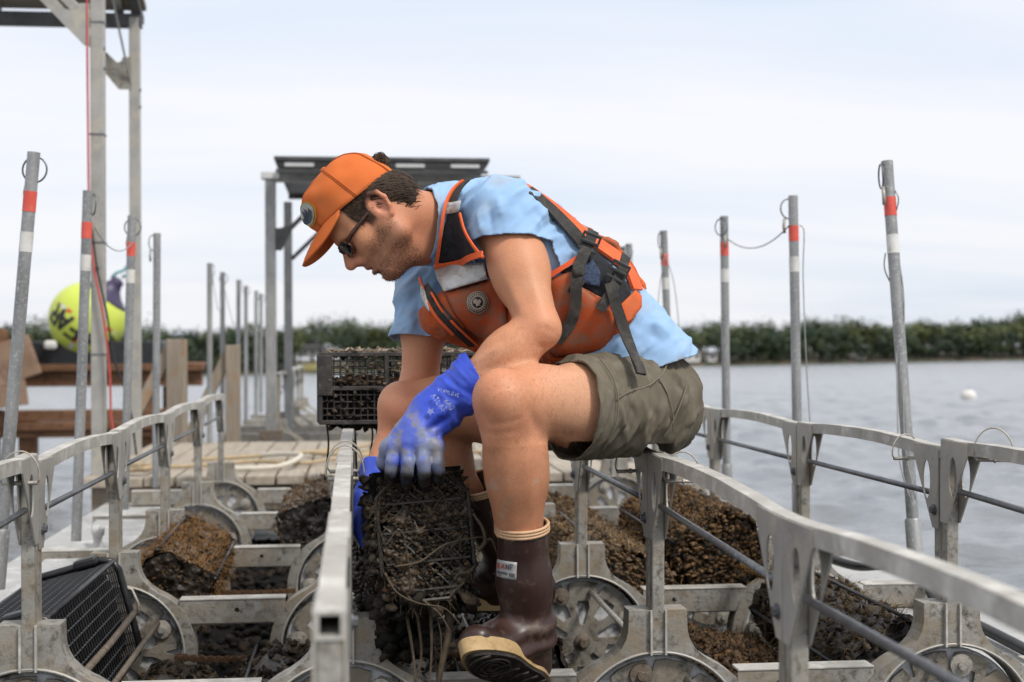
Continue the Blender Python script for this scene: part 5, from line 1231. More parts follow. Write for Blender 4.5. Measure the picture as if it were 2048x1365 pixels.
H.u(rc(hp3(.030, -.095, 0), J['neckb']+A3(-.045, -.035, -.055), .030, .045), .035)          # throat
H.u(ecap(J['uch'], J['neckb'], LAT, (.09, .045), (.06, .05)), .04)
hv, hf = H.mesh(.0026, lo=np.minimum(HO-.17, J['neckb']-.10), hi=np.maximum(HO+.17, J['neckb']+.10))
def to_head(v): q = v-HO; return np.stack([q@HF, q@HU, q@HL], -1)
HM = Matrix.Translation((.004, 0, .004)) @ Matrix.Translation(Vector(J['ear'])) @ Matrix.Scale(.945, 4) @ Matrix.Translation(-Vector(J['ear']))
# vertex colours
def mixc(c, target, w_): return c*(1-w_[:, None])+np.array(target)[None]*w_[:, None]
def sstep(x, a, b): t = np.clip((x-a)/(b-a), 0, 1); return t*t*(3-2*t)
def skin_cols(v, head):
    c = np.tile(np.array([.59, .268, .142]), (len(v), 1)); n1 = fbm(v, 22, 5); c *= (.93+.14*n1)[:, None]; c = mixc(c, (.60, .25, .155), sstep(fbm(v, 17, 31), .52, .72)*.35); c = mixc(c, (.62, .36, .225), sstep(fbm(v, 13, 37), .54, .74)*.35)
    if not head:
        for q_, s2 in ((J['elL'], .0022), (J['elR'], .0018)): c = mixc(c, (.60, .235, .15), .5*np.exp(-((v-q_)**2).sum(1)/s2))
        arm_ = sstep(v[:, 2], .52, .60)
        thigh = sstep(v[:, 0], .31, .45)*(v[:, 2] > .3)*(1-arm_); c = mixc(c, (.64, .35, .215), thigh*.85)
        for k in ('kneeL', 'kneeR'): c = mixc(c, (.58, .20, .115), .75*np.exp(-((v-J[k]+A3(.03, .02, 0))**2).sum(1)/.0045)*fbm(v, 30, 2)*1.4)
        shin = (v[:, 2] < .36)*(v[:, 0] < .5); c = mixc(c, (.47, .205, .108), shin*.65)
        c = mixc(c, (.42, .33, .25), ((v[:, 2] < .30)*sstep(fbm(v, 34, 8), .55, .66))*.5)
        c = mixc(c, (.06, .03, .02), np.exp(-((v-MOLE)**2).sum(1)/1.2e-5) if MOLE is not None else np.zeros(len(v)))
    else:
        h = to_head(v); f, u, l = h.T
        c = mixc(c, (.50, .205, .115), .6*sstep(-f, -.06, .02))                                # ruddy neck and ear
        c = mixc(c, (.62, .22, .14), .5*np.exp(-(((f+.012)/.025)**2+(u/.035)**2))*(np.abs(l) > .068))
        st = sstep(-u, .012, .045)*sstep(f, -.02, .012)*(1-sstep(-u, .112, .135)); mouth = np.exp(-(((u+.063)/.011)**2))*(np.abs(l) < .022)*(f > .085)
        cheek = sstep(f, .062, .088)*sstep(u, -.052, -.038); st = st*(1-cheek)
        c = mixc(c, (.115, .058, .036), np.clip(st*(.22+.35*fbm(v, 260, 4)), 0, .7)); c = mixc(c, (.42, .12, .095), mouth*.8)
        c = mixc(c, (.58, .22, .13), .6*np.exp(-((f-.118)**2+(u+.02)**2)/.0005))
        c = mixc(c, (.30, .15, .09), .35*sstep(-u, .085, .12)*(f < .09))
    if head:
        hairy = sstep(f, -.060, -.040)*0+((u < .085+.22*f)*sstep(u, .020, .034)*(f < .056)*(1-sstep(f, .046, .056))+sstep(f, .012, .016)*(1-sstep(f, .032, .038))*sstep(u, -.020, -.004)*(u < .03))*(np.abs(l) > .045); c = mixc(c, (.022, .013, .008), np.clip(hairy, 0, 1)*(.80+.2*fbm(v, 200, 9)))
    return c
MOLE = None
allv = np.concatenate([bv, hv]); allf = np.concatenate([bf, hf+len(bv)])
allv = np.concatenate([bv, J['ear']+(hv-J['ear'])*.945+A3(.004, 0, .004)])
child(mesh_obj('body', allv, allf, SKIN, None, True, np.concatenate([skin_cols(bv, False), skin_cols(hv, True)])))
nb = vnormals(bv, bf); rs = np.random.default_rng(12); BH = []
shin_w = ((bv[:, 2] < .40) & (bv[:, 2] > .16) & (bv[:, 0] < .45)).astype(float)*.9+((bv[:, 0] < .40) & (bv[:, 2] > .40) & (bv[:, 2] < .60) & (bv[:, 1] < .0))*.8+((bv[:, 0] > .28) & (bv[:, 0] < .5) & (bv[:, 2] < .56) & (bv[:, 2] > .36))*.35
for i in rs.choice(len(bv), 9000, p=shin_w/shin_w.sum()):
    b0 = bv[i]+rs.normal(0, .002, 3); dn = nrm(nb[i]*.45+A3(0, 0, -1)*.8+rs.normal(0, .35, 3)); l_ = rs.uniform(.006, .013); BH.append((np.array([b0, b0+dn*l_*.5+nb[i]*.001, b0+dn*l_]), nb[i]))
# teeth
o = MB().box((0, 0, 0), (.004, .005, .022)).build('teeth', BUOYW); o.matrix_world = Matrix(((HF[0], HU[0], HL[0], 0), (HF[1], HU[1], HL[1], 0), (HF[2], HU[2], HL[2], 0), (0, 0, 0, 1))); q = hp3(.0965, -.0605, 0); o.location = q; child(o)

hh_ = to_head(hv); f__, u__, l__ = hh_.T; nh = vnormals(hv, hf); rs = np.random.default_rng(9)
wst = sstep(-u__, .004, .04)*sstep(f__, -.012, .018)*(1-sstep(-u__, .125, .15))*(1-sstep(f__, .062, .088)*sstep(u__, -.05, -.036))*(np.abs(u__+.0625) > .010)*(l__ > -.03); pk = rs.choice(len(hv), 5200, p=wst/wst.sum()); STUB = []
for i in pk:
    b0 = hv[i]+rs.normal(0, .0013, 3); dn = nrm(nh[i]*.6-HU*.7+rs.normal(0, .35, 3)); STUB.append((np.array([b0, b0+dn*.0022]), nh[i]))
# --- hair: combed strands under the cap, tuft through the cap strap
def ribbon_strands(paths, w0, name, mat, parent=PERSON):
    vs, fs = [], []
    for p, nr_ in paths:
        o_ = len(vs); k = len(p)
        for i in range(k):
            d = p[min(i+1, k-1)]-p[max(i-1, 0)]; sd_ = np.cross(d, nr_); sd_ /= max(np.linalg.norm(sd_), 1e-9); w_ = w0*(1-.7*i/(k-1)); vs += [p[i]-sd_*w_, p[i]+sd_*w_]
        for i in range(k-1): fs.append((o_+2*i, o_+2*i+1, o_+2*i+3, o_+2*i+2))
    o = child(mesh_obj(name, vs, fs, mat, None, True), parent); o['kind'] = 'stuff'; return o
hb = Field(); hb.u(elp(hp3(-.022, .026, 0), (.082, .076, .0775), HAX), .02).u(elp(hp3(-.055, -.012, 0), (.046, .050, .052), HAX), .02)
v_, f_ = hb.mesh(.004); hl = to_head(v_); nv = vnormals(v_, f_); v_ = v_+nv*((fbm(hl*np.array([1.2, 1.2, 1]), 60, 3)-.5)*.006)[:, None]
keep = ((hl[:, 1] < .062+.22*hl[:, 0]) & (hl[:, 1] > -.060-.25*(hl[:, 0]+.06)) & ((hl[:, 0] < -.030) | ((hl[:, 1] > .036) & (hl[:, 0] < .0))))
fk = keep[f_].all(1); o = child(mesh_obj('hair', v_, f_[fk], HAIR, None, True)); HAIRO = o
rs = np.random.default_rng(3); nS = 5200
q_ = np.stack([rs.uniform(-.10, .05, nS), rs.uniform(-.005, .075, nS), rs.uniform(-.075, .078, nS)], 1); q_ = q_[~((q_[:, 0] > -.030) & (q_[:, 1] < .034))]
P0 = HO+q_[:, :1]*HF+q_[:, 1:2]*HU+q_[:, 2:]*HL
for _ in range(3): P0 = P0-hb.grad(P0)*hb.ev(P0)[:, None]
hh = to_head(P0); P0 = P0[hh[:, 1] < .056+.22*hh[:, 0]]; nS = len(P0); NN = hb.grad(P0); dS = -HF*.9-HU*.45+rs.normal(0, .13, (nS, 3)); lnS = rs.uniform(.045, .085, nS); wv = rs.uniform(0, 6, nS); rl = rs.uniform(0, 1, nS); pp = P0.copy(); acc_ = []
for i in range(5):
    dS = dS/np.linalg.norm(dS, axis=1, keepdims=True); acc_.append(pp+NN*(.002+.009*rl*i/4)[:, None]+HU*(.003*np.sin(wv+i*.9))[:, None]); pp = pp+dS*(lnS/4)[:, None]; pp = pp-hb.grad(pp)*((hb.ev(pp)-.001)*.8)[:, None]; dS = dS+rs.normal(0, .05, (nS, 3))-HU*.12
acc_ = np.stack(acc_, 1); paths = [(acc_[i], NN[i]) for i in range(nS)]
ribbon_strands(paths, .0010, 'hair_strands', HAIR, PERSON); ribbon_strands(STUB, .00034, 'stubble', HAIR, PERSON); ribbon_strands(BH, .00016, 'body_hair', surface('brown_body_hair', (.12, .06, .03), (.22, .12, .06), 60, .6, 0, None, bump=0), PERSON)
paths = []
for k in range(420):                                                                          # temple and sideburn
    p = hp3(rs.uniform(.006, .050), rs.uniform(.012, .070), .072); p = p-H.grad(p[None])[0]*(H.ev(p[None])[0]-.001); d = nrm(-HU*.8-HF*.5+rs.normal(0, .2, 3)); pts = [p+d*.005*i+HL*.0008*i for i in range(4)]; paths.append((np.array(pts), HL))
for k in range(420):                                                                          # curled bun
    c = hp3(-.100, .074, rs.uniform(-.012, .012))+rs.normal(0, .004, 3); e1 = nrm(-HF*.8+HU*.5+rs.normal(0, .35, 3)); e2 = nrm(np.cross(e1, HL+rs.normal(0, .4, 3))); r_ = rs.uniform(.006, .015); a0 = rs.uniform(0, 6.28); sp_ = rs.uniform(1.6, 3.6)
    paths.append((np.array([c+(e1*math.cos(a0+sp_*i/6)+e2*math.sin(a0+sp_*i/6))*r_+rs.normal(0, .0006, 3) for i in range(7)]), HL))
ribbon_strands(paths, .0013, 'hair_tuft', HAIR, PERSON)

# --- cap
def cap_pt(phi, t, off=0.0):
    cF, cL = math.cos(phi), math.sin(phi); bF = .006+(.109+off)*cF; bL = (.0835+off)*cL; bU = .053+.22*bF
    tau = t*PI/2; ra = max(0.0, math.cos(tau))**.52; he = math.sin(tau)**.90
    top = .158-.06*max(0, -(bF-.01))*ra+.06*max(0, bF-.01)*ra+off
    return hp3(.006+(bF-.006)*ra-.012*he*(1-ra), bU+(top-bU)*he, bL*ra)
n1, n2 = 56, 22; vs = []; fs = []
for i in range(n2+1):
    for j in range(n1):
        ph = 2*PI*j/n1; p = cap_pt(ph, i/n2*.985); wv = .0022*math.sin(ph*3+i*.5)*math.sin(PI*i/n2)+.004*(noise.noise(Vector(p)*28))
        c = hp3(.0, .07, 0); p = p+nrm(p-c)*wv; vs.append(p)
for i in range(n2):
    for j in range(n1): fs.append((i*n1+j, i*n1+(j+1) % n1, (i+1)*n1+(j+1) % n1, (i+1)*n1+j))
vs.append(cap_pt(0, 1.0)); k = len(vs)-1
CAP = child(mesh_obj('cap', vs, fs, CAPM, None, True)); 
o = child(mesh_obj('cap_top', [vs[n2*n1+j] for j in range(n1)]+[vs[k]], [(j, (j+1) % n1, n1) for j in range(n1)], CAPM, None, True), CAP)
solid(CAP, .003)
b = MB()
for kk in range(6):
    ph = PI/6+kk*PI/3
    for dv in (-.018, .018): b.tube([cap_pt(ph+dv, i/20*.96, .0012)+nrm(cap_pt(ph+dv, i/20*.96)-hp3(0, .07, 0))*(.0022*math.sin((ph+dv)*3+i*n2/20*.5)*math.sin(PI*i/20*.96)+.004*noise.noise(Vector(cap_pt(ph+dv, i/20*.96))*28)) for i in range(21)], .0009, 5)
child(b.build('panel_seam', CAPD, smooth=True), CAP)
bt = cap_pt(0, 1.0, .003); child(MB().lathe([(.008, 0), (.0075, .003), (.004, .0055), (.0005, .006)], 14, Vector(HU).to_track_quat('Z', 'Y').to_matrix()).build('button', CAPM, smooth=True), CAP).location = Vector(bt)
# bill
vs = []; fs = []; m1, m2 = 30, 10
for i in range(m2+1):
    for j in range(m1+1):
        a = R(-66)+R(132)*j/m1; bF, bL = .009+.1075*math.cos(a), .085*math.sin(a); s_ = i/m2; w_ = math.cos(a*1.30)**.8 if abs(a*1.30) < PI/2 else 0
        ext = .076*w_; bu = .053+.22*bF
        vs.append(hp3(bF+ext*s_, bu-w_*(.011*s_*s_+.006*s_)-w_*(bL/.083)**2*.034*s_-.0015*s_, bL*(1+.02*s_)))
for i in range(m2):
    for j in range(m1): a = i*(m1+1)+j; fs.append((a, a+1, a+m1+2, a+m1+1))
bl = child(mesh_obj('bill', vs, fs, CAPM, None, True), CAP); solid(bl, .005, 0)
b = MB()
for s_ in (.25, .45, .65, .85):
    i = round(s_*m2); b.tube([Vector(vs[i*(m1+1)+j])+Vector(HU)*.0027 for j in range(1, m1)], .0007, 4)
child(b.build('bill_stitching', CAPD, smooth=True), CAP)
# front patch: cream oval, ochre edge, slate mountain shape
def cap_patch(du, dl, off): 
    ph = dl; t = du; return cap_pt(ph, t, off)
def patch_poly(poly, off, mat, nm):
    pts = [Vector((p[0], p[1], 0)) for p in poly]; f = tessellate_polygon([pts]); vv = [cap_pt(p.x, p.y, off)+nrm(cap_pt(p.x, p.y)-hp3(0, .07, 0))*(.0022*math.sin(p.x*3+p.y/.985*n2*.5)*math.sin(PI*p.y/.985)+.004*noise.noise(Vector(cap_pt(p.x, p.y))*28)+off*.6) for p in pts]
    return child(MB().add(vv, [tuple(q) for q in f]).build(nm, mat), CAP)
PATCH_E = cloth('ochre_patch_edge', (.55, .34, .07), (.62, .40, .10), 30); PATCH_C = cloth('cream_patch', (.50, .50, .43), (.62, .61, .54), 30); PATCH_D = cloth('slate_patch', (.05, .06, .08), (.12, .13, .16), 60)
ov = [(.42+.40*math.cos(q), .32+.21*math.sin(q)) for q in [2*PI*i/32 for i in range(32)]]
patch_poly(ov, .0022, PATCH_E, 'patch_edge'); patch_poly([(.42+(p[0]-.42)*.88, .32+(p[1]-.32)*.86) for p in ov], .0036, PATCH_C, 'patch')
patch_poly([(.14, .24), (.20, .33), (.28, .29), (.38, .43), (.46, .34), (.52, .41), (.60, .30), (.68, .34), (.71, .26), (.60, .19), (.42, .165), (.22, .19)], .0046, PATCH_D, 'patch_mountains')

# --- sunglasses
SG = child(empty('sunglasses')); SG.matrix_parent_inverse = Matrix.Translation(-SEAT)
for s_ in (-1, 1):
    b = MB().tube([hp3(-.006, .012, s_*.077), hp3(.03, .013, s_*.0755), hp3(.07, .012, s_*.073), hp3(.094, .010, s_*.066)], [.0034, .0042, .0050, .0056], 8); child(b.build('temple', TORT, smooth=True), SG)
    rim = []; lv = []
    for i in range(24):
        a = 2*PI*i/24; x = math.cos(a); z = math.sin(a); sx = (abs(x)**.75)*(1 if x > 0 else -1); sz = (abs(z)**.75)*(1 if z > 0 else -1); l = .0335+sx*.0275; rim.append(hp3(.114-.30*max(0, l-.02)**1.25*3.0-.002*(z < 0), .005+sz*.0165, s_*l))
    child(MB().tube(rim, .0026, 6, closed=True).build('rim', TORT, smooth=True), SG)
    c = np.mean(rim, 0)+HF*.003; child(MB().add(rim+[c], [(i, (i+1) % 24, 24) for i in range(24)]).build('lens', LENS, smooth=True), SG)
child(MB().tube([hp3(.110, .010, -.008), hp3(.114, .013, 0), hp3(.110, .010, .008)], .0026, 6).build('bridge', TORT, smooth=True), SG)

for o_ in [q for q in PERSON.children if q.name.split('.')[0] in ('hair', 'hair_strands', 'hair_tuft', 'stubble', 'cap')]+list(CAP.children)+list(SG.children): 
    if o_.name.startswith('button'): o_.location = HM @ o_.location
    else: o_.data.transform(HM)
for o_ in PERSON.children:
    if o_.name.startswith('teeth'): o_.location = HM @ o_.location
# --- t-shirt
GXc = A3(0, 1, 0)
T = Field().merge(TORSO, .008)
T.u(ecap(J['waist'], A3(.612, .116, .515), LATP, (.156, .112), (.170, .108)), .05)
dL = J['elL']-J['shL']; dR = J['elR']-J['shR']
T.u(rc(J['shL'], J['shL']+dL*.55, .073, .079), .045).u(rc(J['shR'], J['shR']+dR*.85, .077, .078), .04)
T.u(rc(J['uch'], J['neckb']+A3(-.066, -.036, .000), .090, .080), .04)
tv, tf = T.mesh(.0048)
fold = lambda v, sc, seed, st: (fbm(v*np.array(st), sc, seed, 3)-.5)
tn = vnormals(tv, tf)
sp_dir = nrm(J['chest']-J['waist']); al = tv@sp_dir
tw = np.stack([al*2.6, tv@LAT*.7, tv@np.cross(sp_dir, LAT)*.7], -1)
ridge = lambda q, sc, sd: (1-np.abs(2*fbm(q, sc, sd, 3)-1))**2
tv = tv+tn*(fold(tv, 13, 3, (1, 1, 1))*.014+(ridge(tw, 9, 12)-.6)*.011+(ridge(tw, 19, 15)-.6)*.005)[:, None]; tn = vnormals(tv, tf)
tw = np.stack([al*2.6, tv@LAT*.7, tv@np.cross(sp_dir, LAT)*.7], -1)
def dr(F_, x, y, off=.008): return drape(F_, [(x, y)], off)[0]
tv = creases(tv, tn, [(dr(T, a, b), dr(T, c, d), w_, am) for a, b, c, d, w_, am in ((975, 405, 985, 480, .008, -.007), (995, 395, 1012, 475, .008, .006), (1035, 395, 1062, 468, .009, -.006), (955, 430, 968, 485, .007, .006), (1070, 420, 1110, 470, .009, -.006),
      (1110, 470, 1165, 445, .009, .006), (1120, 505, 1180, 480, .009, -.006), (1105, 440, 1150, 425, .008, -.005), (1262, 640, 1340, 690, .010, -.008), (1280, 625, 1362, 680, .010, .008), (1258, 678, 1330, 712, .009, .007), (1250, 660, 1300, 705, .008, -.006),
      (815, 560, 830, 690, .012, -.008), (850, 600, 870, 690, .011, .008), (805, 620, 860, 655, .010, -.007), (830, 650, 890, 670, .009, .006))])
SHIRT_O = mesh_obj('t_shirt', tv, tf, SHIRT, None, True)
hemL = J['shL']+dL*.30; hemR = J['shR']+dR*.66; nkp = J['neckb']+A3(-.036, -.014, .008); nkn = nrm(A3(-.93, -.28, .05))
hemL = A3(.318, -.02, .768)
cut(SHIRT_O, [(hemL, nrm(A3(-.02, -.22, -.97)), lambda c: near_seg(hemL, J['elL'], .135)(c) & (TORSO.ev(c) > .024)), (hemR, nrm(dR), lambda c: near_seg(hemR, J['elR'], .105)(c) & (TORSO.ev(c) > .02)), (nkp, nkn, near_seg(nkp, nkp+nkn*.1, .16)),
              (A3(.65, .10, .508), nrm(A3(.30, -.06, -.95)), lambda c: (c[:, 0] > .47) & (c[:, 2] < .62))])
solid(SHIRT_O, .003); child(SHIRT_O)
COLR = mesh_obj('collar', tv+vnormals(tv, tf)*.0022, tf, SHIRT, None, True); cut(COLR, [(nkp+nkn*.001, nkn, None), (nkp-nkn*.015, -nkn, None)]); keep_near(COLR, nkp, .11); solid(COLR, .004); child(COLR, SHIRT_O)
av, af = TORSO.mesh(.006, off=.007); ac = av[af].mean(1); ak = near_seg(J['shL']+dL*.1, J['shL']+dL*.9, .17)(ac) & (ac[:, 1] < .12)
child(mesh_obj('underarm_gusset', av, af[ak], SHIRT, None, True), SHIRT_O)
sm = SHIRT_O.modifiers.new('soft', 'SMOOTH'); sm.iterations = 2; sm.factor = .4

# --- shorts
G = Field()
G.u(ecap(J['pelvis'], J['waist']*.25+J['pelvis']*.75, LATP, (.170, .118), (.168, .112)), .05)
for h_, k_, bz in (('hipL', 'kneeL', A3(.628, .075, .405)), ('hipR', 'kneeR', A3(.615, .240, .405))):
    d = J[k_]-J[h_]; G.u(rc(J[h_]+A3(0, 0, .008), J[h_]+d*.66+A3(0, 0, -.008), .110, .105), .05); G.u(elp(bz, (.072, .085, .072)), .05)
gv, gf = G.mesh(.0048); gn = vnormals(gv, gf)
dd = nrm(J['kneeL']-J['hipL']); aa = gv@dd; up_ = gv[:, 2]
gw = np.stack([aa*2.4+up_*.5, gv@np.cross(dd, A3(0, 0, 1))*.8, up_*.45], -1)
gv = gv+gn*((fbm(gw, 15, 21, 3)-.5)*.014+(ridge(gw, 11, 27)-.6)*.012+(ridge(gw, 26, 29)-.6)*.005)[:, None]
gn = vnormals(gv, gf)
hl_ = J['hipL']+(J['kneeL']-J['hipL'])*.56; hr_ = J['hipR']+(J['kneeR']-J['hipR'])*.5
gv = np.where(gv[:, 2:3] < .352, np.stack([gv[:, 0], gv[:, 1], np.where((np.abs(gv[:, 0]-.622) < .035), np.maximum(gv[:, 2], .349), np.maximum(gv[:, 2], .322))], 1), gv)
gv = creases(gv, gn, [(dr(G, a, b, .01), dr(G, c, d, .01), w_, am) for a, b, c, d, w_, am in ((1225, 790, 1245, 890, .007, .007), (1250, 790, 1268, 892, .007, -.007), (1275, 785, 1285, 892, .008, .007), (1305, 790, 1300, 890, .007, -.006), (1330, 800, 1322, 885, .007, .006), (1210, 730, 1225, 770, .008, -.006), (1245, 725, 1262, 765, .008, .006), (1290, 725, 1302, 765, .008, -.006), (1330, 730, 1375, 790, .009, -.008), (1345, 725, 1385, 775, .008, .007), (1360, 800, 1340, 865, .008, -.006))])
gv = creases(gv, gn, [((.62, -.10, .43), (.50, -.12, .34), .007, .007), ((.58, -.11, .45), (.52, -.13, .36), .006, .006), ((.70, -.05, .46), (.60, -.09, .36), .008, .007), ((.52, -.15, .46), (.49, -.15, .37), .006, .006), ((.745, .0, .44), (.66, -.06, .36), .008, .006), ((.72, -.02, .50), (.77, .03, .40), .007, .006)])
SH = mesh_obj('shorts', gv, gf, SHORTS, None, True)
hn = nrm(A3(-.90, -.40, .06)); cut(SH, [(hl_, hn, near_seg(hl_, J['kneeL'], .17)), (hr_, nrm(J['kneeR']-J['hipR']), near_seg(hr_, J['kneeR'], .125)), (J['pelvis']*.45+J['waist']*.55, nrm(J['waist']-J['pelvis']), lambda c: (c[:, 2] > .45) & (c[:, 0] > .545))])
solid(SH, .004); child(SH)
# hem band and seams laid on the cloth
def lay(field, pts, off):
    out = []
    for p in pts:
        p = np.asarray(p, float)
        for _ in range(6): p = p-field.grad(p[None])[0]*(field.ev(p[None])[0]-off)
        out.append(p)
    return out
def ribbon(name, pts, width, th, field, off, mat, parent, n=10, tilt=0):
    c = [np.array(p) for p in catmull(pts, n)]; c = lay(field, c, off); vs = []; k = len(c)
    g = [field.grad(p[None])[0] for p in c]
    for i in range(k):
        d = nrm(c[min(i+1, k-1)]-c[max(i-1, 0)]); nn_ = nrm(sum(g[max(0, i-1):i+2])); sd_ = nrm(np.cross(nn_, d)); w_ = width if not isinstance(width, (list, tuple)) else np.interp(i/(k-1), np.linspace(0, 1, len(width)), width)
        for a, b in ((-.5, 0), (.5, 0), (.5, 1), (-.5, 1)): vs.append(c[i]+sd_*w_*a+nn_*th*b)
    fs = []
    for i in range(k-1):
        for q in range(4): fs.append((4*i+q, 4*i+(q+1) % 4, 4*i+4+(q+1) % 4, 4*i+4+q))
    fs += [(3, 2, 1, 0), (4*k-4, 4*k-3, 4*k-2, 4*k-1)]
    o = MB().add(vs, fs).build(name, mat, auto=True); return child(o, parent)
SEAM = cloth('pale_seam_thread', (.15, .13, .095), (.19, .165, .125), 60)
def ring_on(field, cen, nrm_, n=40, r0=.1, span=None):
    x, y = frame_of(nrm_); out = []
    for i in range(n):
        a = 2*PI*i/n; d = np.array(x)*math.cos(a)+np.array(y)*math.sin(a); p = cen+d*.2
        for _ in range(14):
            s_ = field.ev(p[None])[0]; p = p-d*s_*.8
        out.append(p)
    return out
# --- pattern drafting: panels drawn flat (pattern units of 1.0477 mm on the man's left side) and draped onto the body
def panel(name, poly, field, off, th, mat, parent, h=7.0, puff=0.0):
    n = len(poly); dp = []
    for i in range(n):
        a, b = Vector(poly[i]), Vector(poly[(i+1) % n]); k = max(1, int((b-a).length/h))
        for j in range(k): dp.append(a.lerp(b, j/k))
    nb = len(dp); xs_ = [p.x for p in dp]; ys_ = [p.y for p in dp]; pts = list(dp)
    def inside(x, y):
        c = False
        for i in range(n):
            (x1, y1), (x2, y2) = poly[i], poly[(i+1) % n]
            if (y1 > y) != (y2 > y) and x < (x2-x1)*(y-y1)/(y2-y1)+x1: c = not c
        return c
    y = min(ys_)
    while y < max(ys_):
        x = min(xs_)
        while x < max(xs_):
            if inside(x, y) and min((x-p.x)**2+(y-p.y)**2 for p in dp) > (h*.55)**2: pts.append(Vector((x, y)))
            x += h
        y += h
    res = delaunay_2d_cdt(pts, [(i, (i+1) % nb) for i in range(nb)], [], 1, 1e-4)
    v2, tris = res[0], res[2]; xy = [(p.x, p.y) for p in v2]
    if puff:
        offs = np.array([off+puff*min(1, min(math.hypot(p.x-q.x, p.y-q.y) for q in dp)/18)**.6 for p in v2]); P3 = np.zeros((len(v2), 3)); base = drape(field, xy, off); g = field.grad(base); P3 = base+g*(offs-off)[:, None]
    else: P3 = drape(field, xy, off)
    o = MB().add(P3, [tuple(t) for t in tris]).build(name, mat, smooth=True)
    if th: solid(o, th, 1 if False else -1)
    return child(o, parent)
def strip(name, xy, width, th, field, off, mat, parent, n=8):
    c = catmull([(p[0], p[1], 0) for p in xy], n); p = drape(field, [(q.x, q.y) for q in c], off); return ribbon_raw(name, p, width, th, field, mat, parent)
def ribbon_raw(name, c, width, th, field, mat, parent):
    k = len(c); g = field.grad(np.array(c)); vs = []; fs = []
    for i in range(k):
        d = nrm(c[min(i+1, k-1)]-c[max(i-1, 0)]); nn_ = nrm(g[max(0, i-1):i+2].sum(0)); sd_ = nrm(np.cross(nn_, d)); w_ = width if not isinstance(width, (list, tuple)) else np.interp(i/(k-1), np.linspace(0, 1, len(width)), width)
        for a, b in ((-.5, 0), (.5, 0), (.5, 1), (-.5, 1)): vs.append(c[i]+sd_*w_*a+nn_*th*b)
    for i in range(k-1):
        for q in range(4): fs.append((4*i+q, 4*i+(q+1) % 4, 4*i+4+(q+1) % 4, 4*i+4+q))
    fs += [(3, 2, 1, 0), (4*k-4, 4*k-3, 4*k-2, 4*k-1)]
    return child(MB().add(vs, fs).build(name, mat, auto=True), parent)
# shorts details
strip('seam', [(1224, 790), (1250, 778), (1285, 770), (1315, 752), (1335, 726)], .0022, .0022, G, .005, SEAM, SH)
strip('seam', [(1312, 756), (1330, 790), (1340, 830), (1342, 862)], .0022, .0022, G, .005, SEAM, SH)
strip('seam', [(1370, 772), (1352, 815), (1335, 850), (1324, 870)], .0024, .0022, G, .005, SEAM, SH)
strip('seam', [(1192, 716), (1216, 755), (1224, 800), (1216, 850), (1196, 890)], .0020, .0020, G, .006, SEAM, SH)

# --- life vest: padded shell round the ribs, open at the armholes, with harness
SHF = Field().merge(T)
VT = Field()
VT.u(ecap(J['waist']+A3(.012, 0, -.006), J['rib'], nrm(LAT+LATP), (.172, .128), (.186, .142)), .06).u(ecap(J['rib'], J['chest'], LAT, (.186, .142), (.176, .128)), .06)
VT.u(ecap(J['chest'], J['uch']*.6+J['chest']*.4, LAT, (.174, .126), (.15, .11)), .05)
VT.u(elp(J['rib']+A3(-.075, -.07, -.085), (.09, .09, .075)), .06)
VT.u(elp(draft(905, 612)+GN*.12, (.085, .10, .075)), .06).u(rc(draft(872, 580)+GN*.20, draft(960, 650)+GN*.18, .055, .06), .05)
vv, vf = VT.mesh(.0048); vn = vnormals(vv, vf)
sw = np.stack([vv@sp_dir*1.6, vv@LAT*1.0, vv@np.cross(sp_dir, LAT)], -1)
vv = vv+vn*((fbm(sw, 15, 41, 4)-.5)*.016+(fbm(sw, 38, 44, 3)-.5)*.008)[:, None]; vn = vnormals(vv, vf)
D_ = draft
vv = creases(vv, vn, [(D_(1130, 600)-GN*.03, D_(1210, 700)-GN*.02, .008, -.006), (D_(1150, 590)-GN*.03, D_(1190, 690)-GN*.03, .007, .006), (D_(1110, 560)-GN*.04, D_(1180, 650)-GN*.04, .008, -.006), (D_(1120, 680)-GN*.03, D_(1200, 690)-GN*.03, .008, .005)])
VEST = mesh_obj('life_vest', vv, vf, ORANGE, None, True)
spn = nrm(J['chest']-J['waist'])
topc = D_(985, 530)+GN*.15; topn = nrm(GX*-.55+GZ*.83+GN*.05)
cut(VEST, [(D_(1238, 690)+GN*.1, nrm(GX*.86-GZ*.50), None), (D_(1020, 470)+GN*.15, nrm(GX*-.62+GZ*.78), None)])
# armhole and rear opening: trim the shell above the line under the arm on the near side
cut(VEST, [(D_(1060, 552), nrm(GX*.10+GZ*.99), lambda c: ((c-GO)@GX > (985-1024)*PU) & ((c-GO)@GX < (1115-1024)*PU) & ((c-GO)@GN < .10)),
           (D_(1130, 560), nrm(GX*.45+GZ*.89), lambda c: ((c-GO)@GX >= (1115-1024)*PU) & ((c-GO)@GN < .13))])
solid(VEST, .012); child(VEST)
panel('front_panel', [(886, 584), (925, 574), (972, 560), (988, 552), (1010, 600), (1015, 660), (975, 690), (935, 662), (905, 625)], VT, .004, .008, ORANGE_D, VEST, puff=.010)
panel('side_panel', [(1096, 560), (1140, 545), (1160, 575), (1192, 600), (1222, 622), (1232, 655), (1215, 700), (1160, 712), (1110, 716), (1085, 690)], VT, .004, .008, ORANGE_D, VEST, puff=.006)
panel('reflective_band', [(866, 535), (905, 528), (968, 524), (975, 558), (930, 571), (888, 584), (874, 560)], VT, .016, .003, SILVER, VEST)
panel('right_reflective_band', [(836, 566), (846, 580), (858, 626), (846, 610), (838, 590)], VT, .014, .003, SILVER, VEST)
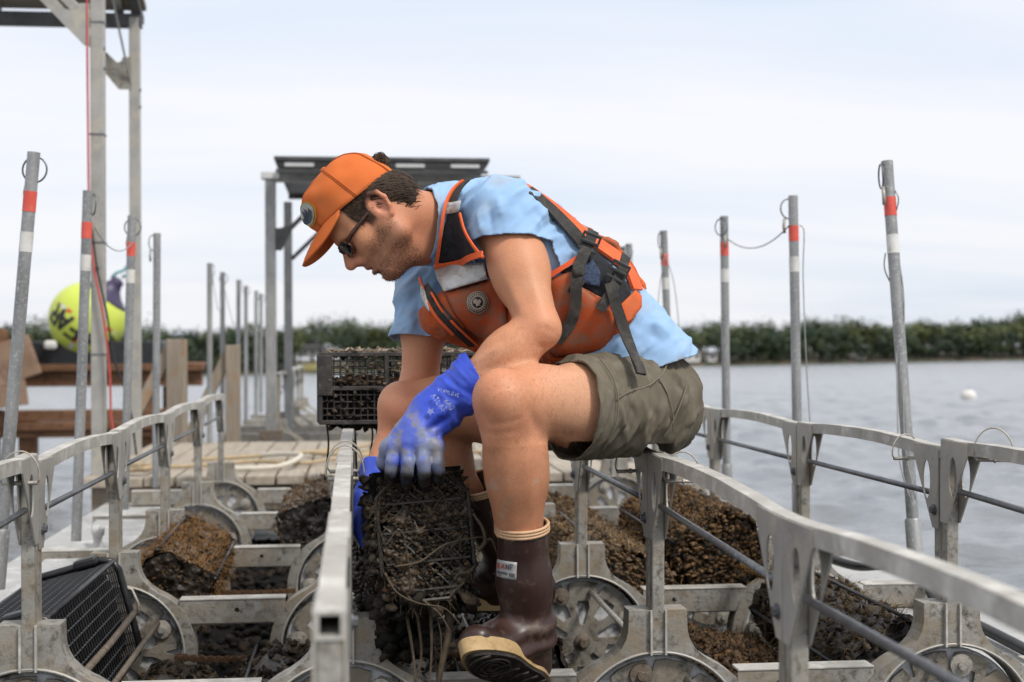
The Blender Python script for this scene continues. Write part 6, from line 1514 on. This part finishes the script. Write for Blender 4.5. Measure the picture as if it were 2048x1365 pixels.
panel('shoulder_mesh', [(905, 404), (888, 452), (873, 520), (900, 524), (946, 518), (958, 515), (940, 480), (924, 446), (918, 405)], SHF, .014, .004, MESHB, VEST)
panel('shoulder_band', [(893, 404), (921, 404), (917, 427), (888, 427)], SHF, .020, .003, SILVER, VEST)
strip('shoulder_strap', [(906, 408), (911, 384), (920, 370), (935, 358)], .026, .004, SHF, .015, WEB, VEST)
strip('piping', [(868, 531), (874, 505), (880, 470), (887, 430), (896, 395), (910, 372), (926, 358)], .0065, .005, SHF, .017, ORANGE_B, VEST)
strip('piping', [(922, 430), (932, 465), (950, 497), (970, 522)], .005, .004, SHF, .018, ORANGE_B, VEST)
strip('piping', [(866, 530), (900, 526), (940, 520), (968, 515)], .013, .004, SHF, .020, ORANGE_B, VEST)
# zip between the two front panels, far panel edge
strip('zip_tape', [(846, 572), (860, 592), (880, 622), (910, 655), (945, 692)], .023, .003, VT, .006, WEB, VEST)
strip('piping', [(832, 552), (842, 572), (852, 600), (872, 632), (905, 668)], .006, .005, VT, .008, ORANGE_B, VEST)
strip('piping', [(862, 585), (885, 622), (915, 655), (955, 692)], .004, .004, VT, .010, ORANGE_B, VEST)
o = MB().box((0, 0, 0), (.010, .004, .022)).build('zip_pull', BUCK, bevel=.002); q = drape(VT, [(893, 632)], .012)[0]; o.location = q; o.rotation_euler = (0, R(-40), 0); child(o, VEST); o.matrix_parent_inverse = Matrix.Identity(4)
# round emblem
def disc(cx, cy, r_, off, mat, nm, th=.0012): return panel(nm, [(cx+r_*math.cos(2*PI*i/28), cy+r_*1.03*math.sin(2*PI*i/28)) for i in range(28)], VT, off, th, mat, VEST, 6)
EMB_L = surface('emblem_print', (.34, .29, .22), (.44, .38, .30), 60, .7, 0, None, bump=0)
disc(955, 605, 22, .0155, EMB_L, 'emblem'); disc(955, 605, 19.8, .0170, INK, 'emblem_ring'); disc(955, 605, 18.4, .0185, EMB_L, 'emblem_field'); disc(955, 605, 11.0, .0200, INK, 'emblem_disc')
panel('emblem_figure', [(947, 600), (951, 597), (955, 601), (960, 598), (963, 604), (959, 608), (962, 613), (957, 611), (953, 614), (951, 608), (946, 607)], VT, .0215, .0008, EMB_L, VEST, 3)
for i in range(22):
    a = 2*PI*i/22; panel('emblem_letter', [(955+15.5*math.cos(a)+p*math.cos(a+PI/2)*1.3+q*math.cos(a)*1.4, 605+15.5*1.03*math.sin(a)+p*math.sin(a+PI/2)*1.3+q*math.sin(a)*1.4) for p, q in ((-1, -1), (1, -1), (.6, 1), (-.6, 1))], VT, .0200, 0, INK, VEST, 9)
# back: orange yoke edge, black strap, mesh openings, webbing harness with two buckles
BK = Field().merge(TORSO, .010); BK.u(ecap(J['rib']+A3(.04, .02, .05), J['chest']+A3(.04, .02, .05), LAT, (.13, .10), (.13, .10)), .05)
strip('back_strap', [(1058, 384), (1085, 405), (1120, 438), (1150, 470), (1172, 496)], .034, .005, TORSO, .016, WEB, VEST)
strip('back_yoke', [(1050, 374), (1090, 398), (1130, 430), (1165, 464), (1200, 490), (1235, 515), (1262, 545), (1276, 580)], [.012, .018, .022, .034, .046, .050, .046, .036], .007, TORSO, .013, ORANGE_B, VEST)
panel('side_mesh', [(1118, 545), (1150, 528), (1172, 505), (1190, 497), (1212, 520), (1240, 545), (1262, 575), (1262, 610), (1240, 615), (1200, 596), (1165, 575)], TORSO, .022, .004, MESHB, VEST)
panel('side_mesh', [(1165, 535), (1185, 520), (1200, 545), (1198, 575), (1170, 570), (1158, 560)], TORSO, .028, .003, NAVY, VEST)
strip('piping', [(1098, 553), (1125, 536), (1150, 520), (1160, 512)], .010, .006, TORSO, .024, ORANGE_B, VEST)
panel('lower_flap', [(1240, 610), (1272, 580), (1284, 592), (1283, 615), (1262, 640), (1246, 650), (1232, 640)], TORSO, .034, .006, ORANGE, VEST, 6)
strip('strap', [(1187, 462), (1176, 490), (1162, 520), (1152, 550), (1150, 585), (1148, 620), (1135, 655), (1112, 683)], .024, .003, VT, .020, WEB, VEST)
strip('strap', [(1162, 560), (1150, 575), (1140, 590)], .020, .003, VT, .016, WEB, VEST)
strip('strap', [(1252, 512), (1240, 545), (1222, 580), (1205, 608), (1196, 622)], .022, .003, VT, .021, WEB, VEST)
HG_ = Field().merge(VT).merge(G, .006)
strip('loose_strap', [(1216, 568), (1226, 605), (1240, 645), (1252, 685), (1262, 720), (1268, 745)], .024, .003, HG_, .026, WEB, VEST)
strip('strap_end', [(1262, 722), (1266, 735), (1269, 747)], .026, .006, HG_, .026, WEB, VEST)
def buckle(x, y, ang):
    p = drape(VT, [(x, y)], .028)[0]; t = child(empty('buckle'), VEST); 
    Mx = Matrix(((GX[0], -GN[0], GZ[0]), (GX[1], -GN[1], GZ[1]), (GX[2], -GN[2], GZ[2]))); t.matrix_world = Matrix.Identity(4)
    b = MB(); w_, h_ = .036, .034
    for sx in (-1, 1): b.box((sx*w_/2, 0, 0), (.005, .007, h_))
    for z in (-h_/2, 0, h_/2): b.box((0, .001, z), (w_+.004, .006, .0065))
    rot = Mx @ Matrix.Rotation(ang, 3, 'Y'); vs = [rot @ Vector(v)+Vector(p) for v in b.v]
    bpy.data.objects.remove(t); o = MB().add(vs, b.f).build('buckle', BUCK, bevel=.001); return child(o, VEST)
buckle(1178, 487, R(22)); buckle(1234, 545, R(28)); 
o = panel('strap_loop', [(1143, 536), (1166, 531), (1168, 552), (1145, 556)], VT, .026, .004, WEB, VEST)

# --- gloves
def finger(Fd, pts, r0, r1, k=.004):
    n = len(pts)-1
    for i in range(n): Fd.u(rc(pts[i], pts[i+1], lerp(r0, r1, i/n), lerp(r0, r1, (i+1)/n)), k)
GL = Field(); W_ = J['wrL']; kn = [A3(.070, -.148, .357), A3(.098, -.160, .361), A3(.126, -.163, .360), A3(.152, -.156, .355)]
palm_c = A3(.116, -.132, .388); fdir = nrm(J['wrL']-J['elL'])
GL.u(rc(W_+A3(.004, 0, .004), palm_c, .038, .036), .03)
for q in kn: GL.u(rc(palm_c*.55+W_*.1+q*.35, q, .026, .0170), .018)
GL.u(rc(kn[0], kn[3], .014, .014), .012)
tips = [(-.006, .000, -.052), (-.003, -.002, -.060), (.002, -.002, -.060), (.005, .001, -.052)]
for q, t_ in zip(kn, tips):
    t_ = A3(*t_); finger(GL, [q, q+t_*.55+A3(0, -.010, 0), q+t_*.95+A3(0, -.006, 0), q+t_*1.25+A3(0, .012, 0)], .0150, .0115, .003)
finger(GL, [palm_c+A3(-.030, -.004, -.004), A3(.060, -.125, .352), A3(.052, -.108, .322), A3(.060, -.092, .302)], .018, .013, .012)
cuffA = W_+A3(.012, .0, .010); cuffB = J['elL']*.46+W_*.54
GL.u(rc(W_-A3(.01, 0, .012), cuffA, .040, .043), .02).u(rc(cuffA, cuffB+(J['elL']-W_)*.10, .043, .060), .02)
gv_, gf_ = GL.mesh(.0034); gn_ = vnormals(gv_, gf_); ax_ = nrm(J['elL']-W_)
tw_ = np.stack([(gv_@ax_)*2.2, gv_@np.cross(ax_, A3(0, 0, 1))*.6, gv_[:, 2]*.9], -1); cuffw = sstep((gv_-W_)@ax_, -.01, .05)
gv_ = gv_+gn_*((fbm(tw_, 20, 61, 3)-.5)*.018*cuffw+(fbm(gv_, 60, 62, 2)-.5)*.003)[:, None]
gv_ = creases(gv_, gn_, [(W_+A3(.05, -.05, .0), W_+A3(-.02, -.05, -.03), .008, -.008), (W_+A3(.06, -.05, .03), W_+A3(.0, -.05, .0), .009, .006), (W_+A3(.03, -.05, -.03), W_+A3(.0, -.04, -.04), .007, -.006)])
def glove_col(v, tipz, W0, axd):
    c = np.tile(np.array([.036, .080, .55]), (len(v), 1)); m = np.clip(1-sstep((v-W0)@axd, -.035, .012), 0, 1)
    gr = m*(.25+1.1*sstep(fbm(v, 24, 63), .40, .62)); gr = np.clip(gr, 0, .92); c = mixc(c, (.215, .245, .34), gr); c = mixc(c, (.22, .205, .175), m*sstep(fbm(v, 55, 66), .56, .66)*.7)
    c = mixc(c, (.075, .13, .62), (1-m)*sstep(fbm(v, 18, 64), .55, .7)*.5)
    c = mixc(c, (.025, .020, .015), sstep(tipz-v[:, 2], 0, .016)*np.clip(.35+1.3*fbm(v, 70, 65), 0, 1)); return c
GLO = mesh_obj('glove', gv_, gf_, GLOVE, None, True, glove_col(gv_, .318, W_, ax_))
cut(GLO, [(cuffB+A3(-.004, 0, 0), nrm(J['elL']-W_+A3(.02, 0, -.05)), near_seg(cuffB, J['elL'], .12))]); solid(GLO, .0028); child(GLO)
GLO['label'] = 'blue rubber glove with grey mud on the knuckles, on the near hand'
# faded print on the cuff: four short lines of small block letters and a maple leaf shape
PRINT = surface('white_print', (.05, .09, .50), (.34, .38, .56), 160, .6, 0, None, bump=0)
GLYPH = {'A': LT['A'], 'T': [(.3, 0, .3, 1), (0, 1, .6, 1)], 'L': [(0, 1, 0, 0), (0, 0, .5, 0)], 'S': [(.5, 1, 0, .8), (0, .8, .5, .3), (.5, .3, 0, 0)], '6': [(.5, 1, 0, .5), (0, .5, 0, 0), (0, 0, .5, 0), (.5, 0, .5, .5), (.5, .5, 0, .5)], '0': [(0, 0, 0, 1), (0, 1, .5, 1), (.5, 1, .5, 0), (.5, 0, 0, 0)], '2': [(0, 1, .5, 1), (.5, 1, .5, .55), (.5, .55, 0, 0), (0, 0, .5, 0)],
         'V': LT['V'], 'I': [(.2, 0, .2, 1)], 'N': [(0, 0, 0, 1), (0, 1, .5, 0), (.5, 0, .5, 1)], 'Y': [(0, 1, .3, .5), (.6, 1, .3, .5), (.3, .5, .3, 0)], 'O': [(0, 0, 0, 1), (0, 1, .5, 1), (.5, 1, .5, 0), (.5, 0, 0, 0)], 'E': [(0, 0, 0, 1), (0, 1, .5, 1), (0, .5, .4, .5), (0, 0, .5, 0)], 'X': [(0, 0, .5, 1), (0, 1, .5, 0)]}
GP = Field().merge(GL)
def print_line(txt, x, y, ang, sz):
    b = MB(); ca, sa = math.cos(ang), math.sin(ang); px_ = 0
    quads = []
    for ch in txt:
        for (x0, y0, x1, y1) in GLYPH.get(ch, []):
            a, c_ = Vector((x0+px_, y0)), Vector((x1+px_, y1)); d = (c_-a).normalized(); nn_ = Vector((-d.y, d.x))*.10
            for p in (a+nn_, a-nn_, c_-nn_, c_+nn_): quads.append((x+(p.x*ca+p.y*sa)*sz, y+(p.x*sa-p.y*ca)*sz))
        px_ += .85
    p3 = drape(GP, quads, .0085); b.add(p3, [(i, i+1, i+2, i+3) for i in range(0, len(quads), 4)]); child(b.build('print_line', PRINT), GLO)
print_line('VINYLOVE', 884, 776, R(16), 6.5)
print_line('660', 897, 796, R(52), 9); print_line('ATLAS', 872, 786, R(52), 9.5)
pl = []
for i in range(20):
    a = 2*PI*i/20; r_ = 10*(1 if i % 4 == 0 else (.55 if i % 2 == 0 else .42)); pl.append((872+r_*math.cos(a+.4), 814+r_*.9*math.sin(a+.4)))
panel('print_leaf', pl, GP, .0085, 0, PRINT, GLO, 5)

GR = Field(); W_r = J['wrR']
GR.u(rc(W_r, A3(.016, .060, .240), .031, .028), .03)
for i, dz in enumerate((.020, .005, -.012, -.028)):
    k0 = A3(.006, .02+dz*.3, .225+dz*.7); finger(GR, [A3(.012, .05, .238+dz*.5), k0, k0+A3(-.004, -.018, -.030), k0+A3(.006, -.022, -.058)], .0150, .0105, .010)
GR.u(rc(W_r, J['elR']*.30+W_r*.70, .034, .042), .02); cR = J['elR']*.05+W_r*.95
r_v, r_f = GR.mesh(.004); GRO = mesh_obj('glove', r_v, r_f, GLOVE, None, True, np.tile(np.array([.034, .075, .50]), (len(r_v), 1)))
cut(GRO, [(cR, nrm(J['elR']-W_r), near_seg(cR, J['elR'], .12))]); solid(GRO, .003); child(GRO)

# --- rubber boots
def boot(top, ank, heel, toe, soleup, side, label_patch):
    top, ank, heel, toe = A3(*top), A3(*ank), A3(*heel), A3(*toe); fw = nrm(toe-heel); up_ = nrm(A3(*soleup)-fw*(A3(*soleup)@fw)); sd_ = np.cross(up_, fw); Lf = np.linalg.norm(toe-heel)
    Bt = Field(); ax = nrm(ank-top)
    Bt.u(rc(top-ax*.03, top*.45+ank*.55, .0510, .0505), .02).u(rc(top*.5+ank*.5, ank, .0505, .047), .03)
    c = heel+fw*.035+up_*.052; Bt.u(rc(ank, c, .049, .044), .03); Bt.u(ecap(c-up_*.008, heel+fw*(Lf*.55)+up_*.046, sd_, (.039, .046), (.040, .044)), .03)
    Bt.u(ecap(heel+fw*(Lf*.5)+up_*.045, heel+fw*(Lf-.038)+up_*.036, sd_, (.041, .040), (.039, .031)), .03); Bt.u(rc(ank-A3(0, 0, .0), heel+fw*(Lf*.5)+up_*.05, .044, .040), .04)
    v, f = Bt.mesh(.0045); n_ = vnormals(v, f); dk = np.exp(-(((v-ank)@ax)/.05)**2)
    v = v+n_*((np.sin((v@ax)*150+fbm(v, 9, 71)*6)*.0034)*dk+(fbm(v, 14, 72, 2)-.5)*.006)[:, None]
    o = mesh_obj('boot', v, f, BOOT, None, True); cut(o, [(top, -ax, near_seg(top, top-ax*.1, .12)), (heel+up_*.008, -up_, lambda q: ((q-heel)@up_ < .03))]); solid(o, .004); child(o)
    out = []
    for i in range(40):
        a = 2*PI*i/40; x = math.cos(a); y = math.sin(a); l = Lf*.5+x*Lf*.5; w_ = (.043+.008*math.sin(PI*min(1, max(0, (l/Lf-.35)/.65))))*(1-.12*math.exp(-((l/Lf-.4)/.15)**2)); out.append((l, y*w_*(1 if abs(y) < .999 else 1)*(.92+.08*abs(x))))
    def slabm(z0, z1, s0, s1, nm, mat, off=0):
        vs = [heel+fw*(Lf/2+(p[0]-Lf/2)*s0)+sd_*p[1]*s0+up_*z0 for p in out]+[heel+fw*(Lf/2+(p[0]-Lf/2)*s1)+sd_*p[1]*s1+up_*z1 for p in out]; n = 40
        return child(MB().add(vs, [tuple(range(n))[::-1], tuple(range(n, 2*n))]+[(i, (i+1) % n, n+(i+1) % n, n+i) for i in range(n)]).build(nm, mat, auto=True), o)
    slabm(.000, .030, 1.07, 1.06, 'sole_band', SOLE); slabm(-.006, .0005, .95, 1.0, 'tread', TREAD)
    b = MB()
    for k in range(7):
        s_ = (k+1)/8*Lf
        w_ = .026
        pts = [heel+fw*(s_+.012*math.cos(q*PI/2))+sd_*w_*q+up_*-.008 for q in (-1, -.5, 0, .5, 1)]; b.tube(pts, .0032, 6)
    for rr_ in (.012, .022, .031): b.tube([heel+fw*(Lf*.70+rr_*1.2*math.cos(2*PI*i/20))+sd_*rr_*math.sin(2*PI*i/20)+up_*-.008 for i in range(20)], .0026, 5, closed=True)
    q = child(b.build('tread_lug', TREAD, smooth=True), o); q['kind'] = 'stuff'
    x, y = frame_of(ax); rg = [top+(np.array(x)*math.cos(2*PI*i/32)+np.array(y)*math.sin(2*PI*i/32))*.0520 for i in range(32)]
    b = MB()
    for dz in (0.0, .006, .012): b.tube([p+ax*dz for p in rg], .0036, 6, closed=True)
    child(b.build('top_band', surface('tan_band', (.58, .36, .20), (.66, .43, .26), 30, .6, 0, None, bump=.1) if 'tan_band' not in MATS else MATS['tan_band'], smooth=True), o)
    return o, Bt
BL, BLF = boot((.320, -.172, .202), (.335, -.128, -.018), (.372, -.100, -.134), (.205, -.285, -.026), (-.17, .65, .74), 1, True)
BRt, _ = boot((.276, .276, .243), (.352, .370, .035), (.445, .392, -.072), (.175, .405, -.058), (.05, 0, 1), -1, False)
BL['label'] = 'brown rubber boot with tan sole, toe tipped toward the camera'; BRt['label'] = 'brown rubber boot with tan sole, half hidden behind the other'
# stitched label on the near boot shaft
LBL = surface('silver_label', (.34, .34, .34), (.46, .46, .46), 60, .5, .1, (.2, .16, .14), .62, 60, .1, 60)
panel('boot_label', [(990, 1091), (1033, 1093), (1032, 1126), (989, 1123)], BLF, .0035, .001, LBL, BL, 6)
LBR = surface('label_red', (.38, .06, .05), (.46, .09, .07), 60, .5, 0, None, bump=0); LBK = surface('label_grey', (.07, .07, .08), (.12, .12, .13), 60, .5, 0, None, bump=0)
def label_text(txt, x, y, sz, mat):
    quads = []; px_ = 0
    for ch in txt:
        for (x0, y0, x1, y1) in GLYPH.get(ch, LT.get(ch, [])):
            a, c_ = Vector((x0+px_, y0)), Vector((x1+px_, y1)); d = (c_-a).normalized(); nn_ = Vector((-d.y, d.x))*.12
            for p in (a+nn_, a-nn_, c_-nn_, c_+nn_): quads.append((x+p.x*sz, y-p.y*sz))
        px_ += .85
    child(MB().add(drape(BLF, quads, .0050), [(i, i+1, i+2, i+3) for i in range(0, len(quads), 4)]).build('label_lettering', mat), BL)
label_text('XA', 996, 1107, 9, LBR); label_text('NF', 1013, 1107, 9, LBK)
panel('label_line', [(996, 1112), (1015, 1113), (1015, 1117), (996, 1116)], BLF, .0050, 0, LBK, BL, 6); panel('label_line', [(1018, 1113), (1029, 1114), (1029, 1121), (1018, 1120)], BLF, .0050, 0, LBK, BL, 6)
